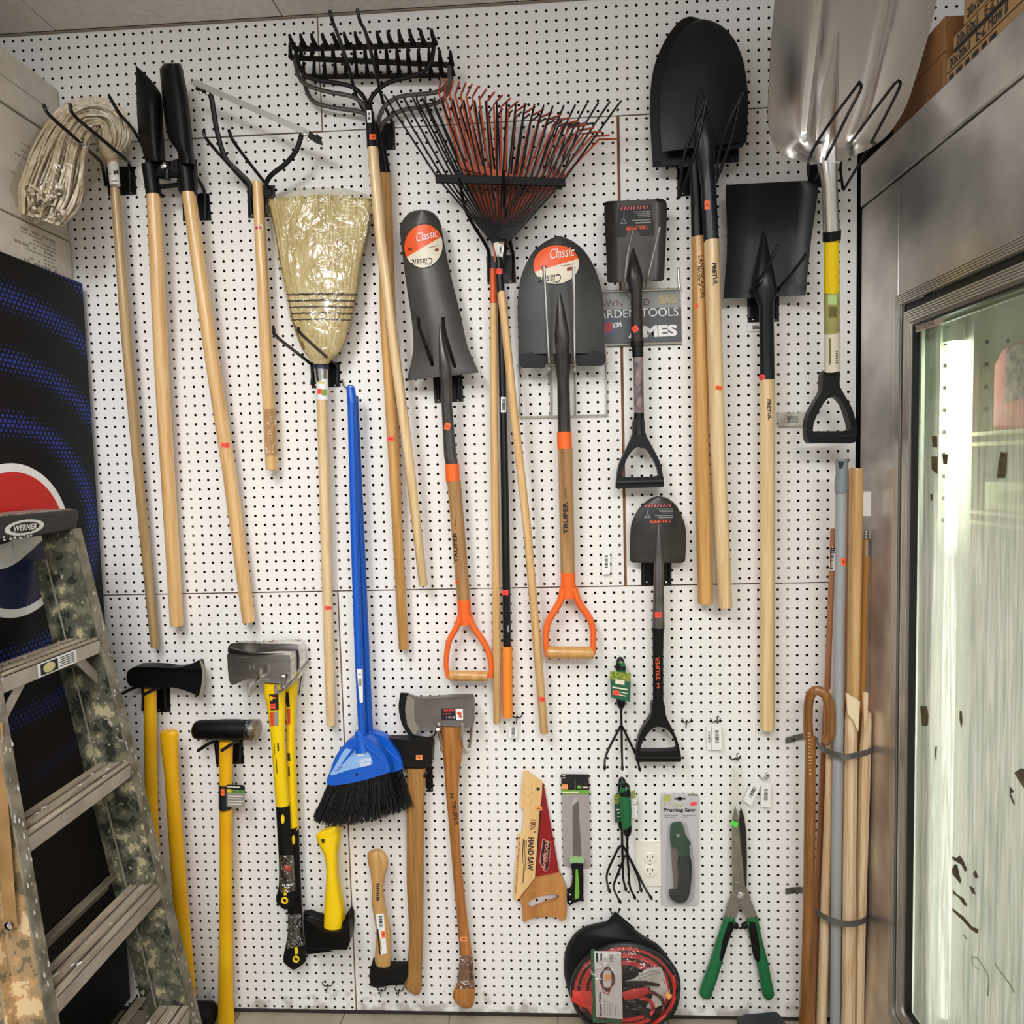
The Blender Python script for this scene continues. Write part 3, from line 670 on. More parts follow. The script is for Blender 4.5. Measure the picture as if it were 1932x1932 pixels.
hook('black double hook holding the serrated weed cutter', [(466, 350), (518, 349), (520, 408), (468, 411)],
     [[(512, 405, 0), (514, 362, 0), (500, 345, .12), (444, 272, 1), (432, 246, 1.04)], [(474, 405, 0), (470, 358, 0), (462, 345, .12), (394, 268, 1), (384, 247, 1.04)]], .145)
hook('black double hook holding the corn broom', [(585, 686), (640, 684), (642, 729), (588, 732)],
     [[(634, 726, 0), (636, 692, 0), (627, 683, .12), (570, 632, 1), (563, 619, 1.04)], [(588, 726, 0), (590, 694, 0), (582, 683, .12), (524, 637, 1), (516, 621, 1.04)]], .25)
hook('long black double hook holding the bow rakes, its tips near the ceiling', [(716, 234), (744, 231), (746, 281), (720, 283)],
     [[(739, 278, 0), (741, 236, 0), (722, 190, .15), (708, 130, .45), (690, 62, .85), (680, 42, 1), (674, 17, 1.04)], [(700, 276, 0), (696, 230, 0), (672, 180, .15), (656, 120, .45), (636, 62, .85), (628, 42, 1), (622, 19, 1.04)]], .29)
hook('black double hook holding the leaf rakes', [(917, 484), (971, 481), (974, 533), (920, 536)],
     [[(968, 530, 0), (969, 484, 0), (964, 462, .12), (952, 390, .5), (950, 322, 1)], [(922, 530, 0), (922, 484, 0), (916, 462, .12), (880, 400, .5), (866, 336, 1)]], .13)
hook('black double hook with beaded prongs holding the drain spade', [(817, 710), (872, 707), (874, 757), (820, 760)],
     [[(864, 752, 0), (866, 712, 0), (861, 700, .5), (849, 662, .85), (838, 622, .97), (836, 598, 1.04)], [(826, 752, 0), (826, 712, 0), (820, 700, .5), (806, 660, .8), (791, 618, .95), (789, 600, 1.04)]], .125, 9)
hook('wire double hook with silver prongs over the orange-stickered round shovel', None,
     [[(1036, 700, 0), (1036, 690, .6), (1033, 640, .75), (1029, 560, .9), (1026, 503, 1)], [(1084, 700, 0), (1084, 690, .6), (1083, 620, .75), (1083, 560, .9), (1082, 502, 1)]], .13, 8, WIRE)
hook('thin wire double hook over the small square shovel', None,
     [[(1175, 548, 0), (1178, 535, .6), (1186, 470, .8), (1194, 432, 1)], [(1218, 546, 0), (1221, 530, .6), (1233, 480, .8), (1245, 428, 1)]], .12, 6, STEEL)
hook('black double hook behind the small round shovel, above the pegboard seam', [(1210, 1057), (1267, 1056), (1267, 1104), (1210, 1104)],
     [[(1262, 1098, 0), (1262, 1062, 0), (1254, 1058, .3)], [(1216, 1098, 0), (1216, 1062, 0), (1222, 1058, .3)]], .06)
hook('black double-wire hook under the two black long-handled shovels', [(1278, 318), (1340, 305), (1350, 366), (1278, 370)],
     [[(1281, 374, .55), (1312, 285, .85), (1333, 190, 1)], [(1281, 374, .55), (1292, 290, .8), (1329, 192, 1)], [(1350, 345, .55), (1380, 262, .8), (1398, 182, 1), (1402, 178, 1.02), (1405, 188, 1)], [(1350, 345, .55), (1355, 300, .65), (1372, 240, .85), (1399, 180, 1)]], .19)
hook('black double hook holding the dark square-point shovel', [(1410, 553), (1470, 552), (1470, 606), (1411, 608)],
     [[(1414, 600, 0), (1414, 556, 0), (1424, 540, .6), (1450, 500, .9), (1468, 462, 1)], [(1465, 600, 0), (1465, 556, 0), (1474, 540, .6), (1500, 508, .85), (1522, 478, 1)]], .13, 8)
hook('large black double-wire hook holding the aluminium scoop', [(1524, 312), (1556, 306), (1558, 352), (1526, 354)],
     [[(1590, 357, .3), (1588, 300, .5), (1632, 232, .88), (1690, 155, 1)], [(1592, 358, .3), (1632, 290, .7), (1672, 215, .9), (1698, 162, 1), (1693, 152, 1.02)],
      [(1528, 350, .0), (1526, 302, .6), (1560, 240, .95), (1618, 160, 1)], [(1530, 350, 0), (1558, 300, .85), (1600, 215, .95), (1624, 168, 1), (1620, 154, 1.02)]], .36, 6)
hook('black hook holding the left axe beside the stepladder', [(296, 1298), (320, 1297), (321, 1343), (297, 1344)],
     [[(270, 1340, 0), (270, 1300, 0), (258, 1296, .2), (231, 1308, 1)], [(312, 1338, 0), (310, 1300, 0), (300, 1297, .3), (272, 1310, 1)]], .13, 9)
hook('black double hook holding the sledgehammer', [(403, 1398), (457, 1396), (460, 1441), (408, 1443)],
     [[(412, 1438, 0), (410, 1404, 0), (400, 1400, .25), (374, 1416, 1)], [(452, 1438, 0), (452, 1404, 0), (444, 1400, .25), (419, 1416, 1)]], .13, 9)
hook('silver wire hook holding the two splitting axes', None,
     [[(583, 1248, 0), (572, 1262, .1), (560, 1280, .5), (523, 1307, 1), (522, 1292, 1.02)], [(566, 1310, 0), (570, 1262, .1), (534, 1296, .9), (535, 1276, 1.02)], [(470, 1310, 0), (472, 1295, .3), (480, 1286, .8), (490, 1278, 1), (491, 1262, 1.02)]], .13, 9, WIRE)
hook('silver wire hook holding the polished single-bit axe', None,
     [[(893, 1350, 0), (890, 1380, .05), (884, 1416, .1), (872, 1398, .9), (872, 1366, 1.02)], [(812, 1390, 0), (820, 1386, .3), (828, 1366, 1.02)], [(833, 1415, 0), (833, 1400, .3), (826, 1376, 1)]], .09, 8, WIRE)
hook('black hook with a curled prong at the right of the black-headed axe', [(802, 1448), (816, 1446), (817, 1493), (804, 1494)],
     [[(808, 1448, 0), (814, 1438, .3), (806, 1456, 1), (800, 1466, 1.1)]], .05)
# ================================================================ LONG TOOLS, left to right
# string mop
def mop():
    t = Thing('string_mop', 'cotton string mop in clear plastic hung head up, at the far left of the pegboard', 'mop')
    b = MB(); b.ptube([(217, 356, .065), (237, 620, .055), (262, 900, .045), (293, 1222, .035)], [16.5, 18.5, 18, 17], 14, round_end=.6); h = t.part('handle', b, W_DULL)
    b = MB(); b.ptube([(213, 308, .065), (217, 350, .065)], [19.5, 18], 16); w = t.part('paper_wrap', b, WHITE)
    t.text('- M', (206, 331), (224, 329), 9, .1, INK, [w], bold=.02)
    t.rects('barcode', [[(209, 341), (222, 340), (222, 342), (209, 343)]], .1, GREYINK, [w], .0008)
    b = MB(); b.ptube([(205, 262, .06), (207, 280, .062), (210, 296, .064), (213, 310, .065)], [26, 42, 32, 19], 16); t.part('strand_collar', b, mat('mop_cotton_dull', '#bfae90', .85, bump=.5, scale=90))
    MOP = mat('mop_cotton', '#ddd2bf', .85, col2='#b5a68c', scale=55, bump=.4); b = MB(); r = random.Random(3)
    path = [(207, 292, .068), (214, 262, .075), (208, 228, .08), (182, 216, .09), (150, 226, .115), (125, 262, .145), (108, 315, .175), (92, 370, .195), (78, 415, .205)]
    wid = [12, 30, 32, 30, 36, 44, 54, 56, 38]
    for k in range(150):
        u = r.uniform(-1, 1); dd = r.uniform(-1, 1)*math.sqrt(1-u*u)*.9; ph = r.uniform(0, 6); pts = []
        L_ = r.choice([9, 9, 9, 8, 8, 7])
        for i, p in enumerate(path[:L_]):
            q = path[min(i+1, 8)]; o = path[max(i-1, 0)]; tx, ty = q[0]-o[0], q[1]-o[1]; l = math.hypot(tx, ty); nx, ny = -ty/l, tx/l
            s = wid[i]*u+3*math.sin(ph+i*1.7); pts.append(W(p[0]+nx*s+r.uniform(-1.5, 1.5), p[1]+ny*s, p[2]+dd*wid[i]*.0009))
        b.tube(cr(pts, 3), .0030, 5)
    for k in range(60):
        x, y = r.uniform(50, 118), r.uniform(352, 412)
        b.tube([W(x, y, .205+r.uniform(-.02, .05)), W(x+r.uniform(-9, 9), y+r.uniform(-8, 10), .215+r.uniform(-.02, .04)), W(x+r.uniform(-12, 12), y+r.uniform(2, 16), .21)], .0042, 6)
    t.part('mop_strands', b, MOP, sharp=80)
    b = MB(); b.lobe([((36, 392), (70, 428)), ((30, 355), (125, 400)), ((60, 285), (168, 345)), ((92, 232), (205, 300)), ((140, 204), (232, 300)), ((196, 206), (242, 290)), ((240, 246), (238, 262))], [.21, .205, .17, .13, .095, .08, .068], [.02, .055, .06, .055, .045, .028, .01])
    t.part('plastic_bag', b, clear('clear_film', .1, '#f4f1ea', .07, 22)); t.done()
mop()
def digger():
    t = Thing('post_hole_digger', 'black two-bladed post hole digger with twin wooden handles', 'post hole digger')
    d = .075
    b = MB(); b.blade([(cA(797, 378), cA(800, 385)), (cA(799, 430), cA(862, 442)), (cA(801, 520), cA(925, 520)), (cA(804, 620), cA(950, 580)), (cA(812, 760), cA(958, 760)), (cA(835, 880), cA(968, 930)), (cA(855, 950), cA(968, 945))], d, lambda u, v: .028*(1-u*u)*min(1, v*2)-.02*(u < 0)*u*0, .0025, 16)
    t.part('blade', b, BLACK)
    b = MB(); b.blade([(cA(965, 372), cA(1060, 372)), (cA(942, 400), cA(1070, 398)), (cA(940, 430), cA(1078, 440)), (cA(958, 620), cA(1108, 600)), (cA(985, 800), cA(1132, 850)), (cA(1040, 890), cA(1142, 930)), (cA(1045, 960), cA(1144, 960))], d, lambda u, v: .035*math.sqrt(max(0, 1-u*u)), .0025, 18)
    t.part('blade', b, BLACK)
    for a in ([(855, 935), (930, 935), (995, 950), (1000, 1000), (980, 1040), (910, 1040), (905, 1070), (925, 1120), (950, 1140), (945, 1150), (862, 1152), (855, 1050)], [(1000, 950), (1060, 930), (1140, 930), (1148, 1040), (1146, 1138), (1068, 1140), (1050, 1120), (1040, 1060), (1050, 1030), (1000, 1010)]):
        b = MB(); b.prism(cA(a), d-.005, .012); t.part('bracket', b, BLACK, bevel=.0015)
    b = MB(); b.tube([W(*cA(915, 1030), .083), W(*cA(1055, 1030), .083)], .007, 8); b.tube([W(*cA(930, 1100), .078), W(*cA(1060, 1085), .078)], .006, 8); b.tube([W(*cA(985, 1000), .083), W(*cA(985, 1055), .083)], .008, 8); t.part('linkage', b, BLACK)
    b = MB(); b.lathe(W(*cA(962, 976), d+.008), (0, -1, 0), [(.0085, 0), (.008, .003), (.003, .0055), (0, .006)], 16); t.part('pivot_bolt', b, CHROME, 'bright bolt head')
    b = MB(); b.ptube([(282, 312, d+.005), (290, 368, d+.004)], [28, 27], 14); t.part('handle_socket', b, BLACK); b = MB(); b.ptube([(349, 305, d+.005), (356, 364, d+.004)], [28, 27], 14); t.part('handle_socket', b, BLACK)
    b = MB(); b.ptube([(290, 367, .078), (305, 700, .058), (320, 950, .045), (334, 1182, .036)], [25.5, 26, 25.5, 25], 16, round_end=.35); t.part('handle', b, W_ASH)
    b = MB(); b.ptube([(356, 363, .078), (396, 650, .06), (434, 900, .047), (470, 1175, .036)], [25, 26, 25.5, 25], 16, round_end=.35); h = t.part('handle', b, W_ASH)
    price(t, 425, 840, 15, 9, .05, [h], 5, STICKR); t.done()
digger()
def weeder():
    t = Thing('weed_cutter', 'weed cutter with grey serrated blade on two black arms and a short wooden handle', 'weed cutter')
    b = MB(); b.ptube([(486, 344, .06), (500, 620, .048), (513, 888, .036)], [19, 22.5, 23], 16, round_end=.5); h = t.part('handle', b, W_ASH)
    t.quad('plastic_wrap', [(498, 772), (522, 770), (524, 860), (501, 862)], .05, clear('wrap_film', .2, '#f0e8da', .16, 60), [h], .001, 6, 6)
    t.rects('label', [[(479, 425), (495, 423), (496, 435), (480, 437)]], .06, WHITE, [h], .0007); t.rects('label_print', [[(482, 428), (486, 427), (486, 432), (482, 433)], [(489, 427), (493, 427), (493, 431), (489, 431)]], .06, RED, [h], .0011)
    def arm(P): b = MB(); b.tube(cr([W(*p) for p in P], 4), .0058, 8, flat=(1.15, .8)); return b
    t.part('arm', arm([(371, 165, .10), (388, 172, .10), (398, 182, .10), (403, 210, .095), (410, 250, .085), (425, 298, .075), (450, 325, .066), (470, 346, .058), (473, 372, .052)]), BLACK)
    t.part('arm', arm([(604, 266, .10), (590, 258, .10), (572, 249, .10), (560, 282, .09), (540, 308, .08), (512, 330, .07), (502, 348, .06), (503, 372, .052)]), BLACK)
    P0, P1 = cA(1112, 478), cA(1812, 790); P2, P3 = cA(1800, 765), cA(1130, 470); n = 46; poly = []
    dx, dy = (P1[0]-P0[0])/n, (P1[1]-P0[1])/n
    for i in range(n): poly += [(P0[0]+dx*i, P0[1]+dy*i), (P0[0]+dx*(i+.5)+.5, P0[1]+dy*(i+.5)+3.2-.3)]
    poly += [P1]; top = [(P1[0]+2, P1[1]-8), (P0[0]+12, P0[1]-3.5)]
    b = MB(); b.prism([(p[0], p[1]+2) for p in poly]+top, .1035, .0016); t.part('serrated_blade', b, mat('grey_saw_steel', '#a5a19b', .45, .3))
    b = MB()
    for x, y in (cA(1180, 545), cA(1222, 548), cA(1790, 790), cA(1812, 820)): b.lathe(W(x, y, .104), (0, -1, 0), [(.005, 0), (.004, .003), (0, .004)], 10)
    t.part('bolt', b, CHROME)
    b = MB(); b.prism(cA([(1800, 792), (1830, 800), (1858, 812), (1862, 788), (1878, 800), (1892, 846), (1850, 834)]), .097, .006); t.part('end_bracket', b, BLACK, bevel=.001)
    t.done()
weeder()
def cornbroom():
    t = Thing('corn_broom', 'straw corn broom wrapped in clear plastic hung bristles up', 'broom')
    b = MB(); b.ptube([(608, 752, .05), (614, 1000, .04), (625, 1369, .028)], [21, 20.5, 18], 16, round_end=.5); h = t.part('handle', b, W_PALE)
    price(t, 619, 1147, 13, 7, .04, [h], 0, STICKR)
    b = MB(); b.ptube([(606, 696, .05), (607, 714, .05), (608, 724, .05)], [27, 24, 21.5], 16); t.part('metal_ferrule', b, STEEL)
    b = MB(); b.ptube([(608, 716, .05), (609, 755, .05)], [22.5, 22.5], 18); w = t.part('label', b, WHITE)
    t.rects('label_print', [[(599, 733), (607, 733), (607, 743), (599, 743)]], .06, STICKR, [w]); t.rects('label_print', [[(607, 735), (617, 735), (617, 746), (607, 746)]], .06, mat('green_print', '#8aa33c', .6), [w]); t.rects('label_print', [[(600, 720), (613, 720), (613, 724), (600, 724)]], .06, mat('yellow_print', '#c9bd58', .6), [w])
    b = MB(); b.lobe([(683, 591, 619), (690, 591, 620), (697, 592, 620)], .052, .017, smooth=2); t.part('neck_band', b, mat('navy_band', '#14193c', .5))
    prof = [(372, 507, 701), (380, 507.5, 700.5), (440, 519, 691), (500, 529, 678), (555, 541, 671), (605, 551, 661), (640, 563, 651), (663, 573, 640), (678, 586, 625), (686, 592, 619)]
    hd = [.011, .013, .022, .027, .029, .033, .035, .031, .024, .018]
    b = MB(); b.lobe([((p[1], p[0]+(14 if i == 0 else 12 if i == 1 else 0)*.5), (p[2], p[0]+(6 if i < 2 else 0)*.5)) for i, p in enumerate(prof)], .055, [h_*.8 for h_ in hd], seg=28)
    core = t.part('bristle_core', b, mat('corn_core', '#8c7442', .8))
    b = MB(); r = random.Random(5)
    cols = [MB(), MB(), MB()]
    for k in range(900):
        u = r.uniform(-1, 1); front = r.random() < .8; pts = []
        ph = r.uniform(0, 6.28); top = r.choice([0, 0, 0, 1]); lift = r.uniform(-12, 4)*(1 if not top else .3)
        a = .955+.045*r.random()
        for i, p in enumerate(prof):
            if i < top: continue
            c = (p[1]+p[2])/2; hw = (p[2]-p[1])/2*a; uu = max(-1, min(1, u+.012*math.sin(ph+i*1.3)*(1 if i < 7 else .3)))
            y = p[0]+(lift+6+8*abs(uu)**2 if i == 0 else 0); s = math.sqrt(max(0, 1-uu*uu))
            pts.append(W(c+uu*hw, y, .055+(1 if front else -1)*s*hd[i]*.93))
        cols[k % 3].tube(pts, .00145, 4)
    for c_, mm in zip(cols, (('#dccb9c', '#c4ad78'), ('#c9b27c', '#a88e58'), ('#e8dcb4', '#d0bd8c'))):
        t.part('bristles', c_, mat('corn'+mm[0], mm[0], .75, col2=mm[1], scale=30, stretch=(1, 1, .3)), kind='stuff', sharp=80)
    for yy in (553, 565, 577, 589, 601):
        l = 541+(yy-552)*.2; rr = 671-(yy-552)*.2
        pts = [];
        for k in range(41):
            a = 2*math.pi*k/40; s = math.sin(a); c_ = math.cos(a)
            pts.append(W((l+rr)/2+(rr-l)/2*1.005*c_, yy+2.2*abs(c_)+(1.2 if k % 2 else 0), .055+s*.0325))
        b = MB(); b.tube(pts, .0017, 6, caps=False); t.part('stitching', b, mat('stitch_thread', '#3a3440', .8))
    prof2 = [(356, 560, 655), (376, 502, 704), (440, 512, 697), (500, 524, 686), (560, 538, 676), (605, 548, 666), (640, 561, 655), (668, 576, 637), (682, 589, 622)]
    b = MB(); b.lobe(prof2, .055, [.006, .022, .031, .035, .038, .040, .042, .038, .026], seg=32)
    t.part('plastic_bag', b, clear('bag_film', .12, '#f8f7f0', .11, 17)); t.done()
cornbroom()
def bluebroom(front):
    t = Thing('angle_broom', 'blue angle broom with the printed label, in front of its twin' if front else 'blue angle broom behind its twin, its head partly covered', 'broom', 'blue angle brooms')
    ox, oy, dd = (0, 0, .085) if front else (24, -6, .045)
    if front: hp, w = [(663, 752, .075), (669, 1000, .08), (677, 1240, .084), (684, 1392, .085)], [15.5, 16, 16, 15]
    else: hp, w = [(669, 748, .045), (680, 1000, .045), (690, 1240, .045), (697, 1388, .045)], [14, 15.5, 16, 15]
    b = MB(); b.ptube(hp, w, 14); h = t.part('handle', b, BLUE)
    if front:
        b = MB(); b.ptube([(662, 731, .074), (663, 745, .075), (664, 762, .075)], [10, 17.5, 18], 14); t.part('hanging_cap', b, BLUE)
        b = MB(); b.tube(cr([W(*p) for p in [(655, 742, .074), (656, 730, .074), (662, 727, .074), (668, 731, .074), (670, 742, .074)]], 4), .002, 8); t.part('hanging_loop', b, BLUE)
        q = [(673, 1262), (684, 1262), (685, 1325), (679, 1326)]; t.quad('label', q, .09, WHITE, [h], .0008); t.rects('label_print', [[(676, 1271), (681, 1271), (681, 1273), (676, 1273)], [(677, 1280), (682, 1280), (682, 1294), (677, 1294)]], .09, GREYINK, [h], .0013)
    P = [(x+ox, y+oy) for x, y in cJ([(690, 545), (658, 562), (618, 605), (592, 650), (575, 700), (556, 748), (560, 768), (585, 775), (650, 768), (730, 752), (800, 732), (858, 712), (862, 698), (850, 655), (815, 600), (780, 562), (745, 545), (715, 540)])]
    b = MB(); b.prism(sp(P, 3), dd-.014, .028); hd = t.part('broom_block', b, BLUE, bevel=.008, sharp=50)
    b = MB(); b.ptube([(677+ox*.8, 1378, dd), (682+ox*.8, 1394, dd), (685+ox*.8, 1415, dd)], [17, 24, 34], 16); t.part('handle_socket', b, BLUE, sharp=60)
    for sgn, (x0, y0, x1, y1) in ((1, (672, 1408, 640, 1448)), (1, (692, 1408, 728, 1440))):
        b = MB(); b.ptube([((684+x0)/2+ox, 1398+oy, dd+.014), (x0+ox, y0+oy, dd+.015), (x1+ox, y1+oy, dd+.012)], [6, 7, 4], 8); t.part('block_rib', b, BLUE)
    if front:
        lb = cJ([(572, 722), (592, 690), (640, 605), (665, 600), (740, 606), (765, 628), (777, 660), (768, 676), (700, 692), (640, 708), (590, 725)])
        b = MB(); b.prism(sp(lb, 3), dd+.0145, .0006); lbo = t.part('label', b, mat('broom_label', '#8db4e6', .35))
        t.text('ANGLE', cJ(767, 660), cJ(716, 668), 7.5, dd+.0157, WHITE, bold=.03, parent=lbo); t.text('BROOM', cJ(768, 642), cJ(708, 650), 6.5, dd+.0157, WHITE, bold=.02, parent=lbo)
        t.rects('label_print', [cJ([(706, 618), (735, 617), (735, 632), (706, 633)])], dd+.0155, WHITE, parent=lbo)
        t.rects('label_print', [cJ([(668, 616+i*7), (696, 615+i*7), (696, 618+i*7), (668, 619+i*7)]) for i in range(3)]+[cJ([(610, 685), (632, 680), (634, 690), (612, 695)]), cJ([(592, 703), (618, 697), (619, 701), (594, 708)])], dd+.0155, mat('label_grey', '#5d7fb4', .5), parent=lbo)
        b = MB(); b.lathe(W(*cJ(701, 722), dd+.0135), (0, -1, 0), [(.0042, 0), (.0035, .001), (0, .0011)], 10); t.part('rivet', b, INK)
    BR = mat('black_bristle', '#0d0d0e', .45); b = MB(); r = random.Random(8 if front else 9)
    A = [cJ(568, 765), cJ(700, 752), cJ(852, 706)]; B = [cJ(490, 935), cJ(640, 968), cJ(905, 905)] if front else [cJ(560, 930), cJ(760, 930), cJ(915, 888)]
    def lp(Q, s): return (Q[0][0]*(1-s)*(1-2*s)+4*Q[1][0]*s*(1-s)+Q[2][0]*s*(2*s-1), Q[0][1]*(1-s)*(1-2*s)+4*Q[1][1]*s*(1-s)+Q[2][1]*s*(2*s-1))
    for k in range(520 if front else 420):
        s = min(1, max(0, r.random())); s2 = min(1.02, max(-.02, s+r.uniform(-.035, .035))); a, e = lp(A, s), lp(B, s2); g = r.uniform(-.011, .011); j = r.uniform(-9, 3)
        n = math.hypot(e[0]-a[0], e[1]-a[1]); e = (e[0]+(e[0]-a[0])/n*j, e[1]+(e[1]-a[1])/n*j)
        mid = ((a[0]+e[0])/2+r.uniform(-2, 2), (a[1]+e[1])/2)
        b.tube([W(a[0]+ox, a[1]+oy-5, dd+g), W(mid[0]+ox, mid[1]+oy, dd+g*1.5), W(e[0]+ox, e[1]+oy, dd+g*2.1)], .0011, 4)
    t.part('bristles', b, BR, kind='stuff', sharp=80); t.done()
bluebroom(True); bluebroom(False)
hook('thin wire hook from which the blue brooms hang', None, [[(646, 716, 0), (648, 727, .3), (656, 733, .8), (663, 731, 1)]], .07, 4, STEEL)
# ---------------------------------------------------------------- bow rakes
def bowrake(label, bar, tip0, tip1, n, arms, ferr, handle, hw, d, mt=BLACK, fern=None, barw=7, wm=None, st=None):
    t = Thing('bow_rake', label, 'rake', 'bow rakes on one hook')
    b = MB(); b.tube([W(bar[0][0], bar[0][1], d), W(bar[1][0], bar[1][1], d)], .0072, 4, flat=(1, .8)); t.part('rake_bar', b, mt)
    for i in range(n):
        s = i/(n-1); x0 = bar[0][0]+(bar[1][0]-bar[0][0])*s; y0 = bar[0][1]+(bar[1][1]-bar[0][1])*s; x1 = tip0[0]+(tip1[0]-tip0[0])*s; y1 = tip0[1]+(tip1[1]-tip0[1])*s
        b = MB(); b.tube(cr([W(x0, y0, d), W(x0+(x1-x0)*.35, y0+(y1-y0)*.3, d+.012), W(x0+(x1-x0)*.85, y0+(y1-y0)*.7, d+.024), W(x1, y1, d+.03)], 2), [.0082, .0072, .006, .0052, .0046, .004, .003], 6, flat=(1, .7)); t.part('tine', b, mt)
    for A in arms:
        b = MB(); b.tube(cr([W(*p) for p in A], 4), .0054, 8); t.part('bow_arm', b, wm or mt)
    b = MB(); b.ptube(ferr, fern, 14); f = t.part('ferrule', b, mt)
    b = MB(); b.ptube(handle, hw, 14, round_end=.6); h = t.part('handle', b, W_GOLD if st else W_PALE)
    if not st:
        t.quad('label', [(692, 208), (700, 208), (701, 231), (693, 231)], d, WHITE, [f], .0008, 3, 5); bars(t, [(694, 211), (698, 211), (699, 228), (695, 228)], d, 7, [f]); price(t, 703, 258, 12, 10, d, [f], 0)
    elif st == 1: price(t, 737, 828, 14, 8, d, [h], 2, STICKR)
    return t.done()
rk = lambda *p: (500+p[0]/2.6833, p[1]/2.6833)+((p[2],) if len(p) > 2 else ())
WR = mat('rake_wire', '#57504b', .4, .5)
bowrake('front bow rake with all-black head and pale handle, its head highest', (rk(150, 248), rk(862, 226)), rk(124, 172), rk(842, 143), 14,
        [[rk(155, 250, .10), rk(178, 345, .10), rk(235, 398, .10), rk(420, 432, .10), rk(490, 480, .10), rk(520, 535, .10)], [rk(855, 232, .10), rk(838, 320, .10), rk(780, 375, .10), rk(625, 418, .10), rk(545, 485, .10), rk(528, 540, .10)]],
        [(696, 200, .10), (703, 280, .10)], [(703, 279, .10), (718, 450, .092), (748, 690, .08), (771, 860, .068), (799, 1106, .05)], [20, 20, 19, 19, 17], .10, fern=[13, 21])
bowrake('second bow rake with grey bow wires and golden handle ending lower than the front one', (rk(130, 292), rk(945, 330)), rk(126, 212), rk(938, 255), 16,
        [[rk(148, 300, .065), rk(185, 410, .065), rk(290, 458, .065), rk(450, 492, .065), rk(520, 560, .065), rk(560, 640, .065)], [rk(935, 335, .065), rk(925, 420, .065), rk(862, 468, .065), rk(690, 488, .065), rk(600, 545, .065), rk(568, 640, .065)]],
        [(709, 236, .065), (722, 330, .062)], [(722, 328, .062), (727, 609, .052), (742, 860, .045), (762, 1226, .032)], [19, 20, 20, 20], .065, fern=[12, 17], wm=WR, st=1)
bowrake('rearmost bow rake with grey bow wires, its head lowest of the three', (rk(195, 388), rk(950, 382)), rk(195, 312), rk(940, 300), 15,
        [[rk(190, 392, .030), rk(235, 505, .030), rk(330, 542, .030), rk(500, 572, .030), rk(560, 640, .030)], [rk(945, 388, .030), rk(905, 500, .030), rk(800, 540, .030), rk(690, 560, .030), rk(600, 620, .030), rk(580, 680, .030)]],
        [(718, 250, .028), (730, 330, .026)], [(730, 328, .026), (735, 500, .022), (746, 850, .020), (757, 1140, .018)], [17, 17, 17, 16], .030, fern=[11, 15], wm=WR, st=2)
# ---------------------------------------------------------------- leaf rakes
def leafrake(label, apex, bar0, bar1, tips, n, bend, col, barcol, d, handle, hw, hmat, extra=None):
    t = Thing('leaf_rake', label, 'rake', 'leaf rakes on one hook')
    b = MB(); b.prism([(bar0[0], bar0[1]-7), (bar1[0], bar1[1]-7), (bar1[0]+1, bar1[1]+7), (bar0[0]+1, bar0[1]+7)], d-.002, .009); t.part('spacer_bar', b, barcol, bevel=.001)
    for i in range(n):
        s = i/(n-1); ax = apex[0]+(s-.5)*16; ay = apex[1]-abs(s-.5)*4
        bx = bar0[0]+(bar1[0]-bar0[0])*(.02+.96*s); by = bar0[1]+(bar1[1]-bar0[1])*s
        f = s*(len(tips)-1); k = min(int(f), len(tips)-2); f -= k
        tx = tips[k][0]*(1-f)+tips[k+1][0]*f; ty = tips[k][1]*(1-f)+tips[k+1][1]*f
        qx = bend[0][0]*(1-s)+bend[1][0]*s; qy = bend[0][1]*(1-s)+bend[1][1]*s
        b = MB(); pts = [W(ax, ay, d-.012), W(bx, by, d+.002), W(tx, ty, d+.012), W(tx+qx*.3, ty+qy*.3, d+.02), W(tx+qx, ty+qy, d+.055)]
        b.tube(pts, .0026, 5); t.part('tine', b, col)
    b = MB(); b.prism([(apex[0]-11, apex[1]-14), (apex[0]+11, apex[1]-14), (apex[0]+6, apex[1]+30), (apex[0]-6, apex[1]+30)], d-.018, .014); t.part('rake_socket', b, barcol, bevel=.002)
    b = MB(); b.ptube(handle, hw, 14, round_end=.6 if hmat is not BPLAS else 0); h = t.part('handle', b, hmat)
    if extra: extra(t, h, d)
    return t.done()
def ex1(t, h, d):
    b = MB(); b.ptube([(930, 508, .052), (931, 572, .052)], [12, 14.5], 14); t.part('orange_sleeve', b, mat('orange_sleeve', '#d9541e', .4))
def ex2(t, h, d):
    b = MB(); b.ptube([(941, 486, .088), (945, 552, .088)], [12, 15], 14); f = t.part('ferrule', b, BPLAS); price(t, 942, 512, 11, 10, d, [f], 5, STICKR); price(t, 1023, 1320, 10, 8, .05, [h], 5, STICKR)
    b = MB(); b.ptube([(941, 458, .09), (942, 474, .09), (943, 490, .088)], [20, 15, 9], 4, flat=(1, .5)); cc = t.part('metal_cap', b, CHROME); t.quad('label', [(940, 461), (948, 461), (947, 480), (941, 480)], .1, WHITE, [cc], .0008); bars(t, [(942, 464), (946, 464), (946, 478), (942, 478)], .1, 7, [cc])
def ex3(t, h, d):
    b = MB(); b.ptube([(957, 1219, .036), (958, 1354, .034)], [19.5, 20], 16, round_end=.4); t.part('foam_grip', b, mat('orange_foam', '#f08c28', .7), 'orange foam grip')
    t.quad('label', [(945, 749), (955, 749), (955, 778), (945, 778)], .04, WHITE, [h], .0008); bars(t, [(947, 753), (953, 753), (953, 775), (947, 775)], .04, 9, [h]); price(t, 953, 1118, 12, 9, .04, [h], 0, STICKR)
    t.rects('label', [[(957, 1180), (960, 1180), (960, 1193), (957, 1193)]], .04, GREYINK, [h], .0008)
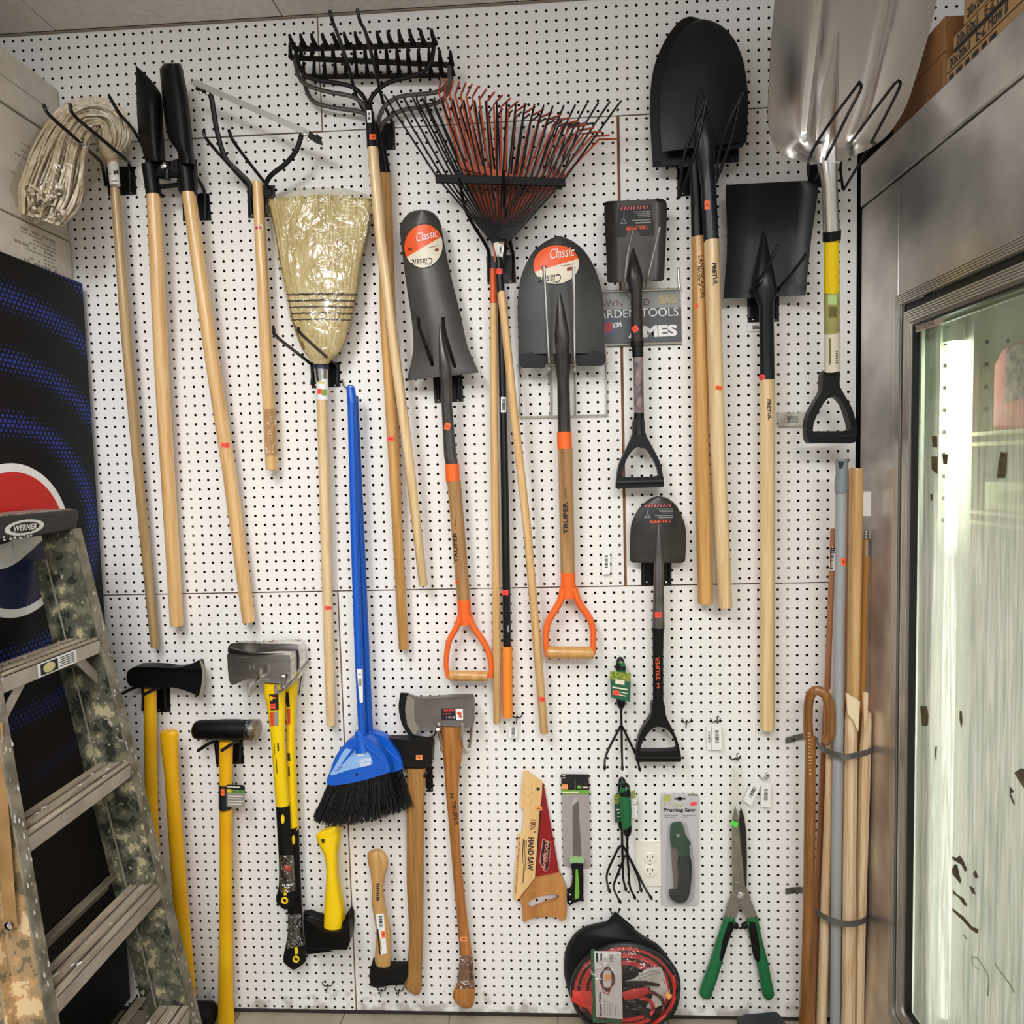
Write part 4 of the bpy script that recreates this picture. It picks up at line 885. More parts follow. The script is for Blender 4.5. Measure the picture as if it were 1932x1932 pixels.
TB = mat('black_tine', '#121213', .4); TR = mat('red_tine', '#c4522f', .45); RBAR = mat('orange_red_bar', '#c2501f', .45)
leafrake('front black leaf rake with a pale handle leaning right', (944, 466), (821, 336), (1066, 343), [rk(640, 540), rk(900, 560), rk(1200, 570), rk(1450, 590), rk(1765, 560)], 24, ((-14, -22), (14, -18)), TB, BLACKM, .09, [(946, 550, .088), (968, 760, .078), (995, 1000, .065), (1027, 1384, .04)], [15.5, 16, 16, 16.5], W_ASH, ex2)
leafrake('red leaf rake with an orange sleeve on its wooden handle', (940, 462), (866, 309), (1046, 356), [rk(880, 470), rk(1040, 490), rk(1250, 560), rk(1480, 620), rk(1690, 706)], 24, ((4, -28), (34, -1)), TR, RBAR, .055, [(931, 545, .05), (932, 800, .046), (936, 1100, .04), (938, 1364, .032)], [14.5, 15.5, 16, 15], W_ASH, ex1)
leafrake('black leaf rake with a black pole and orange foam grip', (946, 462), (858, 333), (1060, 348), [rk(770, 510), rk(1000, 560), rk(1250, 590), rk(1450, 640), rk(1590, 640)], 22, ((-2, -14), (22, -6)), TB, BPLAS, .03, [(944, 520, .028), (948, 720, .032), (953, 950, .035), (957, 1222, .036)], [13, 14, 15.5, 16], mat('black_pole', '#0f0f10', .3), ex3)
# ================================================================ SHOVELS
def dgrip_plastic(t, neck, arms, bar, d, material, name='d_grip'):
    b = MB(); b.ptube([q+(d,) for q in neck[0]], neck[1], 16)
    for A, w in arms: b.ptube([tuple(v)+(d,) for v in cr(A, 4)], w, 12, flat=(1, 1.05))
    b.ptube([bar[0]+(d,), bar[1]+(d,)], bar[2], 16)
    return t.part(name, b, material, sharp=60)
def dplate(t, outer, inner, d, th, material, bev=.006, name='d_grip'):
    b = MB(); b.prism(outer, d-th/2, th, holes=[inner]); return t.part(name, b, material, bevel=bev, sharp=50)
def classic(t, c, rx, ry, ang, targets, d, tw):
    ca, sa = math.cos(math.radians(ang)), math.sin(math.radians(ang))
    def E(r, a): x, y = rx*r*math.cos(a), ry*r*math.sin(a); return (c[0]+x*ca-y*sa, c[1]+x*sa+y*ca)
    def disc(s, lo=0, hi=360, cut=None):
        vs, fs = [], []; K, Rr = 40, 6
        for i in range(Rr+1):
            for k in range(K+1):
                a = math.radians(lo+(hi-lo)*k/K); vs.append(W(*E(s*i/Rr, a), d))
        for i in range(Rr):
            for k in range(K): a = i*(K+1)+k; fs.append((a, a+K+1, a+K+2, a+1))
        return vs, fs
    v, f = disc(1.05); rim = t.drape('sticker_rim', v, f, INK, targets, .0006)
    v, f = disc(1.0); o = t.drape('oval_sticker', v, f, mat('sticker_orange', '#ee5c22', .4), targets, .0011)
    # pale lower half beyond the slanted split
    vs, fs = [], []; K = 24; a0, a1 = tw
    for k in range(K+1):
        a = math.radians(a0+(a1-a0)*k/K); p = E(1.0, a); s = k/K; q0, q1 = E(1, math.radians(a0)), E(1, math.radians(a1)); q = (q0[0]*(1-s)+q1[0]*s, q0[1]*(1-s)+q1[1]*s)
        for j in range(6): u = j/5; vs.append(W(q[0]*(1-u)+p[0]*u, q[1]*(1-u)+p[1]*u, d))
    for k in range(K):
        for j in range(5): a = k*6+j; fs.append((a, a+6, a+7, a+1))
    t.drape('sticker_pale_half', vs, fs, CREAM, targets, .0016, parent=o)
    return o
def trlabel(t, q, d, targets, notch=True):      # black label with red hazard stripes, upside-down name
    def P(u, v): return ((q[0][0]*(1-u)+q[1][0]*u)*(1-v)+(q[3][0]*(1-u)+q[2][0]*u)*v, (q[0][1]*(1-u)+q[1][1]*u)*(1-v)+(q[3][1]*(1-u)+q[2][1]*u)*v)
    vs, fs = [], []; n = 12
    for i in range(n+1):
        v = i/n
        for j in range(n+1):
            u = j/n; w = .06*(1-min(1, v*1.3)) ; uu = w+(1-2*w)*u; vv = v
            if notch and v > .8: vv = v if abs(u-.47) > .16 else .8+(v-.8)*.05
            vs.append(W(*P(uu, vv), d))
    for i in range(n):
        for j in range(n): a = i*(n+1)+j; fs.append((a, a+n+1, a+n+2, a+1))
    lb = t.drape('label', vs, fs, INK, targets, .0012)
    t.rects('red_stripes', [[P(.12+k*.088, .02), P(.155+k*.088, .02), P(.125+k*.088, .13), P(.085+k*.088, .13)] for k in range(9)], d, mat('stripe_red', '#d4605a', .5), targets, .0024, parent=lb)
    t.text('TRUPER', P(.86, .66), P(.24, .68), abs(q[3][1]-q[0][1])*.13, d, ORANGEINK, targets, .0024, bold=.02, parent=lb)
    t.rects('fine_print', [[P(.92, .2+k*.06), P(.92-l, .2+k*.06), P(.92-l, .225+k*.06), P(.92, .225+k*.06)] for k, l in enumerate((.5, .42, .38, .34))]+[[P(.92, .47), P(.40, .47), P(.40, .51), P(.92, .51)], [P(.92, .55), P(.50, .55), P(.50, .60), P(.92, .60)]], d, GREYINK, targets, .0024, parent=lb)
    a, b_, c_ = P(.19, .18), P(.19, .42), P(.19, .58)
    t.rects('shovel_drawing', [[P(.18, .16), P(.20, .16), P(.20, .42), P(.18, .42)], [P(.19, .42), P(.21, .42), P(.27, .57), P(.25, .57)], [P(.17, .42), P(.19, .42), P(.13, .57), P(.11, .57)], [P(.10, .55), P(.28, .55), P(.28, .585), P(.10, .585)]], d, GREYINK, targets, .0024, parent=lb)
    return lb
def ridge(pts, w, b=None, flat=None):   # tapering raised socket on a blade
    b = b or MB(); b.ptube(pts, w, 16, flat=flat or (1, .8)); return b
def spade():
    t = Thing('drain_spade', 'long narrow grey drain spade with oval sticker, wooden shaft and orange D-handle', 'spade')
    d = .06; b = MB()
    b.blade([(cE(1165, 207), cE(1195, 207)), (cE(1105, 218), cE(1245, 222)), (cE(1060, 252), cE(1283, 258)), (cE(1030, 300), cE(1303, 300)), (cE(1020, 345), cE(1314, 350)), (cE(1030, 460), cE(1334, 460)), (cE(1060, 700), cE(1382, 690)), (cE(1098, 950), cE(1440, 920)), (cE(1113, 1090), cE(1478, 1100)), (cE(1113, 1180), cE(1500, 1180)), (cE(1100, 1270), cE(1535, 1265)), (cE(1080, 1345), cE(1566, 1330)), (cE(1070, 1405), cE(1568, 1348))],
            d, lambda u, v: .030*(1-u*u)*(1-.35*v), .0025, 22, 4)
    bl = t.part('blade', b, mat('spade_enamel', '#454240', .42, .3, col2='#504d4a', scale=14))
    b = ridge([cE(1300, 1010)+(.089,), cE(1315, 1180)+(.092,), cE(1335, 1320)+(.090,), cE(1345, 1400)+(.080,), cE(1348, 1560)+(.066,), cE(1372, 1932)+(.055,), (853, 876, .052)], [3, 13, 22, 21.5, 20.5, 24, 25]); so_ = t.part('socket', b, mat('socket_steel', '#4f4c4b', .33, .6, col2='#615d5b', scale=30))
    price(t, *cE(1352, 1725), 11, 13, .06, [so_], 15)
    b = MB(); b.ptube([(853, 875, .052), (854.5, 908, .051)], [27, 27.5], 18); t.part('orange_collar', b, ORG)
    b = MB(); b.ptube([(856.5, 907, .051), (875, 1131, .042)], [26.5, 26], 18); sh = t.part('shaft', b, W_BROWN)
    t.text('TRUPER', cH(236, 972), cH(228, 756), 6.8, .06, INK, [sh], bold=.025); t.text('Classic', cH(228, 735), cH(222, 662), 3.6, .06, mat('brown_ink', '#5c4630', .6), [sh], shear=.4)
    price(t, *cH(231, 1107), 6, 8, .05, [sh], 0)
    b = MB(); b.ptube([(875, 1130, .042), (876.5, 1160, .041), (878, 1178, .041)], [26.5, 25.5, 22], 18); g = t.part('orange_yoke', b, ORG, sharp=60)
    b = MB()
    for P_ in ([(870, 1160), (862, 1182), (848, 1208), (843, 1232), (842, 1258), (846, 1278)], [(884, 1160), (893, 1182), (913, 1212), (923, 1236), (927, 1262), (925, 1278)]):
        b.ptube([tuple(v)+(.041,) for v in cr(P_, 4)], [13, 11.5, 10, 9, 9, 9, 9, 9.5, 10], 12, flat=(.95, 1.7)) if False else b.ptube([tuple(v)+(.041,) for v in cr(P_, 4)], [14, 9.5], 12, flat=(.95, 1.5))
    t.part('yoke_arms', b, ORG, parent=g, sharp=60)
    b = MB(); b.ptube([(848, 1275, .041), (852, 1275, .041), (915, 1275.5, .041), (920, 1275.5, .041)], [18, 20.5, 20.5, 18], 18); t.part('wooden_grip', b, W_GOLD)
    st = classic(t, (799, 464), 36, 41, 12, [bl], .085, (-36, 138))
    t.text('Classic', cE(1140, 432), cE(1290, 396), 16, .085, WHITE, [bl], .0026, shear=.35, parent=st)
    t.text('Classic', cE(1245, 542), cE(1095, 556), 13, .085, INK, [bl], .0026, shear=.35, parent=st)
    t.rects('sticker_marks', [cE([(1075, 475), (1103, 470), (1105, 490), (1077, 492)]), cE([(1225, 470), (1290, 455), (1291, 458), (1226, 473)]), cE([(1265, 480), (1290, 474), (1291, 494), (1266, 498)])], .085, mat('sticker_brown', '#8a2c14', .5), [bl], .0026, parent=st)
    t.done()
spade()
def roundshovel():
    t = Thing('round_point_shovel', 'large grey round-point shovel with oval sticker, wooden shaft and orange D-handle', 'shovel')
    d = .055; b = MB()
    b.blade([(cF(565, 392), cF(590, 392)), (cF(500, 418), cF(655, 418)), (cF(430, 465), cF(722, 465)), (cF(380, 520), cF(775, 525)), (cF(335, 605), cF(822, 610)), (cF(303, 700), cF(855, 700)), (cF(288, 800), cF(880, 800)), (cF(285, 930), cF(890, 930)), (cF(290, 1080), cF(893, 1080)), (cF(294, 1218), cF(895, 1212))],
            d, lambda u, v: .026*(1-u*u)*(.4+.6*min(1, v*2)), .0025, 24, 4)
    bl = t.part('blade', b, mat('shovel_enamel', '#363635', .45, .25, col2='#414140', scale=14))
    b = MB()
    for q in ([(296, 1225), (380, 1205), (500, 1190), (500, 1255), (470, 1312), (320, 1312), (300, 1295)], [(690, 1190), (800, 1195), (895, 1215), (895, 1285), (870, 1298), (705, 1302), (690, 1262)]):
        b.prism(cF(q), d+.006, .008)
    t.part('foot_step', b, BLACK, bevel=.002)
    b = ridge([cF(575, 775)+(.084,), cF(585, 900)+(.082,), cF(595, 1080)+(.078,), cF(600, 1200)+(.070,), cF(602, 1300)+(.062,), cF(605, 1400)+(.058,), cF(612, 1770)+(.052,)], [3, 14, 28, 32, 29, 23, 24.5]); so_ = t.part('socket', b, mat('socket_steel2', '#35322f', .35, .5, col2='#4a4643', scale=30))
    b = MB(); b.ptube([(1064.5, 815, .052), (1065.5, 847, .051)], [28, 28.5], 18); t.part('orange_collar', b, ORG)
    b = MB(); b.ptube([(1066.5, 846, .051), (1071.5, 1080, .042)], [28, 28], 18); sh = t.part('shaft', b, W_BROWN)
    t.text('TRUPER', cH(1012, 772), cH(1008, 545), 9.5, .06, INK, [sh], bold=.03); t.text('Classic', cH(1000, 525), cH(998, 445), 4.5, .06, mat('brown_ink', '#5c4630', .6), [sh], shear=.4)
    b = MB(); b.ptube([(1071.5, 1079, .042), (1072, 1105, .041), (1073, 1128, .041)], [28.5, 29, 26], 18); g = t.part('orange_yoke', b, ORG, sharp=60)
    b = MB()
    for P_ in ([(1064, 1108), (1056, 1136), (1036, 1170), (1030, 1196), (1031, 1222), (1034, 1238)], [(1082, 1108), (1093, 1138), (1112, 1166), (1119, 1190), (1119, 1215), (1119, 1234)]):
        b.ptube([tuple(v)+(.041,) for v in cr(P_, 4)], [16, 11], 12, flat=(.95, 1.5))
    t.part('yoke_arms', b, ORG, parent=g, sharp=60)
    b = MB(); b.ptube([(1032, 1231, .041), (1036, 1231, .041), (1115, 1231.5, .041), (1120, 1231.5, .041)], [21, 24, 24, 21], 18); t.part('wooden_grip', b, W_GOLD)
    st = classic(t, (1049.4, 499), 43.5, 36.5, -8, [bl], .08, (-8, 167))
    t.text('Classic', cF(515, 552), cF(688, 530), 19, .08, WHITE, [bl], .0026, shear=.35, parent=st)
    t.text('Classic', cF(585, 655), cF(420, 678), 16, .08, INK, [bl], .0026, shear=.35, parent=st)
    t.rects('sticker_marks', [cF([(450, 600), (485, 596), (486, 614), (451, 618)]), cF([(585, 600), (680, 585), (681, 588), (586, 603)]), cF([(630, 612), (680, 605), (681, 630), (631, 636)])], .08, mat('sticker_brown', '#8a2c14', .5), [bl], .0026, parent=st)
    t.done()
roundshovel()
def minisquare():
    t = Thing('square_shovel', 'short square-mouth shovel with a black striped label and black D-handle, over the metal sign', 'shovel')
    d = .05; b = MB(); x = lambda a, c_: cF(a, c_)
    b.blade([(x(920, 147), x(1300, 130)), (x(900, 155), x(1322, 145)), (x(893, 180), x(1330, 175)), (x(893, 260), x(1330, 260)), (x(900, 400), x(1325, 400)), (x(908, 560), x(1318, 550)), (x(910, 680), x(1312, 670)), (x(912, 705), x(1308, 695)), (x(925, 718), x(1295, 705))],
            d, lambda u, v: .022*max(0, (abs(u)-.62)/.38)**1.5*(1-.3*v) if abs(u) > .62 else 0, .0025, 26, 4)
    bl = t.part('blade', b, mat('mini_shovel_paint', '#34302d', .4, .35, col2='#3e3935', scale=22))
    b = ridge([x(1095, 478)+(.055,), x(1098, 560)+(.060,), x(1103, 640)+(.064,), x(1108, 710)+(.064,), x(1118, 800)+(.06,), x(1122, 1135)+(.05,)], [3, 15, 26, 29, 20.5, 22.5]); so_ = t.part('socket', b, PEARL2)
    price(t, *x(1108, 1042), 12, 11, .06, [so_], -30, STICKR)
    b = MB(); b.ptube([x(1122, 1130)+(.05,), x(1122, 1168)+(.049,)], [25, 24.5], 16); b.ptube([x(1124, 1165)+(.049,), x(1128, 1240)+(.048,)], [21.5, 20.5], 16); t.part('black_collar', b, BPLAS)
    b = MB(); b.ptube([x(1130, 1225)+(.048,), x(1136, 1640)+(.046,)], [18, 18.5], 16); sh = t.part('shaft', b, mat('grey_shaft', '#3b3838', .4))
    t.quad('label_wrap', [x(1102, 1240), x(1160, 1240), x(1166, 1630), x(1104, 1630)], .05, mat('wrap_print', '#5b5254', .35, col2='#9a8484', scale=55), [sh], .001, 5, 10)
    dplate(t, sp([cH(1470, -30), cH(1545, -30), cH(1552, 60), cH(1595, 150), cH(1655, 270), cH(1680, 400), cH(1675, 440), cH(1600, 444), cH(1420, 450), cH(1352, 452), cH(1348, 420), cH(1365, 290), cH(1420, 170), cH(1462, 70)], 3), sp([cH(1515, 160), cH(1470, 178), cH(1425, 240), cH(1398, 310), cH(1388, 350), cH(1402, 372), cH(1520, 372), cH(1630, 366), cH(1644, 345), cH(1625, 285), cH(1590, 215), cH(1555, 172)], 3), .045, .024, BPLAS)
    b = MB(); b.ptube([x(1136, 1630)+(.046,), cH(1505, 10)+(.045,), cH(1507, 80)+(.045,)], [19, 20, 24], 16); t.part('grip_neck', b, BPLAS)
    b = MB(); b.ptube([cH(1352, 412)+(.045,), cH(1676, 404)+(.045,)], [19.5, 19.5], 18); t.part('grip_bar', b, BPLAS)
    trlabel(t, [x(985, 183), x(1235, 170), x(1242, 385), x(972, 398)], .055, [bl]); t.done()
minisquare()
def miniround():
    t = Thing('round_point_shovel', 'small round-point shovel with a black striped label and black D-handle', 'shovel')
    d = .035; b = MB()
    b.blade([(cH(1635, 505), cH(1660, 505)), (cH(1590, 520), cH(1712, 522)), (cH(1530, 565), cH(1768, 570)), (cH(1485, 625), cH(1800, 630)), (cH(1455, 700), cH(1828, 705)), (cH(1446, 780), cH(1838, 780)), (cH(1444, 870), cH(1836, 870)), (cH(1443, 940), cH(1832, 945)), (cH(1445, 958), cH(1828, 962)), (cH(1468, 972), cH(1808, 974))],
            d, lambda u, v: .020*(1-u*u)*(.5+.5*min(1, v*2)), .0025, 22, 4)
    bl = t.part('blade', b, mat('mini_round_paint', '#34312d', .38, .35, col2='#3f3b36', scale=22))
    b = ridge([cH(1645, 700)+(.055,), cH(1645, 800)+(.056,), cH(1645, 900)+(.054,), cH(1645, 975)+(.052,), cH(1645, 1100)+(.05,), cH(1643, 1430)+(.045,)], [3, 9, 15, 18, 19.5, 24]); so_ = t.part('socket', b, mat('socket_bright', '#6a6663', .28, .75, col2='#7d7875', scale=30))
    price(t, *cH(1642, 1337), 13, 10, .06, [so_], 0, STICKR)
    b = MB(); b.ptube([cH(1641, 1428)+(.045,), cH(1641, 1470)+(.045,), cK(818, 40)+(.044,), cK(819, 300)+(.043,)], [24.5, 21, 20, 20], 16); sh = t.part('foam_shaft', b, BLACKM)
    t.text('TRUPER', cK(830, 170), cK(826, 52), 8, .05, ORANGEINK, [sh], bold=.02); t.rects('logo_mark', [[cK(811, 188), cK(828, 188), cK(828, 192), cK(811, 192)], [cK(811, 208), cK(828, 208), cK(828, 212), cK(811, 212)], [cK(817, 188), cK(822, 188), cK(822, 212), cK(817, 212)]], .05, ORANGEINK, [sh])
    x = lambda a, c_: cK(a, c_)
    dplate(t, sp([x(790, 290), x(848, 290), x(858, 350), x(880, 400), x(912, 465), x(932, 540), x(934, 585), x(880, 590), x(760, 590), x(712, 591), x(705, 575), x(712, 500), x(735, 430), x(772, 375), x(785, 340)], 3), sp([x(820, 410), x(785, 425), x(752, 465), x(730, 515), x(735, 536), x(820, 537), x(905, 533), x(912, 515), x(895, 465), x(865, 425)], 3), .042, .024, BPLAS)
    b = MB(); b.ptube([x(708, 564)+(.042,), x(932, 564)+(.042,)], [19, 19], 18); t.part('grip_bar', b, BPLAS)
    trlabel(t, [cH(1530, 560), cH(1765, 560), cH(1772, 722), cH(1510, 730)], .05, [bl]); t.done()
miniround()
def longround(front):
    if front:
        t = Thing('long_handled_shovel', 'black round-point shovel with a pale lettered handle, in front of its darker twin', 'shovel', 'long-handled round-point shovels')
        P = [(365, 93, 385, 93), (325, 108, 425, 104), (270, 160, 480, 135), (225, 235, 530, 195), (190, 330, 565, 275), (173, 430, 585, 370), (169, 520, 594, 470), (170, 620, 592, 580), (178, 735, 588, 685)]
        d = .085; sk = [(358, 372, .102), (362, 480, .106), (372, 600, .106), (385, 700, .100), (392, 800, .095), (402, 900, .092), (416, 1172, .085)]; sw = [3, 17, 32, 43, 30, 27.5, 27.5]; mt = mat('front_shovel_paint', '#10171a', .38, .05, spec=.35)
        hp, hw = [(1342, 454, .084), (1355, 860, .064), (1369, 1148, .050)], [27.5, 28, 25]; hm = W_PALE
    else:
        t = Thing('long_handled_shovel', 'black round-point shovel with a golden lettered handle, behind its pale-handled twin', 'shovel', 'long-handled round-point shovels')
        P = [(305, 80, 325, 80), (265, 100, 370, 98), (210, 165, 430, 160), (165, 250, 480, 235), (135, 340, 520, 320), (121, 450, 540, 430), (119, 560, 548, 540), (125, 680, 550, 660), (133, 806, 548, 785)]
        d = .045; sk = [(330, 420, .060), (332, 560, .063), (338, 700, .062), (342, 790, .058), (345, 900, .054), (352, 1156, .050)]; sw = [3, 16, 26, 28, 23, 24]; mt = mat('rear_shovel_paint', '#050506', .55, spec=.3)
        hp, hw = [(1318, 448, .050), (1324, 860, .042), (1331, 1140, .034)], [26, 29, 29]; hm = W_GOLD
    b = MB(); b.blade([(cC(a, c_), cC(e, f)) for a, c_, e, f in P], d, lambda u, v: .024*(1-u*u)*(.4+.6*min(1, v*2)), .0025, 22, 4); t.part('blade', b, mt)
    b = MB()
    if front: b.prism(cC([(440, 690), (588, 685), (566, 712), (470, 725), (440, 735)]), d-.004, .006)
    else: b.prism(cC([(430, 740), (548, 735), (545, 780), (430, 790)]), d+.002, .006); b.prism(cC([(133, 780), (250, 775), (300, 790), (250, 806), (133, 806)]), d+.002, .006)
    t.part('foot_step', b, mt)
    b = ridge([cC(*q[:2])+(q[2],) for q in sk], sw); so_ = t.part('socket', b, mat('socket_blue_black', '#1c2125', .32, .2) if front else BPLAS)
    b = MB(); b.ptube(hp, hw, 16, round_end=.4); h = t.part('handle', b, hm)
    if front:
        price(t, *cC(396, 994), 10, 17, .1, [so_], 0); t.text('PRETUL', cG(203, 632), cG(212, 768), 8, .09, INK, [h], bold=.04); price(t, *cG(245, 1390), 14, 8, .08, [h], 10)
    else:
        t.text('LANDSCAPERS', cG(120, 588), cG(135, 845), 10, .06, mat('burnt_ink', '#4c2a14', .6), [h]); t.text('SELECT', cG(112, 648), cG(118, 772), 4, .06, mat('burnt_ink', '#4c2a14', .6), [h]); price(t, *cG(110, 892), 7, 8, .06, [h], 0)
    t.done()
longround(True); longround(False)
def longsquare():
    t = Thing('long_handled_shovel', 'dark square-point shovel with a long pale lettered handle', 'shovel')
    d = .045; b = MB(); x = lambda a, c_: cG(a, c_)
    b.blade([(x(292, 156), x(842, 128)), (x(287, 205), x(850, 178)), (x(292, 330), x(830, 330)), (x(296, 480), x(808, 480)), (x(293, 620), x(793, 620)), (x(282, 750), x(780, 750)), (x(273, 848), x(775, 828))],
            d, lambda u, v: .028*max(0, (abs(u)-.55)/.45)**1.6*(1-.4*v) if abs(u) > .55 else 0, .0025, 30, 4); bl = t.part('blade', b, DKBLADE)
    b = ridge([x(520, 440)+(.050,), x(520, 560)+(.058,), x(521, 700)+(.064,), x(526, 800)+(.062,), x(534, 900)+(.058,), x(540, 1346)+(.052,)], [4, 17, 34, 44, 26, 27]); so_ = t.part('socket', b, mat('socket_black2', '#14181b', .32, .2))
    price(t, *x(508, 1325), 11, 9, .07, [so_], 5, STICKR)
    b = MB(); b.ptube([(1447.5, 717, .052), (1448, 1050, .042), (1448, 1378, .032)], [27, 27, 26.5], 16, round_end=.4); h = t.part('handle', b, W_PALE)
    t.text('PRETUL', x(538, 1460), x(544, 1585), 6.5, .06, INK, [h], bold=.03); t.done()
longsquare()
def scoop():
    t = Thing('scoop_shovel', 'large polished aluminium scoop with yellow shaft and black D-handle, cut off by the top edge', 'shovel')
    d = .25; b = MB(); x = lambda a, c_: cC(a, c_)
    def df(u, v):
        s = .055*max(0, (abs(u)-.45)/.55)**1.7
        for c_, w in ((-.42, .055), (.42, .055)):
            s += .012*math.exp(-((u-c_)/w)**2)*(1 if v < .66 else max(0, 1-(v-.66)/.06))
        return s+.05*max(0, (v-.78)/.22)**1.8
    b.blade([(x(740, -190), x(1540, -190)), (x(728, -60), x(1520, -60)), (x(716, 80), x(1492, 80)), (x(705, 220), x(1455, 220)), (x(697, 380), x(1412, 360)), (x(691, 520), x(1370, 490)), (x(695, 610), x(1325, 580)), (x(715, 690), x(1265, 660)), (x(760, 745), x(1195, 712)), (x(830, 775), x(1120, 750)), (x(905, 790), x(1040, 785))], d, df, .002, 44, 5)
    m, nt, p = base_mat('polished_aluminium'); p.inputs['Metallic'].default_value = 1; p.inputs['Base Color'].default_value = lin('#f1efed')
    g = nt.nodes.new('ShaderNodeTexCoord'); mp = nt.nodes.new('ShaderNodeMapping'); mp.inputs['Scale'].default_value = (30, 30, 1.5); nz = nt.nodes.new('ShaderNodeTexNoise'); nz.inputs['Scale'].default_value = 1
    mr = nt.nodes.new('ShaderNodeMapRange'); mr.inputs[3].default_value = .16; mr.inputs[4].default_value = .34; nt.links.new(g.outputs['Object'], mp.inputs[0]); nt.links.new(mp.outputs[0], nz.inputs['Vector']); nt.links.new(nz.outputs['Fac'], mr.inputs[0]); nt.links.new(mr.outputs[0], p.inputs['Roughness'])
    bl = t.part('blade', b, m)
    b = ridge([x(1030, 155)+(.256,), x(1010, 300)+(.266,), x(990, 450)+(.276,), x(975, 620)+(.290,), x(975, 760)+(.294,), x(990, 900)+(.268,), x(999, 1125)+(.235,)], [5, 18, 30, 36, 36, 27, 28.5]); t.part('socket', b, m)
    b = MB(); b.ptube([x(1001, 1120)+(.236,), x(1000, 1166)+(.229,)], [31, 30.5], 18); t.part('black_collar', b, BPLAS)
    b = MB(); b.ptube([(1569, 453, .230), (1569.3, 552, .1860)], [25.5, 26.6], 18); sh = t.part('shaft', b, mat('shaft_yellow', '#eecb0c', .4))
    y = lambda a, c_: cG(a, c_)
    b = MB(); b.ptube([y(931, 806)+(.1866,), y(932, 1056)+(.1520,)], [26.7, 26.7], 18); l1 = t.part('olive_label', b, mat('olive_label', '#9a9656', .45, col2='#a8a468', scale=40))
    t.quad('green_patch', [y(908, 825), y(962, 825), y(962, 885), y(908, 885)], .17, mat('pale_green', '#b6d88a', .5), [l1], .0008)
    t.rects('label_print', [[y(915+8*k, 895+7*(k % 2)), y(919+8*k, 895), y(919+8*k, 965), y(915+8*k, 965-9*(k % 2))] for k in range(6)], .17, mat('brown_print', '#4d4218', .5), [l1])
    b = MB(); b.ptube([y(933, 1055)+(.1522,), y(934, 1285)+(.1203,)], [27, 27.6], 18); l2 = t.part('white_label', b, CREAM)
    t.rects('label_print', [[y(955, 1165+i*14), y(970, 1165+i*14), y(970, 1171+i*14), y(955, 1171+i*14)] for i in range(6)]+[[y(915, 1090), y(925, 1090), y(925, 1250), y(915, 1250)]], .17, mat('olive_print', '#6a6a3a', .5), [l2])
    dplate(t, sp([y(884, 1285), y(978, 1285), y(980, 1370), y(1005, 1425), y(1055, 1515), y(1082, 1610), y(1090, 1660), y(1062, 1722), y(1000, 1725), y(860, 1725), y(796, 1722), y(779, 1650), y(790, 1560), y(835, 1470), y(875, 1400)], 3), sp([y(935, 1445), y(900, 1462), y(860, 1520), y(828, 1590), y(818, 1640), y(830, 1656), y(935, 1655), y(1035, 1648), y(1046, 1620), y(1030, 1560), y(1005, 1490), y(970, 1450)], 3), .105, .028, BPLAS, .008)
    b = MB(); b.ptube([y(795, 1690)+(.105,), y(1066, 1688)+(.105,)], [22, 22], 18); t.part('grip_bar', b, BPLAS); t.done()
scoop()
# ================================================================ SIGN, RACK, OUTLET, TAGS
def sign():
    t = Thing('metal_sign', 'grey metal garden tools sign, partly hidden behind two shovels', 'sign')
    x = lambda a, c_: cF(a, c_); d = .0045
    b = MB(); b.prism([x(560, 800), x(1425, 770), x(1435, 1150), x(570, 1180)], d-.003, .003); t.part('plate', b, mat('sign_grey', '#8f918f', .5))
    b = MB(); b.prism([x(565, 918), x(1430, 890), x(1434, 1133), x(570, 1163)], d+.0002, .0004); t.part('dark_band', b, mat('sign_dark', '#4b4d51', .5, col2='#55585c', scale=20))
    def tx(s, a, e, h, m_, **k): t.text(s, a, e, h, d+.0012, m_, **k)
    tx('LAWN  AND', x(828, 890), x(1212, 876), 12.5, mat('sign_red_ink', '#7c5550', .6)); tx('GARDEN TOOLS', x(795, 972), x(1412, 950), 16, WHITE); tx('AMES', x(1060, 1108), x(1405, 1092), 22, WHITE, bold=.05)
    b = MB(); b.prism([x(870, 985), x(960, 975), x(965, 1080), x(880, 1090)], d+.0008, .0003); t.part('blue_badge', b, mat('badge_blue', '#40577e', .5))
    b = MB(); b.prism(sp([x(895, 1010), x(925, 990), x(950, 1010), x(950, 1050), x(915, 1075), x(890, 1050)], 3), d+.0012, .0003); t.part('red_badge', b, mat('badge_red', '#b03a40', .5))
    tx('SATISFACTION', x(795, 1075), x(1015, 1025), 10, WHITE, bold=.03)
    b = MB(); b.prism([x(1270, 805), x(1400, 800), x(1402, 862), x(1272, 868)], d+.0008, .0003); t.part('stained_patch', b, mat('old_tape', '#b5a98c', .6, col2='#9d9078', scale=80))
    b = MB(); b.tube([W(*x(560, 790), .009), W(*x(1425, 763), .009)], .0028, 8); b.tube([W(*x(600, 1165), .009), W(*x(1432, 1137), .009)], .0028, 8); b.tube([W(*x(1412, 618), .006), W(*x(1413, 690), .009), W(*x(1424, 770), .009)], .0025, 8); t.part('wire_rail', b, WIRE); t.done()
    t = Thing('wire_rack', 'silver wire rack behind the large round-point shovel', 'rack'); b = MB()
    for a, e in (((275, 1300), (918, 1279)), ((293, 1662), (918, 1646)), ((293, 1165), (300, 1665)), ((515, 1290), (517, 1660)), ((690, 1270), (690, 1655)), ((905, 1235), (908, 1650)), ((505, 1290), (507, 1420)), ((900, 1160), (905, 1290))):
        b.tube([W(*x(*a), .0075), W(*x(*e), .0075)], .0026, 8)
    t.part('wire_frame', b, WIRE); t.done()
sign()
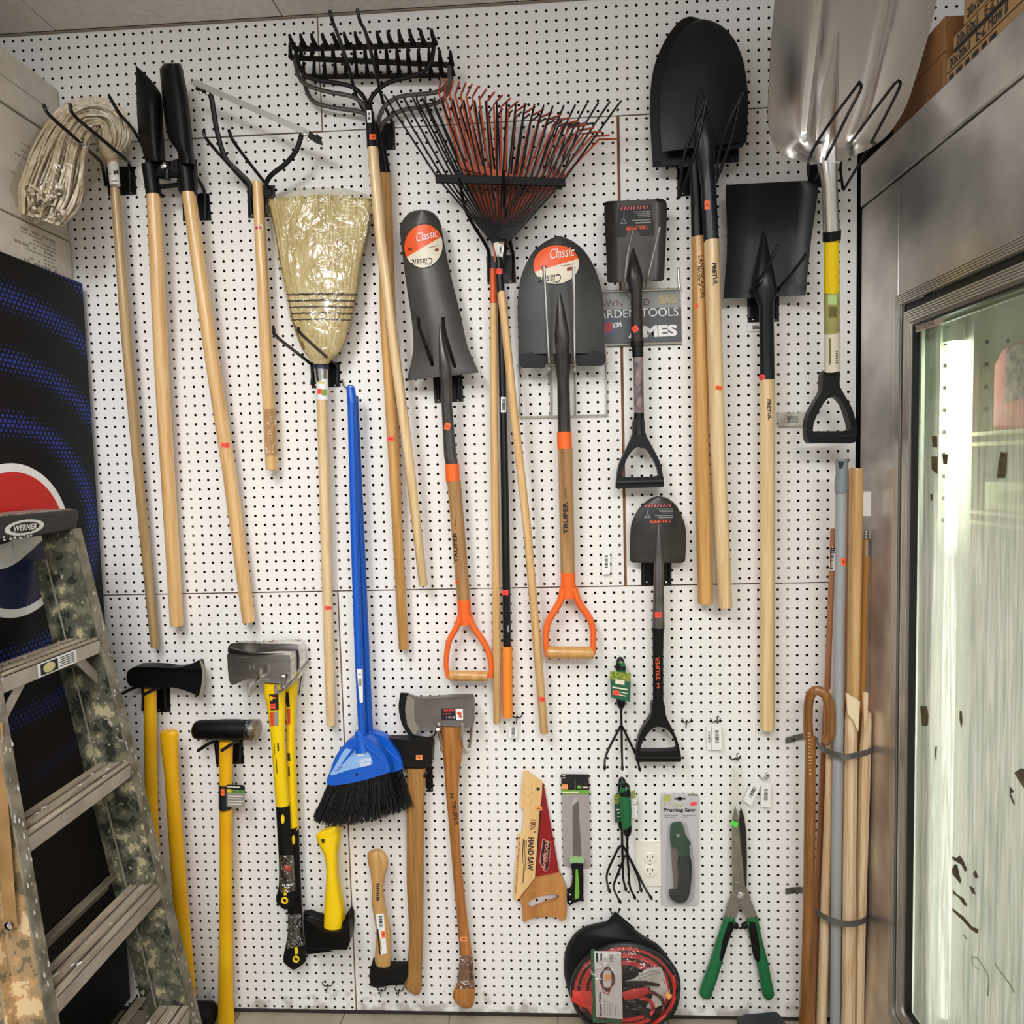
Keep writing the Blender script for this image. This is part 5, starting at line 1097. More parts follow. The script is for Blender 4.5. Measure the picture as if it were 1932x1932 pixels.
def outlet():
    t = Thing('power_outlet', 'white double power outlet set into the pegboard beside the pruning saw package', 'outlet'); x = lambda a, c_: cK(a, c_)
    IV = mat('outlet_white', '#ebe7dd', .35)
    b = MB(); b.prism([x(705, 1000), x(836, 1000), x(838, 1224), x(710, 1222)], .0005, .005); t.part('cover_plate', b, IV, bevel=.0015)
    for cy in (1082, 1150):
        b = MB(); b.lathe(W(*x(778, cy), .0055), (0, -1, 0), [(.0165, 0), (.0165, .002), (.0155, .0028), (0, .003)], 24); so_ = t.part('socket_face', b, IV)
        b = MB()
        for a, e in ((765, -6), (791, -6)): b.box(W(*x(a, cy+e), .0088), (.001, .0005, .0035))
        b.lathe(W(*x(778, cy+14), .0083), (0, -1, 0), [(.0023, 0), (.0023, .0006), (0, .0007)], 10); t.part('slots', b, INK, parent=so_)
    b = MB(); b.lathe(W(*x(777, 1117), .0055), (0, -1, 0), [(.003, 0), (.002, .001), (0, .0012)], 10); t.part('screw', b, STEEL); t.done()
outlet()
def tag(label, q, d=.012, prints=(0.25, .75), hookpts=None, brs=True, sleeve=None):
    t = Thing('price_tag', label, 'tag', 'barcode tags on the pegboard')
    b = MB(); b.prism(q, d-.0006, .0007); c = t.part('card', b, WHITE)
    if sleeve: b = MB(); b.prism(sleeve, d+.0006, .0003); t.part('plastic_sleeve', b, clear('sleeve_film', .15, '#f2f0ea', .12))
    if brs:
        def P(u, v): return ((q[0][0]*(1-u)+q[1][0]*u)*(1-v)+(q[3][0]*(1-u)+q[2][0]*u)*v, (q[0][1]*(1-u)+q[1][1]*u)*(1-v)+(q[3][1]*(1-u)+q[2][1]*u)*v)
        bars(t, [P(.32, prints[0]), P(.72, prints[0]), P(.72, prints[1]), P(.32, prints[1])], d+.0004, 10)
    t.done()
tag('white barcode tag between the two D-handled shovels, above the seam', [(1136, 1036), (1151, 1036), (1151, 1083), (1136, 1084)])
tag('white barcode tag under the orange foam grip', [(960, 1372), (976, 1371), (976, 1392), (960, 1393)], prints=(.05, .95))
tag('right-hand white barcode tag of the pair below the small double hook', cQ([(626, 132), (716, 130), (722, 378), (630, 382)]), .018)
tag('left-hand clear-sleeved barcode tag of the pair below the small double hook', cQ([(575, 150), (622, 148), (624, 380), (577, 382)]), .010)
tag('tilted white barcode tag right of the hedge shear tips', cQ([(1022, 668), (1104, 706), (1000, 915), (925, 865)]), .020)
tag('upright white barcode tag right of the tilted one', cQ([(1098, 700), (1190, 700), (1186, 932), (1096, 928)]), .014)
tag('grey printed tag sticking out left of the yellow-shafted scoop handle', cG([(605, 1545), (775, 1540), (775, 1618), (610, 1625)]), .01, sleeve=cG([(600, 1540), (780, 1535), (780, 1622), (606, 1630)]))
tag('small barcode label under the back plate of the dark square-point shovel hook', cG([(418, 1000), (520, 1000), (520, 1045), (418, 1048)]), .004)
def smallhook(label, x, y, s=1, hang=False, mt=None):
    t = Thing('peg_hook', label, 'hook', 'small peg hooks'); b = MB()
    for sg in (-1, 1): b.tube(cr([W(x+sg*9*s, y-5*s, .002), W(x+sg*8*s, y-1, .006), W(x+sg*4*s, y+2*s, .010), W(x, y, .012)], 3), .0015, 6)
    t.part('hook_base', b, mt or WIREB)
    b = MB(); b.tube(cr([W(x, y-2, .012), W(x-1*s, y+6*s, .02), W(x-2*s, y+13*s, .045)] if not hang else [W(x, y-2, .012), W(x+5, y+4, .02), W(x+3, y-7*s, .05), W(x+7, y-9, .055)], 3), .0016, 6); t.part('prong', b, mt or WIREB); t.done()
smallhook('small black double peg hook alone right of the small round shovel grip', *cQ(386, 104), 1)
smallhook('small black peg hook holding the pair of barcode tags', *cQ(660, 104), 1, True)
smallhook('small black peg hook under the orange foam grip', 976, 1352, 1)
smallhook('small grey peg hook from which the hedge shears hang', *cQ(850, 462), 1.1, True)
smallhook('small grey peg hook holding the tilted and the upright tags', *cQ(1130, 645), 1, True, STEEL)
smallhook('empty black wire hook low on the wall below the yellow hatchets', 618, 1858, 1.1)
smallhook('black wire hook under the head of the wooden hatchet', 720, 1868, .9)
smallhook('black wire hook between the wooden hatchet head and the axe handle end', 753, 1868, .9)
smallhook('small black hook at the top of the booster cable bag', 1160, 1722, .9)
# ================================================================ AXES AND HAMMERS
def yellowaxe():
    t = Thing('axe', 'black-headed axe with yellow handle, right beside the stepladder', 'axe'); d = .05
    b = MB(); b.ptube([(283.5, 1298, d), (284.5, 1420, .046), (287, 1560, .042), (296, 1720, .036), (302, 1800, .034)], [24, 24.5, 25, 26, 28], 14, flat=(1, .8)); t.part('handle', b, YEL)
    x = lambda a, c_: cM(a, c_)
    P = sp([x(165, 275), x(220, 250), x(400, 246), x(620, 258), x(760, 250), x(900, 215), x(1005, 160), x(1045, 170), x(1065, 300), x(1062, 450), x(1030, 590), x(1005, 602), x(900, 560), x(760, 512), x(620, 495), x(400, 492), x(200, 488), x(140, 450), x(118, 380), x(128, 310)], 3)
    b = MB(); b.prism(P, d-.022, .044, thf=lambda px, py: .020 if px < 305 else max(.0025, .020-.0175*(px-305)/75)); hd = t.part('axe_head', b, BLACK, bevel=.003, sharp=50)
    E_ = so([x(1010, 165), x(1040, 280), x(1042, 400), x(1028, 500), x(1003, 598)], 4); Q = [(p[0]+4.5, p[1]+1) for p in E_][::-1]
    b = MB(); b.prism([(p[0]-.5, p[1]) for p in E_]+Q, d-.0035, .007); t.part('edge_guard', b, mat('edge_film', '#8e8a72', .4), parent=hd); t.done()
yellowaxe()
def standing():
    t = Thing('sledgehammer', 'sledgehammer standing on its head with only its yellow handle showing, behind the stepladder', 'hammer'); d = .045
    b = MB(); b.lobe([(1379, 306, 332), (1383, 303, 336), (1400, 303.6, 336), (1430, 307.5, 336), (1470, 312, 337.5), (1520, 315, 340.5), (1700, 328, 354), (1800, 341, 363), (1880, 348, 370)], [.075, .075, .074, .072, .070, .066, .055, .05, .048], .0145, seg=16); t.part('handle', b, YEL)
    c = W(352, 1894, .06); c.z = .036; b = MB(); b.tube([c+Vector((-.075, .0, 0)), c+Vector((-.065, 0, 0)), c+Vector((.065, 0, 0)), c+Vector((.075, 0, 0))], [.026, .034, .034, .028], 10); t.part('hammer_head', b, BLACKM); t.done()
standing()
def sledge():
    t = Thing('sledgehammer', 'black-headed sledgehammer with yellow handle and hang tag, hung below the splitting axes', 'hammer'); d = .055; x = lambda a, c_: cM(a, c_)
    b = MB(); b.lobe([(1398, 414, 439), (1480, 414, 438), (1620, 415, 438), (1760, 413.5, 438.5), (1880, 412.5, 439.5), (1910, 411, 441.5), (1932, 410.5, 442), (1943, 412, 440)], [d, .054, .052, .048, .045, .044, .044, .044], .0135, seg=16); h = t.part('handle', b, YEL)
    b = MB(); b.tube([W(*x(940, 1010), d), W(*x(965, 1010), d), W(*x(1020, 1010), d), W(*x(1200, 1008), d), W(*x(1300, 1008), d), W(*x(1450, 1008), d), W(*x(1520, 1008), d), W(*x(1650, 1010), d)], [.015, .0235, .0262, .0265, .0277, .0277, .0265, .0265], 16); hd = t.part('hammer_head', b, BLACK, sharp=50)
    b = MB(); b.tube([W(*x(1640, 1010), d), W(*x(1700, 1012), d), W(*x(1722, 1014), d)], [.0262, .026, .020], 16); t.part('steel_face', b, STEEL, parent=hd)
    b = MB(); b.tube([W(*x(1600, 1010), d), W(*x(1715, 1012), d), W(*x(1730, 1014), d)], [.0285, .0285, .024], 16); t.part('plastic_cap', b, clear('cap_film', .1, '#efe9dc', .15, 30), parent=hd)
    b = MB(); b.ptube([(426.3, 1479, .054), (426.3, 1524, .0535)], [27, 27], 16, flat=(1, 1.05)); w = t.part('paper_band', b, INK)
    b = MB(); b.prism(cI([(1128, 740), (1210, 742), (1220, 752), (1218, 850), (1180, 858), (1128, 848)]), .072, .0006); tg = t.part('hang_tag', b, mat('tag_grey', '#8f8c88', .5))
    b = MB(); b.prism(cI([(1128, 740), (1210, 742), (1219, 752), (1219, 768), (1128, 762)]), .0727, .0002); t.part('tag_header', b, INK, parent=tg)
    b = MB(); b.prism(cI([(1128, 763), (1219, 768), (1219, 785), (1128, 783)]), .0727, .0002); t.part('tag_green_band', b, mat('tag_green', '#57803e', .5), parent=tg)
    b = MB(); b.prism(cI([(1130, 762), (1152, 763), (1152, 780), (1130, 779)]), .0731, .0002); t.part('tag_yellow_patch', b, mat('tag_yellow', '#e0c22c', .5), parent=tg)
    t.rects('tag_print', [cI([(1136, 795+i*13), (1210-8*(i % 2), 797+i*13), (1210-8*(i % 2), 801+i*13), (1136, 799+i*13)]) for i in range(4)]+[cI([(1132, 748), (1195, 750), (1195, 755), (1132, 753)])], .0735, CREAM, parent=tg)
    price(t, 420, 1495, 7, 13, .07, [w], -3); t.done()
sledge()
def splitaxe(front):
    t = Thing('splitting_axe', 'polished splitting axe with yellow and black handle, in front of its longer-hanging twin' if front else 'splitting axe hanging behind its twin, its black handle end reaching lower', 'axe', 'splitting axes on a wire hook')
    x = lambda a, c_: cI(a, c_)
    if front:
        d = .10; P = sp([x(1140, 84), x(1250, 95), x(1425, 96), x(1443, 104), x(1447, 150), x(1440, 230), x(1380, 234), x(1305, 226), x(1235, 214), x(1155, 244), x(1137, 190), x(1133, 130)], 3)
        H = [(235, 1313, 1430), (300, 1318, 1418), (340, 1328, 1420), (500, 1349, 1419), (700, 1364, 1429), (835, 1374, 1440), (843, 1375, 1441)]
        G = [(841, 1375, 1441), (900, 1378, 1444), (1000, 1384, 1450), (1120, 1390, 1464), (1220, 1390, 1470), (1265, 1384, 1476), (1300, 1375, 1479), (1325, 1380, 1476), (1345, 1405, 1460)]; hole = (1418, 1316); bx = (1408, 912); wrap = [(1395, 1092), (1462, 1090), (1470, 1270), (1392, 1282)]
    else:
        d = .05; P = sp([x(1150, 38), x(1320, 36), x(1475, 40), x(1486, 60), x(1492, 150), x(1455, 178), x(1440, 110), x(1250, 92), x(1148, 80)], 3)
        P = sp([x(1148, 38), x(1320, 38), x(1476, 40), x(1487, 60), x(1492, 155), x(1455, 180), x(1380, 190), x(1300, 180), x(1230, 172), x(1160, 195), x(1143, 120)], 3)
        H = [(180, 1400, 1482), (250, 1412, 1481), (340, 1420, 1475), (500, 1428, 1470), (700, 1424, 1476), (940, 1430, 1486), (948, 1430, 1486)]
        G = [(946, 1430, 1486), (1050, 1434, 1490), (1200, 1430, 1496), (1350, 1432, 1502), (1450, 1438, 1505), (1530, 1425, 1515), (1600, 1410, 1525), (1625, 1418, 1518), (1643, 1450, 1490)]; hole = (1475, 1608); bx = (1461, 1015); wrap = [(1435, 1385), (1508, 1382), (1512, 1540), (1428, 1560)]
    X1 = cI(1445 if front else 1490, 0)[0]; X0_ = cI(1133, 0)[0]
    b = MB(); b.prism(P, d-.02, .04, thf=lambda px, py: .002+.020*min(1, max(0, (px-X0_)/(X1-X0_)*1.25))); hd = t.part('axe_head', b, mat('polished_axe_steel', '#e6e3e0', .27, 1, col2='#bdb8b3', scale=5, stretch=(1, 1, 6)), bevel=.002, sharp=40)
    if front:
        b = MB(); b.prism([x(1143, 60), x(1250, 88), x(1425, 92), x(1425, 98), x(1250, 97), x(1141, 86)], d+.004, .010); t.part('ground_poll', b, mat('black_line', '#242222', .3, .6), parent=hd)
        t.text('H', x(1243, 170), x(1268, 167), 12, d+.012, mat('stamp_grey', '#cfcac6', .3, .8), [hd], .0008, parent=hd)
    e1 = (.10, .095, .09, .085, .078, .07, .07) if front else (.05, .05, .048, .046, .044, .042, .042)
    e2 = (.07, .07, .068, .066, .064, .062, .06, .06, .06) if front else (.042, .04, .038, .036, .034, .033, .032, .032, .032)
    b = MB(); b.lobe([(cI(0, a)[1], cI(l, 0)[0], cI(r, 0)[0]) for a, l, r in H], list(e1), .014, seg=18); h = t.part('handle', b, YELB)
    b = MB(); b.lobe([(cI(0, a)[1], cI(l, 0)[0], cI(r, 0)[0]) for a, l, r in G], list(e2), .0145, seg=18); g = t.part('rubber_grip', b, BLACKM)
    if front:
        t.rects('label', [[x(1340, 290), x(1386, 290), x(1388, 368), x(1348, 370)]], .1, INK, [h]); t.text('V', x(1352, 298), x(1356, 314), 6, .1, STICKR, [h], .0018); price(t, *x(1358, 350), 10, 9, .1, [h], -5, STICKR)
        t.rects('label_red', [[x(1342, 378), x(1364, 376), x(1366, 448), x(1348, 450)]], .1, mat('label_red', '#d8502a', .5), [h]); t.rects('label_grey', [[x(1366, 376), x(1386, 374), x(1387, 446), x(1368, 448)]], .1, GREYINK, [h])
        t.rects('handle_print', [[x(1380, 533), x(1388, 533), x(1390, 573), x(1382, 573)], [x(1364, 535), x(1367, 535), x(1369, 590), x(1366, 590)], [x(1372, 605), x(1376, 605), x(1382, 685), x(1378, 685)]], .1, mat('olive_black', '#3b3512', .5), [h])
    else:
        t.rects('label', [[x(1424, 280), x(1437, 280), x(1444, 352), x(1420, 352)]], .06, INK, [h]); t.rects('label_red', [[x(1420, 360), x(1445, 360), x(1446, 440), x(1424, 440)]], .06, mat('label_red', '#d8502a', .5), [h])
        t.rects('handle_print', [[x(1430, 583), x(1444, 583), x(1446, 622), x(1432, 622)], [x(1434, 650), x(1442, 650), x(1444, 700), x(1436, 700)]], .06, mat('olive_black', '#3b3512', .5), [h])
    vs = []; K = 10
    for k in range(K): a = 2*math.pi*k/K; p = x(bx[0]+9*math.cos(a), bx[1]+24*math.sin(a)); vs.append(W(*p, .1))
    t.drape('grip_inlay', vs, [tuple(range(K))], YELB, [g], .0012)
    b = MB(); c = W(*x(*hole), d); hy = bvh_of([g]).ray_cast(CAM, (W(*x(*hole), .06)-CAM).normalized())[0]; b.tube([Vector(hy)+Vector((.0075*math.cos(2*math.pi*k/20), -.001, .0075*math.sin(2*math.pi*k/20))) for k in range(21)], .0026, 8, caps=False); t.part('hanging_eyelet', b, YELB)
    b = MB(); b.lathe(Vector(hy)+Vector((0, -.0003, 0)), (0, -1, 0), [(.0065, 0), (.0, .0003)], 14); t.part('eyelet_hole', b, INK)
    b = MB(); q = [x(hole[0]-10, hole[1]-60), x(hole[0]+6, hole[1]-60), x(hole[0]+10, hole[1]-26), x(hole[0]-4, hole[1]-22)]; t.rects('arrow_inlay', [q], .1, YELB, [g])
    t.quad('shrink_film', [x(*q) for q in wrap], .1, clear('shrink_film', .12, '#d8d4cc', .34, 45), [g], .0016, 8, 12)
    if front: price(t, *x(1430, 1155), 13, 11, .09, [g], 20, STICKR)
    t.done()
splitaxe(True); splitaxe(False)
def hatchet(front):
    t = Thing('hatchet', 'yellow-handled hatchet with sheathed black head, in front of its twin under the blue brooms' if front else 'yellow-handled hatchet half hidden behind its twin', 'hatchet', 'yellow-handled hatchets')
    x = lambda a, c_: cJ(a, c_); o = 0 if front else 16; d = .075 if front else .03
    H = [(968, 588, 608), (985, 548, 609), (1008, 508, 609), (1030, 507, 609), (1065, 520, 605), (1100, 541, 603), (1150, 553, 604), (1220, 555, 607), (1300, 550, 616), (1380, 545, 628), (1440, 543, 631), (1484, 541, 626)]
    if not front: H = [(a, l+14+(8 if i < 4 else 0), r+15-(6 if 4 < i < 8 else 0)) for i, (a, l, r) in enumerate(H)][:-1]
    b = MB(); b.lobe([(x(0, a)[1], x(l, 0)[0], x(r, 0)[0]) for a, l, r in H], d, [.008]+[.0125]*(len(H)-2)+[.012], seg=18); h = t.part('handle', b, YELB)
    if front: t.rects('handle_print', [[x(528, 1035), x(546, 1035), x(546, 1055), x(532, 1055)]], .08, mat('olive_black', '#3b3512', .5), [h])
    dy, dx = (0, 0) if front else (-34, 0)
    P = [x(a+dx, c_+dy) for a, c_ in [(446, 1430), (470, 1432), (500, 1455), (545, 1482), (625, 1487), (660, 1440), (668, 1460), (669, 1535), (652, 1568), (560, 1578), (462, 1591), (452, 1560), (449, 1500)]]
    b = MB(); b.prism(P, d-.018, .036, thf=lambda px, py: .004+.014*min(1, max(0, (px-x(440, 0)[0])/40))); hd = t.part('sheathed_head', b, BLACK if front else BLACKM, bevel=.003, sharp=50)
    t.done()
hatchet(True); hatchet(False)
def woodhatchet():
    t = Thing('hatchet', 'small hatchet with a pale wooden handle up and a black head down', 'hatchet'); x = lambda a, c_: cJ(a, c_)
    H = [((765, 1092), (822, 1088)), ((755, 1102), (842, 1110)), ((753, 1125), (853, 1135)), ((758, 1155), (851, 1170)), ((768, 1200), (842, 1200)), ((775, 1270), (831, 1270)), ((773, 1330), (838, 1330)), ((783, 1400), (849, 1400)), ((795, 1470), (864, 1470)), ((795, 1540), (868, 1540)), ((789, 1610), (868, 1610)), ((790, 1662), (864, 1664))]
    b = MB(); b.lobe([(x(*a), x(*e)) for a, e in H], .05, [.008, .011]+[.0125]*9+[.012], seg=18); h = t.part('handle', b, wood('hatchet_wood', '#cfa468', '#b3834a', .4))
    t.rects('small_print', [[x(797, 1250+i*11), x(810, 1250+i*11), x(810, 1258+i*11-(i % 2)*2), x(797, 1258+i*11)] for i in range(8)], .06, INK, [h])
    t.rects('label', [[x(793, 1398), x(832, 1396), x(848, 1590), x(812, 1597)]], .06, WHITE, [h]); bars(t, [x(808, 1410), x(824, 1409), x(828, 1465), x(812, 1466)], .06, 9, [h]); price(t, *x(830, 1498), 7, 12, .06, [h], -5)
    t.rects('label_edge', [[x(800, 1470), x(806, 1470), x(818, 1595), x(810, 1595)]], .06, INK, [h], .0012)
    b = MB(); b.prism([x(770, 1652), x(790, 1648), x(795, 1662), x(868, 1668), x(945, 1640), x(948, 1700), x(928, 1738), x(850, 1745), x(800, 1756), x(768, 1745), x(764, 1700)], .036, .030, thf=lambda px, py: .003+.013*min(1, max(0, (x(950, 0)[0]-px)/35))); t.part('hatchet_head', b, BLACKM, bevel=.003, sharp=50); t.done()
woodhatchet()
def blackaxe():
    t = Thing('axe', 'black-headed axe with a brown wooden handle, its blade tucked behind the blue brooms', 'axe'); x = lambda a, c_: cJ(a, c_)
    b = MB(); b.prism([x(800, 538), x(860, 545), x(950, 556), x(1058, 568), x(1067, 580), (x(1066, 0)[0], x(0, 660)[1]), x(1050, 690), x(945, 690), x(900, 682), x(850, 700), x(800, 730), x(788, 640)], .020, .034, thf=lambda px, py: .003+.014*min(1, max(0, (px-x(800, 0)[0])/60))); hd = t.part('axe_head', b, mat('axe_black', '#0d0b0a', .45, spec=.35), bevel=.003, sharp=50)
    price(t, *x(1004, 640), 12, 9, .04, [hd], 0, mat('tan_sticker', '#f0a060', .5))
    H = [(688, 944, 1040), (760, 947, 1034), (900, 944, 1029), (1050, 943, 1027), (1250, 944, 1026), (1400, 951, 1025), (1500, 955, 1025), (1600, 950, 1022), (1680, 936, 1018), (1735, 926, 1018), (1765, 945, 1016), (1785, 980, 1006)]
    b = MB(); b.lobe([(x(0, a)[1], x(l, 0)[0], x(r, 0)[0]) for a, l, r in H], [.037]*8+[.036]*4, [.0125]*10+[.010, .006], seg=18); h = t.part('handle', b, wood('axe_wood', '#b58448', '#8c602e', .4, dark='#65431f'))
    t.done()
blackaxe()
def truperaxe():
    t = Thing('axe', 'grey steel single-bit axe with a long varnished wooden handle hung head up', 'axe'); x = lambda a, c_: cJ(a, c_)
    P = sp([x(945, 338), x(1000, 352), x(1100, 354), x(1240, 349), x(1262, 356), x(1269, 400), x(1262, 488), x(1180, 490), x(1105, 485), x(1060, 486), x(1020, 500), x(980, 530), x(945, 480), x(932, 410)], 3)
    tf = lambda px, py: .0025+.0125*min(1, max(0, (px-x(930, 0)[0])/75))
    b = MB(); b.prism(P, .040, .030, thf=tf); hd = t.part('axe_head', b, mat('axe_grey_steel', '#837d7a', .4, .55, col2='#766f6c', scale=18), bevel=.002, sharp=45)
    E1 = so([x(943, 340), x(932, 405), x(945, 478), x(984, 532)], 4); E2 = so([x(990, 362), x(988, 410), x(992, 460), x(1012, 500)], 4)[::-1]
    vs = []; b = MB(); b.prism(E1+[(p[0]-3, p[1]) for p in E2], .0475, .015, thf=lambda px, py: .0035+.004*min(1, max(0, (px-x(930, 0)[0])/20))); t.part('ground_bevel', b, mat('bright_bevel', '#bdb9b5', .25, .9), parent=hd)
    b = MB(); b.prism(so([x(912, 332), x(905, 400), x(920, 475), x(958, 543)], 4)+so([x(986, 531), x(948, 476), x(935, 402), x(950, 334)], 4), .0505, .009); t.part('edge_sheath', b, BLACKM, bevel=.001)
    t.quad('label', [x(1111, 403), x(1216, 402), x(1218, 458), x(1113, 460)], .07, INK, [hd], .0008); t.quad('barcode_patch', [x(1180, 404), x(1216, 403), x(1217, 457), x(1183, 458)], .07, WHITE, [hd], .0012); price(t, *x(1200, 430), 10, 14, .07, [hd], 0)
    t.text('TRUPER', x(1122, 418), x(1176, 416), 3.8, .07, STICKR, [hd], .0016, bold=.02); t.text('3 1/2 LB', x(1135, 452), x(1178, 451), 4.5, .07, WHITE, [hd], .0016); t.rects('fine_print', [[x(1118, 428), x(1160, 427), x(1160, 431), x(1118, 432)]], .07, STICKR, [hd])
    H = [(484, 1108, 1222), (540, 1113, 1219), (620, 1119, 1214), (700, 1125, 1203), (800, 1132, 1196), (900, 1142, 1197), (1000, 1150, 1202), (1150, 1163, 1211), (1300, 1176, 1226), (1450, 1189, 1243), (1550, 1197, 1256), (1620, 1199, 1264), (1690, 1195, 1270), (1740, 1184, 1273), (1785, 1166, 1275), (1815, 1174, 1272), (1835, 1192, 1268), (1849, 1215, 1258)]
    b = MB(); b.lobe([(x(0, a)[1], x(l, 0)[0], x(r, 0)[0]) for a, l, r in H], [.055-.02*min(1, i/9) for i in range(len(H))], [.0125]*(len(H)-3)+[.012, .010, .006], seg=20); h = t.part('handle', b, W_ORANGE)
    t.text('TRUPER', x(1160, 850), x(1176, 972), 8, .05, mat('burnt_ink', '#4c2a14', .6), [h], bold=.03); t.rects('logo_mark', [[x(1152, 815), x(1172, 813), x(1172, 818), x(1152, 820)], [x(1154, 833), x(1174, 831), x(1174, 836), x(1154, 838)], [x(1160, 815), x(1165, 815), x(1167, 836), x(1162, 836)]], .05, mat('burnt_ink', '#4c2a14', .6), [h])
    price(t, *x(1219, 1520), 13, 8, .05, [h], 0, mat('tan_sticker', '#f0a060', .5)); t.quad('shrink_film', [x(1200, 1600), x(1264, 1600), x(1275, 1760), x(1182, 1762)], .05, clear('shrink_film2', .2, '#d8cfc8', .25, 40), [h], .001, 6, 8)
    t.text('Javall', x(1240, 1628), x(1244, 1718), 9, .05, mat('pen_ink', '#241a18', .6), [h], .002, shear=.2); t.done()
truperaxe()
# ================================================================ PACKAGED HAND TOOLS
def handsaw():
    t = Thing('hand_saw', 'red-bladed hand saw in a wood-printed card sleeve with a wooden handle', 'saw'); x = lambda a, c_: cN(a, c_); d = .012
    b = MB(); b.prism([x(430, 240), x(455, 275), x(655, 1415), x(665, 1440), x(335, 1500), x(330, 1420), x(400, 600)], d, .0012); bl = t.part('blade', b, mat('red_blade', '#8e1418', .4))
    b = MB(); b.prism([x(420, 240), x(448, 262), x(352, 1480), x(335, 1490)], d+.0014, .0012); t.part('dark_edge', b, mat('blade_dark', '#241215', .5), parent=bl)
    b = MB(); b.prism([x(182, 130), x(200, 100), x(240, 95), x(438, 238), x(430, 420), x(398, 640), x(340, 1490), x(160, 1720), x(105, 1788), x(72, 1775), x(62, 1740), x(90, 1300), x(125, 915), x(178, 888), x(196, 600), x(150, 575), x(165, 330), x(180, 200)], d+.003, .0015); sl = t.part('card_sleeve', b, W_PINE, 'wood-print card sleeve')
    z = d+.0048
    for q, r0 in (((250, 330), 60), ((250, 430), 85), ((240, 540), 60)):
        b = MB(); b.tube([W(*x(q[0]+r0*s, q[1]-abs(s)**1.5*r0*.9), z) for s in [i/8-1 for i in range(17)]], .0005, 4); t.part('grain_print', b, mat('grain_ink', '#c08d4c', .6), parent=sl)
    t.text('18½"', x(285, 730), x(270, 905), 11, z, mat('maroon_ink', '#5e1420', .6), bold=.02, parent=sl); t.text('HAND SAW', x(255, 965), x(238, 1395), 11.5, z, INK, bold=.035, parent=sl)
    t.text('BIG SAW PERFORMANCE IN A COMPACT DESIGN', x(128, 955), x(78, 1690), 3.6, z, mat('rust_ink', '#a5401c', .6), bold=.03, parent=sl)
    t.rects('fine_print', [[x(185, 985), x(196, 985), x(180, 1300), x(170, 1300)], [x(205, 1000), x(214, 1000), x(190, 1560), x(180, 1560)], [x(226, 1010), x(234, 1010), x(215, 1400), x(207, 1400)]], z, INK, parent=sl)
    b = MB(); b.prism([x(440, 978), x(552, 1035), x(520, 1365), x(488, 1412), x(455, 1400), x(400, 1290), x(412, 1170)], d+.0014, .0006); lg = t.part('logo_outline', b, mat('logo_pale', '#d89a86', .5), parent=bl)
    b = MB(); b.prism([x(448, 995), x(545, 1042), x(514, 1360), x(486, 1400), x(462, 1388), x(410, 1285), x(420, 1175)], d+.0022, .0003); t.part('logo_dark', b, mat('logo_maroon', '#3a0f14', .5), parent=bl)
    t.text('POCKET', x(475, 1015), x(452, 1290), 7, d+.0029, mat('logo_pale', '#d89a86', .5), bold=.03, parent=bl); t.text('SAW', x(440, 1170), x(440, 1380), 6, d+.0029, mat('logo_pale', '#d89a86', .5), bold=.03, parent=bl)
    price(t, *x(388, 590), 13, 8, z+.001, [sl], 0, mat('tan_sticker', '#f0a060', .5))
    y = lambda a, c_: cK(a, c_)
    O = [y(190, 1186), y(255, 1175), y(312, 1161), y(328, 1185), y(350, 1240), y(347, 1300), y(352, 1350), y(350, 1392), y(325, 1405), y(300, 1386), y(250, 1382), y(200, 1386), y(160, 1395), y(135, 1414), y(126, 1405), y(122, 1330), y(110, 1298)]
    I_ = sp([y(150, 1325), y(165, 1300), y(200, 1283), y(250, 1270), y(300, 1268), y(312, 1280), y(300, 1297), y(250, 1312), y(200, 1333), y(165, 1345)], 3)
    b = MB(); b.prism(O, d-.004, .013, holes=[I_]); h = t.part('handle', b, wood('saw_handle_wood', '#c28648', '#a3692f', .4, .5), bevel=.003, sharp=50)
    for q in (x(322, 1660), x(478, 1622), x(603, 1515)): b = MB(); b.lathe(W(*q, d+.009), (0, -1, 0), [(.0035, 0), (.003, .0012), (0, .0016)], 12); t.part('handle_screw', b, mat('brass_screw', '#c99b5e', .35, .4), parent=h)
    b = MB(); b.lathe(W(*x(382, 335), z), (0, -1, 0), [(.005, 0), (.0045, .001), (0, .0012)], 14); t.part('rivet', b, mat('dark_rivet', '#3a3634', .4)); t.done()
handsaw()
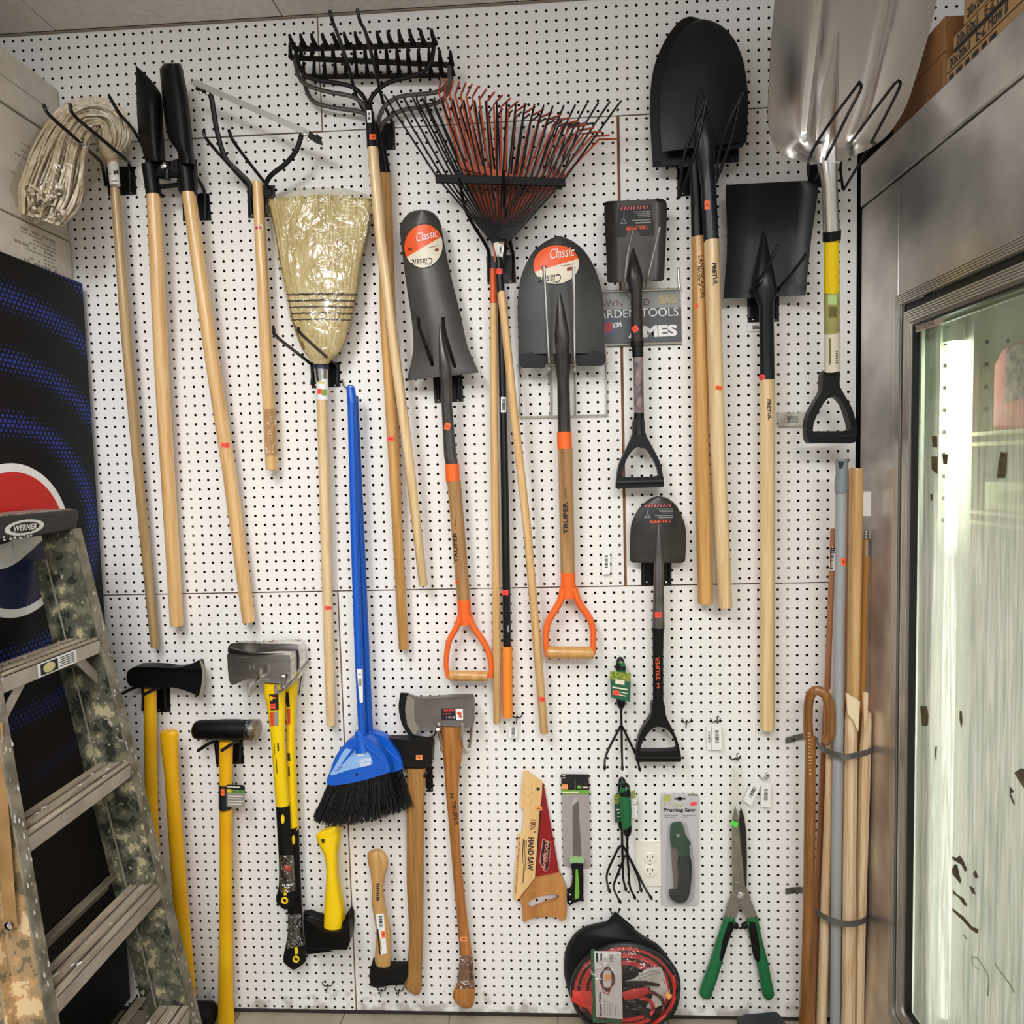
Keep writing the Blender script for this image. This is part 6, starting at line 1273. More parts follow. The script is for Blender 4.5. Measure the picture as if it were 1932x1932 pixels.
def cardsaw():
    t = Thing('pruning_saw', 'straight garden saw with black and green handle on a grey card with a black header', 'saw'); x = lambda a, c_: cN(a, c_); d = .01
    b = MB(); b.prism([x(690, 400), x(1048, 395), x(1068, 1355), x(1000, 1365), x(708, 1330)], d, .0008); c = t.part('backing_card', b, mat('card_mauve', '#a79c9c', .45, col2='#9d9293', scale=6))
    b = MB(); b.prism([x(682, 142), x(1035, 145), x(1050, 360), x(685, 360)], d+.001, .0006); hd = t.part('card_header', b, INK)
    b = MB(); b.prism([x(685, 345), x(1048, 350), x(1050, 402), x(690, 402)], d+.0018, .0004); t.part('green_band', b, mat('band_green', '#6fa83c', .5), parent=hd)
    t.rects('header_print', [[x(697, 152), x(735, 152), x(735, 162), x(697, 162)], [x(697, 185), x(735, 185), x(735, 197), x(697, 197)], [x(960, 305), x(1025, 305), x(1025, 325), x(960, 325)], [x(700, 370), x(905, 368), x(905, 388), x(700, 390)]], d+.0026, CREAM, parent=hd)
    t.rects('header_patch', [[x(890, 290), x(945, 290), x(945, 330), x(890, 330)]], d+.0026, mat('band_green', '#6fa83c', .5), parent=hd); t.rects('price_sticker', [[x(688, 275), x(768, 275), x(768, 338), x(688, 338)]], d+.003, mat('tan_sticker', '#f0a060', .5))
    b = MB(); b.tube([W(*x(862, 215), d+.006), W(*x(864, 350), d+.006)], .0013, 6); t.part('cable_tie', b, CHROME)
    b = MB(); b.prism([x(850, 530), x(905, 500), x(945, 1250), x(835, 1250), x(832, 560)], d+.0015, .0012); bl = t.part('blade', b, mat('saw_grey', '#77726f', .35, .5))
    b = MB(); b.prism([x(870, 428), x(908, 455), x(895, 490), x(830, 560), x(815, 530), x(822, 490)], d+.0025, .001); t.part('blade_tip_guard', b, mat('tip_guard', '#b2aaa8', .4), parent=bl)
    b = MB(); b.prism(sp([x(790, 1245), x(860, 1235), x(900, 1240), x(975, 1245), x(982, 1275), x(970, 1310), x(900, 1330), x(830, 1315), x(788, 1285)], 3), d+.001, .012); t.part('guard', b, mat('pale_green_guard', '#9dbf85', .4), bevel=.002)
    b = MB(); b.prism([x(822, 1320), x(965, 1325), x(972, 1500), x(970, 1740), x(962, 1780), x(930, 1785), x(850, 1810), x(795, 1840), x(768, 1810), x(768, 1785), x(800, 1760), x(805, 1730), x(768, 1700), x(815, 1665), x(835, 1500)], d+.001, .020); h = t.part('handle', b, BLACKM, bevel=.004, sharp=50)
    b = MB(); b.prism(sp([x(870, 1400), x(885, 1385), x(900, 1400), x(915, 1620), x(915, 1740), x(880, 1768), x(858, 1760), x(865, 1600)], 3), d+.0205, .002); t.part('green_inlay', b, mat('lime_inlay', '#74a83a', .45), parent=h)
    for q in (x(797, 1710), x(797, 1800)): b = MB(); b.lathe(W(*q, d+.0215), (0, -1, 0), [(.0022, 0), (0, .0005)], 10); t.part('lanyard_hole', b, WHITE, parent=h)
    t.done()
cardsaw()
def cultivator(label, hp, hw, tines, tipz, d, tagq=None, loop=None):
    t = Thing('hand_cultivator', label, 'cultivator', 'three-tined hand cultivators')
    b = MB(); P = [tuple(v) for v in cr([(a, c_, w) for (a, c_), w in zip(hp, hw)], 3)]; b.ptube([(p[0], p[1], d) for p in P], [p[2] for p in P], 16); h = t.part('grip', b, GREEN)
    b = MB(); b.ptube([(hp[0][0]-.5, hp[0][1]-7, d), (hp[0][0]-.3, hp[0][1]-3, d), (hp[0][0], hp[0][1]+5, d), (hp[1][0], hp[1][1]-2, d)], [5, hw[0]*.85, hw[0]+1.5, hw[1]+1], 16); t.part('end_cap', b, BPLAS)
    b = MB(); e = hp[-1]; b.ptube([(e[0], e[1]-9, d), (e[0], e[1], d), (e[0]+.2, e[1]+8, d), (e[0]+.2, e[1]+12, d)], [hw[-1]+1.2, hw[-1]+1, hw[-1]*.8, 6], 16); t.part('collar', b, BPLAS)
    b = MB(); b.lathe(W(hp[0][0]+2, hp[0][1]+3, d+RW(hw[0]+1, d)), (0, -1, 0), [(.0035, -.001), (.002, .001), (0, .0012)], 10); t.part('hanging_hole', b, CHROME)
    for T in tines:
        pts = cr([W(*p) for p in T], 4); n = len(pts); b = MB(); b.tube(pts, [.0034-.0006*i/n for i in range(n)], 8)
        e = pts[-1]; dr = (pts[-1]-pts[-2]).normalized(); b.tube([e-dr*.002, e+dr*.006, e+dr*.012], [.003, .005, .0012], 6, flat=None); t.part('tine', b, BLACK)
    if tagq:
        b = MB(); b.prism(tagq, d+.013, .0006); c = t.part('hang_tag', b, mat('tag_dark_green', '#1e5b40', .45))
        q = tagq; dd = d+.0145
        b = MB(); b.prism([q[0], q[1], ((q[1][0]*.7+q[2][0]*.3), q[1][1]*.7+q[2][1]*.3), ((q[0][0]*.7+q[3][0]*.3), q[0][1]*.7+q[3][1]*.3)], dd-.0006, .0004); t.part('tag_picture', b, mat('tag_foliage', '#a8a83c', .5, col2='#3f6b2a', scale=160), parent=c)
        def P_(u, v): return ((q[0][0]*(1-u)+q[1][0]*u)*(1-v)+(q[3][0]*(1-u)+q[2][0]*u)*v, (q[0][1]*(1-u)+q[1][1]*u)*(1-v)+(q[3][1]*(1-u)+q[2][1]*u)*v)
        t.rects('tag_print', [[P_(.25, .28), P_(.7, .28), P_(.7, .44), P_(.25, .44)], [P_(.1, .56), P_(.85, .56), P_(.85, .61), P_(.1, .61)], [P_(.4, .7), P_(.85, .7), P_(.85, .73), P_(.4, .73)], [P_(.4, .8), P_(.8, .8), P_(.8, .83), P_(.4, .83)]], dd, CREAM, parent=c)
        t.rects('price_sticker', [[P_(.12, .68), P_(.42, .68), P_(.42, .86), P_(.12, .86)]], dd+.0006, STICKR, parent=c)
    t.done()
k = lambda a, c_, z: cK(a, c_)+(z,)
cultivator('green hand cultivator with a hang tag, uppermost of three', [cK(625, 72), cK(628, 120), cK(626, 200), cK(628, 285)], [15, 19.5, 18, 17],
    [[k(629, 300, .03), k(631, 400, .03), k(633, 520, .032), k(635, 612, .05)], [k(627, 405, .03), k(610, 438, .032), k(565, 525, .04), k(547, 575, .05), k(545, 610, .06)], [k(634, 408, .03), k(650, 440, .032), k(700, 545, .04), k(715, 590, .05), k(722, 618, .06)]], 0, .03, cK([(571, 126), (679, 135), (676, 285), (578, 262)]))
n_ = lambda a, c_, z: cN(a, c_)+(z,)
cultivator('green hand cultivator in front of another, its head lowest of the three', [cN(1515, 300), cN(1510, 420), cN(1525, 600), cN(1530, 760), cN(1540, 870)], [18, 22, 22, 19, 17],
    [[n_(1540, 960, .05), n_(1545, 1200, .05), n_(1560, 1400, .052), n_(1575, 1600, .06), n_(1625, 1720, .075)], [n_(1540, 1205, .05), n_(1500, 1220, .05), n_(1480, 1290, .052), n_(1380, 1540, .06), n_(1370, 1640, .07), n_(1430, 1770, .085)], [n_(1545, 1205, .05), n_(1580, 1250, .05), n_(1680, 1440, .058), n_(1760, 1600, .068), n_(1835, 1725, .085)]], 0, .05)
cultivator('green hand cultivator mostly hidden behind the one hung over it', [cN(1475, 230), cN(1478, 380), cN(1480, 560), cN(1475, 700), cN(1470, 790)], [14, 17, 18, 17, 15],
    [[n_(1472, 850, .018), n_(1478, 1100, .018), n_(1482, 1300, .02), n_(1490, 1500, .028), n_(1515, 1610, .04)], [n_(1478, 1080, .018), n_(1440, 1090, .02), n_(1390, 1180, .025), n_(1290, 1400, .03), n_(1275, 1520, .038), n_(1300, 1630, .05)], [n_(1484, 1080, .018), n_(1520, 1130, .02), n_(1600, 1300, .025), n_(1680, 1480, .032), n_(1715, 1620, .045)]], 0, .018)
def cultcards():
    t = Thing('product_card', 'green and white product card sticking out on both sides of the two overlapping cultivators', 'card'); x = lambda a, c_: cN(a, c_)
    b = MB(); b.prism([x(1370, 410), x(1440, 395), x(1590, 380), x(1590, 740), x(1440, 770), x(1385, 775)], .031, .0006); c = t.part('card', b, DGREEN)
    b = MB(); b.prism([x(1372, 412), x(1440, 398), x(1440, 505), x(1374, 515)], .0317, .0003); t.part('card_picture', b, mat('tag_foliage', '#a8a83c', .5, col2='#3f6b2a', scale=160), parent=c)
    b = MB(); b.prism([x(1590, 360), x(1652, 348), x(1672, 705), x(1600, 725)], .030, .0006); t.part('white_flap', b, WHITE, parent=c)
    t.rects('card_print', [[x(1395, 600), x(1440, 595), x(1440, 612), x(1395, 618)], [x(1415, 640), x(1442, 638), x(1442, 650), x(1416, 653)], [x(1415, 690), x(1450, 686), x(1450, 695), x(1416, 699)], [x(1378, 520), x(1435, 515), x(1435, 522), x(1379, 527)]], .0323, CREAM, parent=c)
    t.rects('card_frame', [[x(1592, 362), x(1650, 350), x(1655, 455), x(1597, 460)], [x(1605, 535), x(1664, 530), x(1665, 540), x(1605, 545)]], .0310, mat('olive_light', '#9aa45c', .5), parent=c); t.done()
cultcards()
def blister():
    t = Thing('folding_saw', 'folding pruning saw sealed in a grey blister card', 'saw'); x = lambda a, c_: cQ(a, c_); d = .008
    b = MB(); b.prism(sp([x(140, 800), x(300, 800), x(490, 803), x(498, 815), x(500, 1300), x(496, 1850), x(485, 1872), x(300, 1876), x(155, 1876), x(142, 1860), x(140, 1300)], 1), d, .0008); c = t.part('backing_card', b, mat('card_grey', '#c6c2c4', .3, col2='#bebabd', scale=4))
    t.rects('header_print', [[x(160, 815), x(232, 815), x(232, 878), x(160, 878)]], d+.0014, mat('pale_olive', '#b3b46a', .5), parent=c)
    t.text('8" Folding', x(160, 930), x(345, 930), 7.5, d+.0016, mat('pale_olive', '#b3b46a', .5), bold=.01, parent=c); t.text('Pruning Saw', x(162, 985), x(470, 985), 9.2, d+.0016, INK, bold=.03, parent=c)
    t.rects('fine_print', [[x(165, 1005), x(300, 1005), x(300, 1011), x(165, 1011)], [x(345, 1005), x(468, 1005), x(468, 1011), x(345, 1011)], [x(165, 1024), x(275, 1024), x(275, 1030), x(165, 1030)], [x(345, 1022), x(392, 1022), x(392, 1028), x(345, 1028)]], d+.0014, GREYINK, parent=c)
    t.rects('hang_slot', [[x(265, 842), x(372, 842), x(372, 858), x(265, 858)], [x(300, 832), x(335, 832), x(335, 866), x(300, 866)]], d+.0014, INK, parent=c)
    t.rects('price_sticker', [[x(415, 885), x(478, 878), x(482, 910), x(425, 918)]], d+.0016, STICKR, parent=c); t.rects('green_tab', [[x(395, 805), x(492, 806), x(490, 822), x(400, 820)]], d+.0014, mat('olive_tab', '#6f7a58', .5), parent=c)
    b = MB(); b.prism([x(232, 1290), x(318, 1330), x(312, 1720), x(262, 1745), x(245, 1500)], d+.004, .0015); bl = t.part('blade', b, mat('saw_mauve_steel', '#857a76', .4, .4))
    b = MB(); b.prism(sp([x(235, 1150), x(255, 1112), x(300, 1098), x(345, 1105), x(362, 1160), x(385, 1230), x(425, 1285), x(405, 1302), x(412, 1400), x(325, 1415), x(310, 1335), x(262, 1312), x(236, 1290)], 2), d+.001, .017); t.part('green_housing', b, DGREEN, bevel=.003, sharp=50)
    b = MB(); b.prism(sp([x(325, 1412), x(412, 1402), x(430, 1490), x(428, 1620), x(410, 1760), x(385, 1820), x(345, 1850), x(280, 1840), x(228, 1800), x(225, 1765), x(245, 1750), x(300, 1745), x(308, 1700), x(318, 1600), x(305, 1500)], 2), d+.001, .018); t.part('dark_grip', b, mat('grip_blackgreen', '#122420', .5), bevel=.004, sharp=50)
    b = MB(); b.lathe(W(*x(302, 1198), d+.018), (0, -1, 0), [(.0045, 0), (.004, .002), (0, .003)], 14); t.part('pivot_bolt', b, CHROME)
    b = MB(); b.blade([(x(245, 1075), x(350, 1075)), (x(205, 1100), x(385, 1095)), (x(195, 1200), x(430, 1250)), (x(185, 1400), x(450, 1400)), (x(185, 1600), x(465, 1600)), (x(185, 1780), x(455, 1780)), (x(205, 1850), x(420, 1850)), (x(245, 1868), x(380, 1868))], d+.001, lambda u, v: .021*min(1, (1-abs(u))*4)*min(1, v*14)*min(1, (1-v)*14), .0004, 20, 3)
    t.part('blister', b, clear('blister_film', .05, '#fbfbfb', .045), sharp=60); t.done()
blister()
def shears():
    t = Thing('hedge_shears', 'hedge shears with grey blades and long green and black handles, open like an A', 'shears'); x = lambda a, c_: cQ(a, c_); y = lambda a, c_: cK(a, c_); d = .02
    STB = mat('shear_steel', '#b4b1ab', .3, .8, col2='#9c9993', scale=25); 
    b = MB(); b.prism([x(850, 925), x(862, 960), x(885, 1060), x(910, 1200), x(935, 1420), x(955, 1700), x(1000, 1800), x(960, 1850), x(880, 1800), x(828, 1740), x(818, 1400), x(822, 1060)], d, .003); t.part('blade', b, STB, bevel=.0006)
    b = MB(); b.prism([x(905, 930), x(935, 1020), x(955, 1160), x(962, 1400), x(960, 1690), x(950, 1700), x(930, 1500), x(905, 1280), x(888, 1060)], d+.004, .003); t.part('blade', b, mat('shear_dark', '#24211f', .35, .5), 'dark far blade', bevel=.0006)
    b = MB(); b.prism([y(1200, 1262), y(1225, 1300), y(1238, 1335), y(1215, 1392), y(1160, 1385), y(1170, 1330)], d-.001, .004); b.prism([y(1265, 1255), y(1300, 1310), y(1325, 1380), y(1275, 1392), y(1245, 1340), y(1232, 1300), y(1205, 1240), y(1215, 1210), y(1240, 1210)], d+.004, .004); t.part('tang', b, mat('tang_steel', '#9c958f', .3, .7), bevel=.0006)
    b = MB(); b.lathe(W(*x(903, 1778), d+.008), (0, -1, 0), [(.010, 0), (.0095, .003), (.004, .0055), (0, .006)], 18); t.part('pivot_bolt', b, CHROME)
    for s, Q, bl in ((0, [(1385, 1152, 1210), (1410, 1148, 1212), (1500, 1118, 1180), (1600, 1088, 1150), (1700, 1052, 1120), (1760, 1032, 1098), (1785, 1034, 1094), (1800, 1058, 1085)], [(1400, 1165, 1209), (1440, 1150, 1205), (1500, 1134, 1179), (1560, 1124, 1162), (1600, 1122, 1148), (1606, 1130, 1140)]),
                     (1, [(1385, 1276, 1330), (1410, 1272, 1334), (1500, 1290, 1352), (1600, 1316, 1378), (1700, 1336, 1398), (1765, 1348, 1411), (1788, 1356, 1408), (1803, 1370, 1395)], [(1400, 1276, 1322), (1440, 1280, 1330), (1500, 1291, 1340), (1560, 1300, 1350), (1600, 1312, 1348), (1606, 1322, 1340)])):
        b = MB(); b.lobe([(y(0, a)[1], y(l, 0)[0], y(r, 0)[0]) for a, l, r in Q], d+.002, [.010, .012]+[.012]*4+[.009, .005], seg=16, pw=2.6); h = t.part('handle', b, GREEN)
        b = MB(); b.lobe([(y(0, a)[1], y(l, 0)[0], y(r, 0)[0]) for a, l, r in bl], d+.0055, [.009, .0105, .0105, .010, .008, .004], seg=16); t.part('soft_grip', b, BLACKM, parent=h)
        b = MB(); cx = (1196 if not s else 1280); b.ptube([y(cx, 1420)+(d,), y(cx+(26 if not s else -26), 1430)+(d,), y(cx+(33 if not s else -33), 1430)+(d,)], [11, 12, 8], 14); t.part('rubber_stop', b, BLACKM, parent=h)
        e = (1066, 1775) if not s else (1383, 1780); b = MB(); b.lathe(W(*y(*e), d+.0128), (0, -1, 0), [(.0035, 0), (0, .0006)], 12); t.part('hanging_hole', b, INK, parent=h)
    b = MB(); b.prism([x(818, 545), x(920, 545), x(935, 720), x(945, 920), x(990, 1700), x(985, 1780), x(780, 1780), x(785, 1200), x(792, 920), x(800, 700)], d+.009, .0015); t.part('plastic_sleeve', b, clear('sleeve_clear', .18, '#fdfdfb', .03))
    b = MB()
    for s in (-1, 1): b.tube([W(*x(852+s*14, 520), d+.009), W(*x(858+s*14, 700), d+.01), W(*x(872+s*16, 940), d+.01)], .0008, 5)
    t.part('cable_tie', b, mat('tie_white', '#d8d8cf', .4)); q = [x(812, 1052), x(882, 1082), x(868, 1128), x(808, 1100)]; t.rects('price_sticker', [q], d+.0100, mat('green_sticker', '#5fe04a', .5)); t.done()
shears()
def bag():
    t = Thing('booster_cable_bag', 'round black bag of red booster cables with a clear window, hung at floor level', 'bag'); x = lambda a, c_: cO(a, c_)
    d = .01; O = [((855, 80), (858, 80)), ((800, 150), (930, 150)), ((735, 215), (1010, 225)), ((600, 245), (1120, 320)), ((420, 295), (1240, 410)), ((300, 370), (1370, 490)), ((220, 460), (1480, 560)), ((150, 580), (1570, 660)), ((120, 700), (1640, 760)), ((107, 850), (1740, 900)), ((112, 1000), (1795, 1030)), ((150, 1170), (1810, 1180)), ((190, 1300), (1800, 1320)), ((240, 1420), (1770, 1450)), ((310, 1530), (1720, 1560)), ((400, 1620), (1640, 1650)), ((520, 1690), (1520, 1700)), ((700, 1760), (1350, 1760)), ((900, 1800), (1150, 1800))]
    b = MB(); b.blade([(x(*a), x(*e)) for a, e in O], d, lambda u, v: .045*math.sqrt(max(0, 1-u*u))*min(1, v*3.2+.05)*(min(1, (1-v)*6)**.5), .002, 24, 3); sh = t.part('bag_shell', b, mat('bag_black', '#08090a', .6, spec=.3, bump=.6, scale=40), sharp=60)
    c = (1000, 1210); RX, RY = 770, 640; REDC = mat('cable_red', '#c2302c', .35); BLKC = mat('cable_black', '#151214', .35)
    def arc(r, a0, a1, z, mt, w=.0085, n=24, cx=c[0], cy=c[1], sx=1., sy=1.):
        b = MB(); P = []
        for i in range(n+1):
            a = math.radians(a0+(a1-a0)*i/n); P.append(W(*x(cx+RX*r*sx*math.cos(a), cy+RY*r*sy*math.sin(a)), z+.004*math.sin(i*.7)))
        b.tube(P, w*.5, 8); t.part('cable', b, mt)
    for i, (r, mt) in enumerate([(.93, REDC), (.875, BLKC), (.82, REDC), (.765, REDC), (.71, BLKC), (.655, REDC), (.60, REDC), (.545, BLKC)]):
        arc(r, 150+3*i, 398-6*i, .066-.001*i, mt, .0098)
    for r, a0, a1, mt in ((.95, -20, 60, REDC), (.9, 60, 160, BLKC), (.82, 55, 150, REDC), (.7, 60, 140, REDC)): arc(r, a0, a1, .067, mt, .010)
    arc(.3, -90, 40, .075, mat('cable_maroon', '#5a1f28', .4), .009, cx=1330, cy=1440, sx=1.0, sy=1.0); arc(.22, -95, 60, .077, REDC, .010, cx=1240, cy=1480)
    def clamp(P, w, mt, nm='clamp'): b = MB(); b.ptube([x(*p[:2])+(p[2],) for p in P], w, 8, flat=(1, .7)); t.part(nm, b, mt)
    clamp([(975, 1310, .078), (1150, 1270, .08), (1350, 1220, .078)], [17, 20, 12], mat('clamp_red', '#b8292a', .4)); clamp([(230, 1290, .07), (380, 1310, .072), (520, 1330, .07)], [20, 26, 24], mat('clamp_red2', '#c93a2e', .4)); clamp([(220, 1350, .07), (400, 1400, .072), (520, 1440, .07)], [10, 18, 20], mat('clamp_red2', '#c93a2e', .4))
    clamp([(1010, 1120, .076), (1300, 1120, .076), (1500, 1150, .074)], [9, 9, 5], BLKC); clamp([(1080, 1370, .078), (1250, 1500, .08), (1420, 1620, .076)], [12, 16, 14], BLKC)
    b = MB(); b.prism([x(1130, 1060), x(1330, 900), x(1520, 890), x(1560, 980), x(1640, 1180), x(1740, 1280), x(1600, 1260), x(1580, 1420), x(1400, 1500), x(1300, 1480), x(1400, 1320), x(1360, 1180), x(1000, 1090)], .070, .0012); gl = t.part('white_leaflet', b, mat('leaflet_grey', '#b9b3ad', .5, col2='#d6d1cb', scale=30)); b = MB(); b.tube([W(*x(1180, 1030), .0725), W(*x(1330, 960), .0725), W(*x(1500, 930), .0725)], .0008, 4); b.tube([W(*x(1200, 1060), .0725), W(*x(1360, 1000), .0725), W(*x(1520, 960), .0725)], .0008, 4); t.part('leaflet_lines', b, GREYINK, parent=gl)
    b = MB(); b.prism([x(500, 630), x(560, 620), x(600, 1640), x(960, 1650), x(940, 1715), x(530, 1690)], .079, .001); t.part('green_card', b, mat('card_green', '#2f5b3c', .45))
    b = MB(); b.prism([x(548, 655), x(940, 662), x(965, 1645), x(578, 1615)], .0815, .0008); cd = t.part('product_card', b, mat('card_silver', '#d2cecd', .4))
    t.rects('card_print', [[x(690+i*40, 1360+i*15), x(698+i*40, 1360+i*15), x(708+i*40, 1600), x(700+i*40, 1600)] for i in range(6)], .0832, GREYINK, parent=cd); t.text('Booster Cables', x(665, 1590), x(650, 1250), 5.2, .0834, INK, bold=.02, parent=cd); bars(t, [x(770, 700), x(830, 700), x(832, 820), x(775, 820)], .0832, 8, mt=GREYINK, parent=cd)
    t.rects('card_badge', [[x(575, 680), x(600, 680), x(605, 810), x(580, 810)], [x(640, 690), x(665, 690), x(662, 790), x(640, 790)]], .0832, INK, parent=cd)
    b = MB()
    for i in range(4):
        b.tube([W(*x(740+(70+14*i)*math.cos(a), 1060+(185-16*i)*math.sin(a)), .0834) for a in [2*math.pi*k/20 for k in range(21)]], .0011, 4, caps=False)
    t.part('cable_picture', b, mat('picture_brown', '#6a3434', .5), parent=cd); b = MB(); b.tube([W(*x(650, 1130), .0836), W(*x(690, 1260), .0836), W(*x(760, 1280), .0836), W(*x(810, 1120), .0836)], .0016, 4); t.part('clamp_picture', b, mat('picture_red', '#c0503c', .5), parent=cd)
    t.rects('price_sticker', [[x(695, 1000), x(800, 998), x(802, 1068), x(705, 1085)]], .0842, mat('tan_sticker', '#f0a060', .5)); t.rects('price_sticker', [[x(1610, 1240), x(1690, 1300), x(1640, 1368), x(1565, 1300)]], .082, mat('tan_sticker', '#f0a060', .5))
    b = MB(); P = []
    for i in range(49):
        a = 2*math.pi*i/48; P.append(W(*x(c[0]+RX*.985*math.cos(a)-10, c[1]+8+RY*1.03*math.sin(a)), .064))
    b.tube(P, .0062, 8, caps=False); t.part('window_piping', b, mat('piping_black', '#1b1a1c', .3))
    b = MB(); n = 28; vs = [W(*x(c[0]-10, c[1]), .093)]; fs = []
    for j, (s, z) in enumerate(((.35, .093), (.7, .090), (.97, .070))):
        for i in range(n): a = 2*math.pi*i/n; vs.append(W(*x(c[0]-10+RX*s*math.cos(a), c[1]+RY*1.03*s*math.sin(a)), z))
    for i in range(n): fs.append((0, 1+i, 1+(i+1) % n))
    for j in range(2):
        for i in range(n): a = 1+j*n+i; e = 1+j*n+(i+1) % n; fs.append((a, a+n, e+n, e))
    b.add(vs, fs); t.part('clear_window', b, clear('window_film', .06, '#f2f0ee', .09, 28), sharp=80)
    b = MB()
    for P in ([(855, 95), (800, 180), (740, 235)], [(870, 100), (1000, 210), (1130, 320)], [(860, 130), (850, 190), (960, 300)]): b.tube([W(*x(*p), .03) for p in P], .0022, 6)
    t.part('hanging_strap', b, BLACKM); t.done()
bag()
# ================================================================ POLE BUNDLE ON THE RIGHT
def pole(name, label, cat, pts, w, mt, top=None, seg=16):
    t = Thing(name, label, cat); b = MB(); b.ptube(pts, w, seg); s = t.part('shaft', b, mt)
    if top: top(t, s)
    return t
def P_(a, c_, z, f=cR): return f(a, c_)+(z,)
def greytop(t, s):
    G = mat('grey_pole_cap', '#7f868b', .45); b = MB(); b.ptube([P_(381, 60, .1405), P_(381, 160, .14), P_(376, 215, .14), P_(376, 280, .139)], [22, 21, 22.5, 22], 16); c = t.part('end_cap', b, G)
    b = MB(); b.ptube([P_(385, 56, .1405), P_(385, 66, .1405)], [24, 24], 16); t.part('cap_lip', b, G, parent=c); t.rects('hanging_slot', [[P_(355, 72, 0)[:2], P_(395, 72, 0)[:2], P_(385, 120, 0)[:2], P_(362, 120, 0)[:2]]], .15, INK, [c], .0008, parent=c); price(t, *cR(392, 738), 9, 14, .15, [s], 0)
pole('telescopic_pole', 'grey metal pole with a plastic hanging cap, standing in the strapped bundle', 'pole', [P_(377, 270, .139), P_(372, 700, .135), P_(362, 1200, .125), P_(355, 1932, .115), P_(343, 900, .095, cS), P_(335, 1932, .07, cS)], [19.5, 19.5, 19, 18.5, 18, 18], mat('pole_grey', '#a2a5a6', .4, .1), greytop).done()
t = pole('closet_rod', 'thick pale wooden rod standing tallest behind the metal straps', 'rod', [P_(479, 118, .100), P_(478, 130, .100), P_(470, 700, .095), P_(455, 1640, .08), (1600, 1500, .065), (1590, 1925, .04)], [22, 24, 23.5, 22.5, 22, 22], W_ASH)
b = MB(); b.prism([P_(515, 272, 0)[:2], P_(575, 272, 0)[:2], P_(573, 434, 0)[:2], P_(517, 434, 0)[:2]], .105, .0006); t.part('paper_tag', b, mat('paper_grey', '#d8d2ca', .6)); t.done()
t = pole('broom_handle', 'golden threaded broom handle standing right of the thick pale rod', 'handle', [P_(540, 590, .070), P_(538, 700, .070), P_(515, 1640, .060), (1622, 1500, .05), (1612, 1925, .03)], [12.5, 12.5, 12.5, 12.5, 12.5], wood('ochre_wood', '#c28a3e', '#a8722c', .4))
b = MB(); b.ptube([P_(541, 592, .070), P_(539, 700, .070)], [12.6, 12.8], 14); t.part('metal_sleeve', b, STEEL)
b = MB()
for i in range(6): b.ptube([P_(540, 525+i*11, .070), P_(540, 531+i*11, .070), P_(540, 536+i*11, .070)], [7, 10.5, 7], 12)
t.part('thread', b, STEEL); t.done()
t = pole('dowel', 'reddish dowel with a barcode sticker at the left edge of the strapped bundle', 'rod', [P_(323, 517, .04), P_(310, 900, .038), P_(283, 1590, .034), P_(255, 200, .032, cS), P_(215, 1100, .028, cS), P_(185, 1932, .022, cS)], [10, 10.5, 11, 11, 11, 11], W_RED)
t.rects('label', [[P_(300, 636, 0)[:2], P_(338, 636, 0)[:2], P_(336, 796, 0)[:2], P_(298, 796, 0)[:2]]], .05, WHITE, [t.p[0][0]]); bars(t, [P_(303, 645, 0)[:2], P_(336, 645, 0)[:2], P_(334, 788, 0)[:2], P_(301, 788, 0)[:2]], .05, 11, [t.p[0][0]]); t.done()
pole('dowel', 'dark reddish dowel between the grey pole and the thick pale rod', 'rod', [P_(428, 122, .045), P_(424, 600, .045), P_(408, 1500, .04), (1588, 1500, .03), (1572, 1925, .02)], [10, 10, 10, 10, 10], W_RED).done()
pole('dowel', 'square-looking pale dowel just left of the grey pole', 'rod', [P_(318, 1590, .085), P_(300, 120, .08, cS), P_(288, 700, .07, cS), P_(262, 1400, .055, cS), P_(245, 1932, .045, cS)], [12, 14, 16, 18, 19], W_RAW).done()
for lb, pt, w in (('pale wooden stake right of the grey pole, front left of the pair of stakes', [P_(435, 1735, .115), P_(438, 1800, .115), P_(440, 200, .105, cS), P_(430, 800, .095, cS), P_(425, 1400, .08, cS), P_(420, 1932, .065, cS)], [16, 21, 24, 25, 25, 26]),
                  ('rightmost pale wooden stake in the strapped bundle', [P_(548, 1735, .095), P_(545, 1800, .095), P_(530, 200, .09, cS), P_(515, 800, .08, cS), P_(500, 1400, .07, cS), P_(490, 1932, .055, cS)], [15, 18, 22, 20, 19, 19])):
    t = Thing('wooden_stake', lb, 'stake', 'wooden stakes in the bundle'); b = MB()
    P = [W(*p) for p in pt]; R_ = [RW(a, p[2])*1.25 for a, p in zip(w, pt)]; b.tube(P, R_, 8, flat=(.8, .8)); s = t.part('shaft', b, W_RAW, sharp=30)
    t.done()
for lb, q, dd in (('flat split wooden shim leaning in front of the thick pale rod', [P_(412, 1608, 0), P_(502, 1665, 0), P_(490, 1862, 0), P_(455, 1790, 0), P_(420, 1745, 0)], .135), ('thin pointed wooden splinter at the top right of the bundle', [P_(525, 1605, 0), P_(556, 1608, 0), P_(552, 1730, 0), P_(530, 1860, 0), P_(526, 1740, 0)], .118)):
    t = Thing('wooden_shim', lb, 'shim', 'shims in the bundle'); b = MB(); b.prism([p[:2] for p in q], dd, .006); t.part('shim', b, wood('shim_wood', '#efd9b6', '#dcc096', .6, coat=0)); t.done()
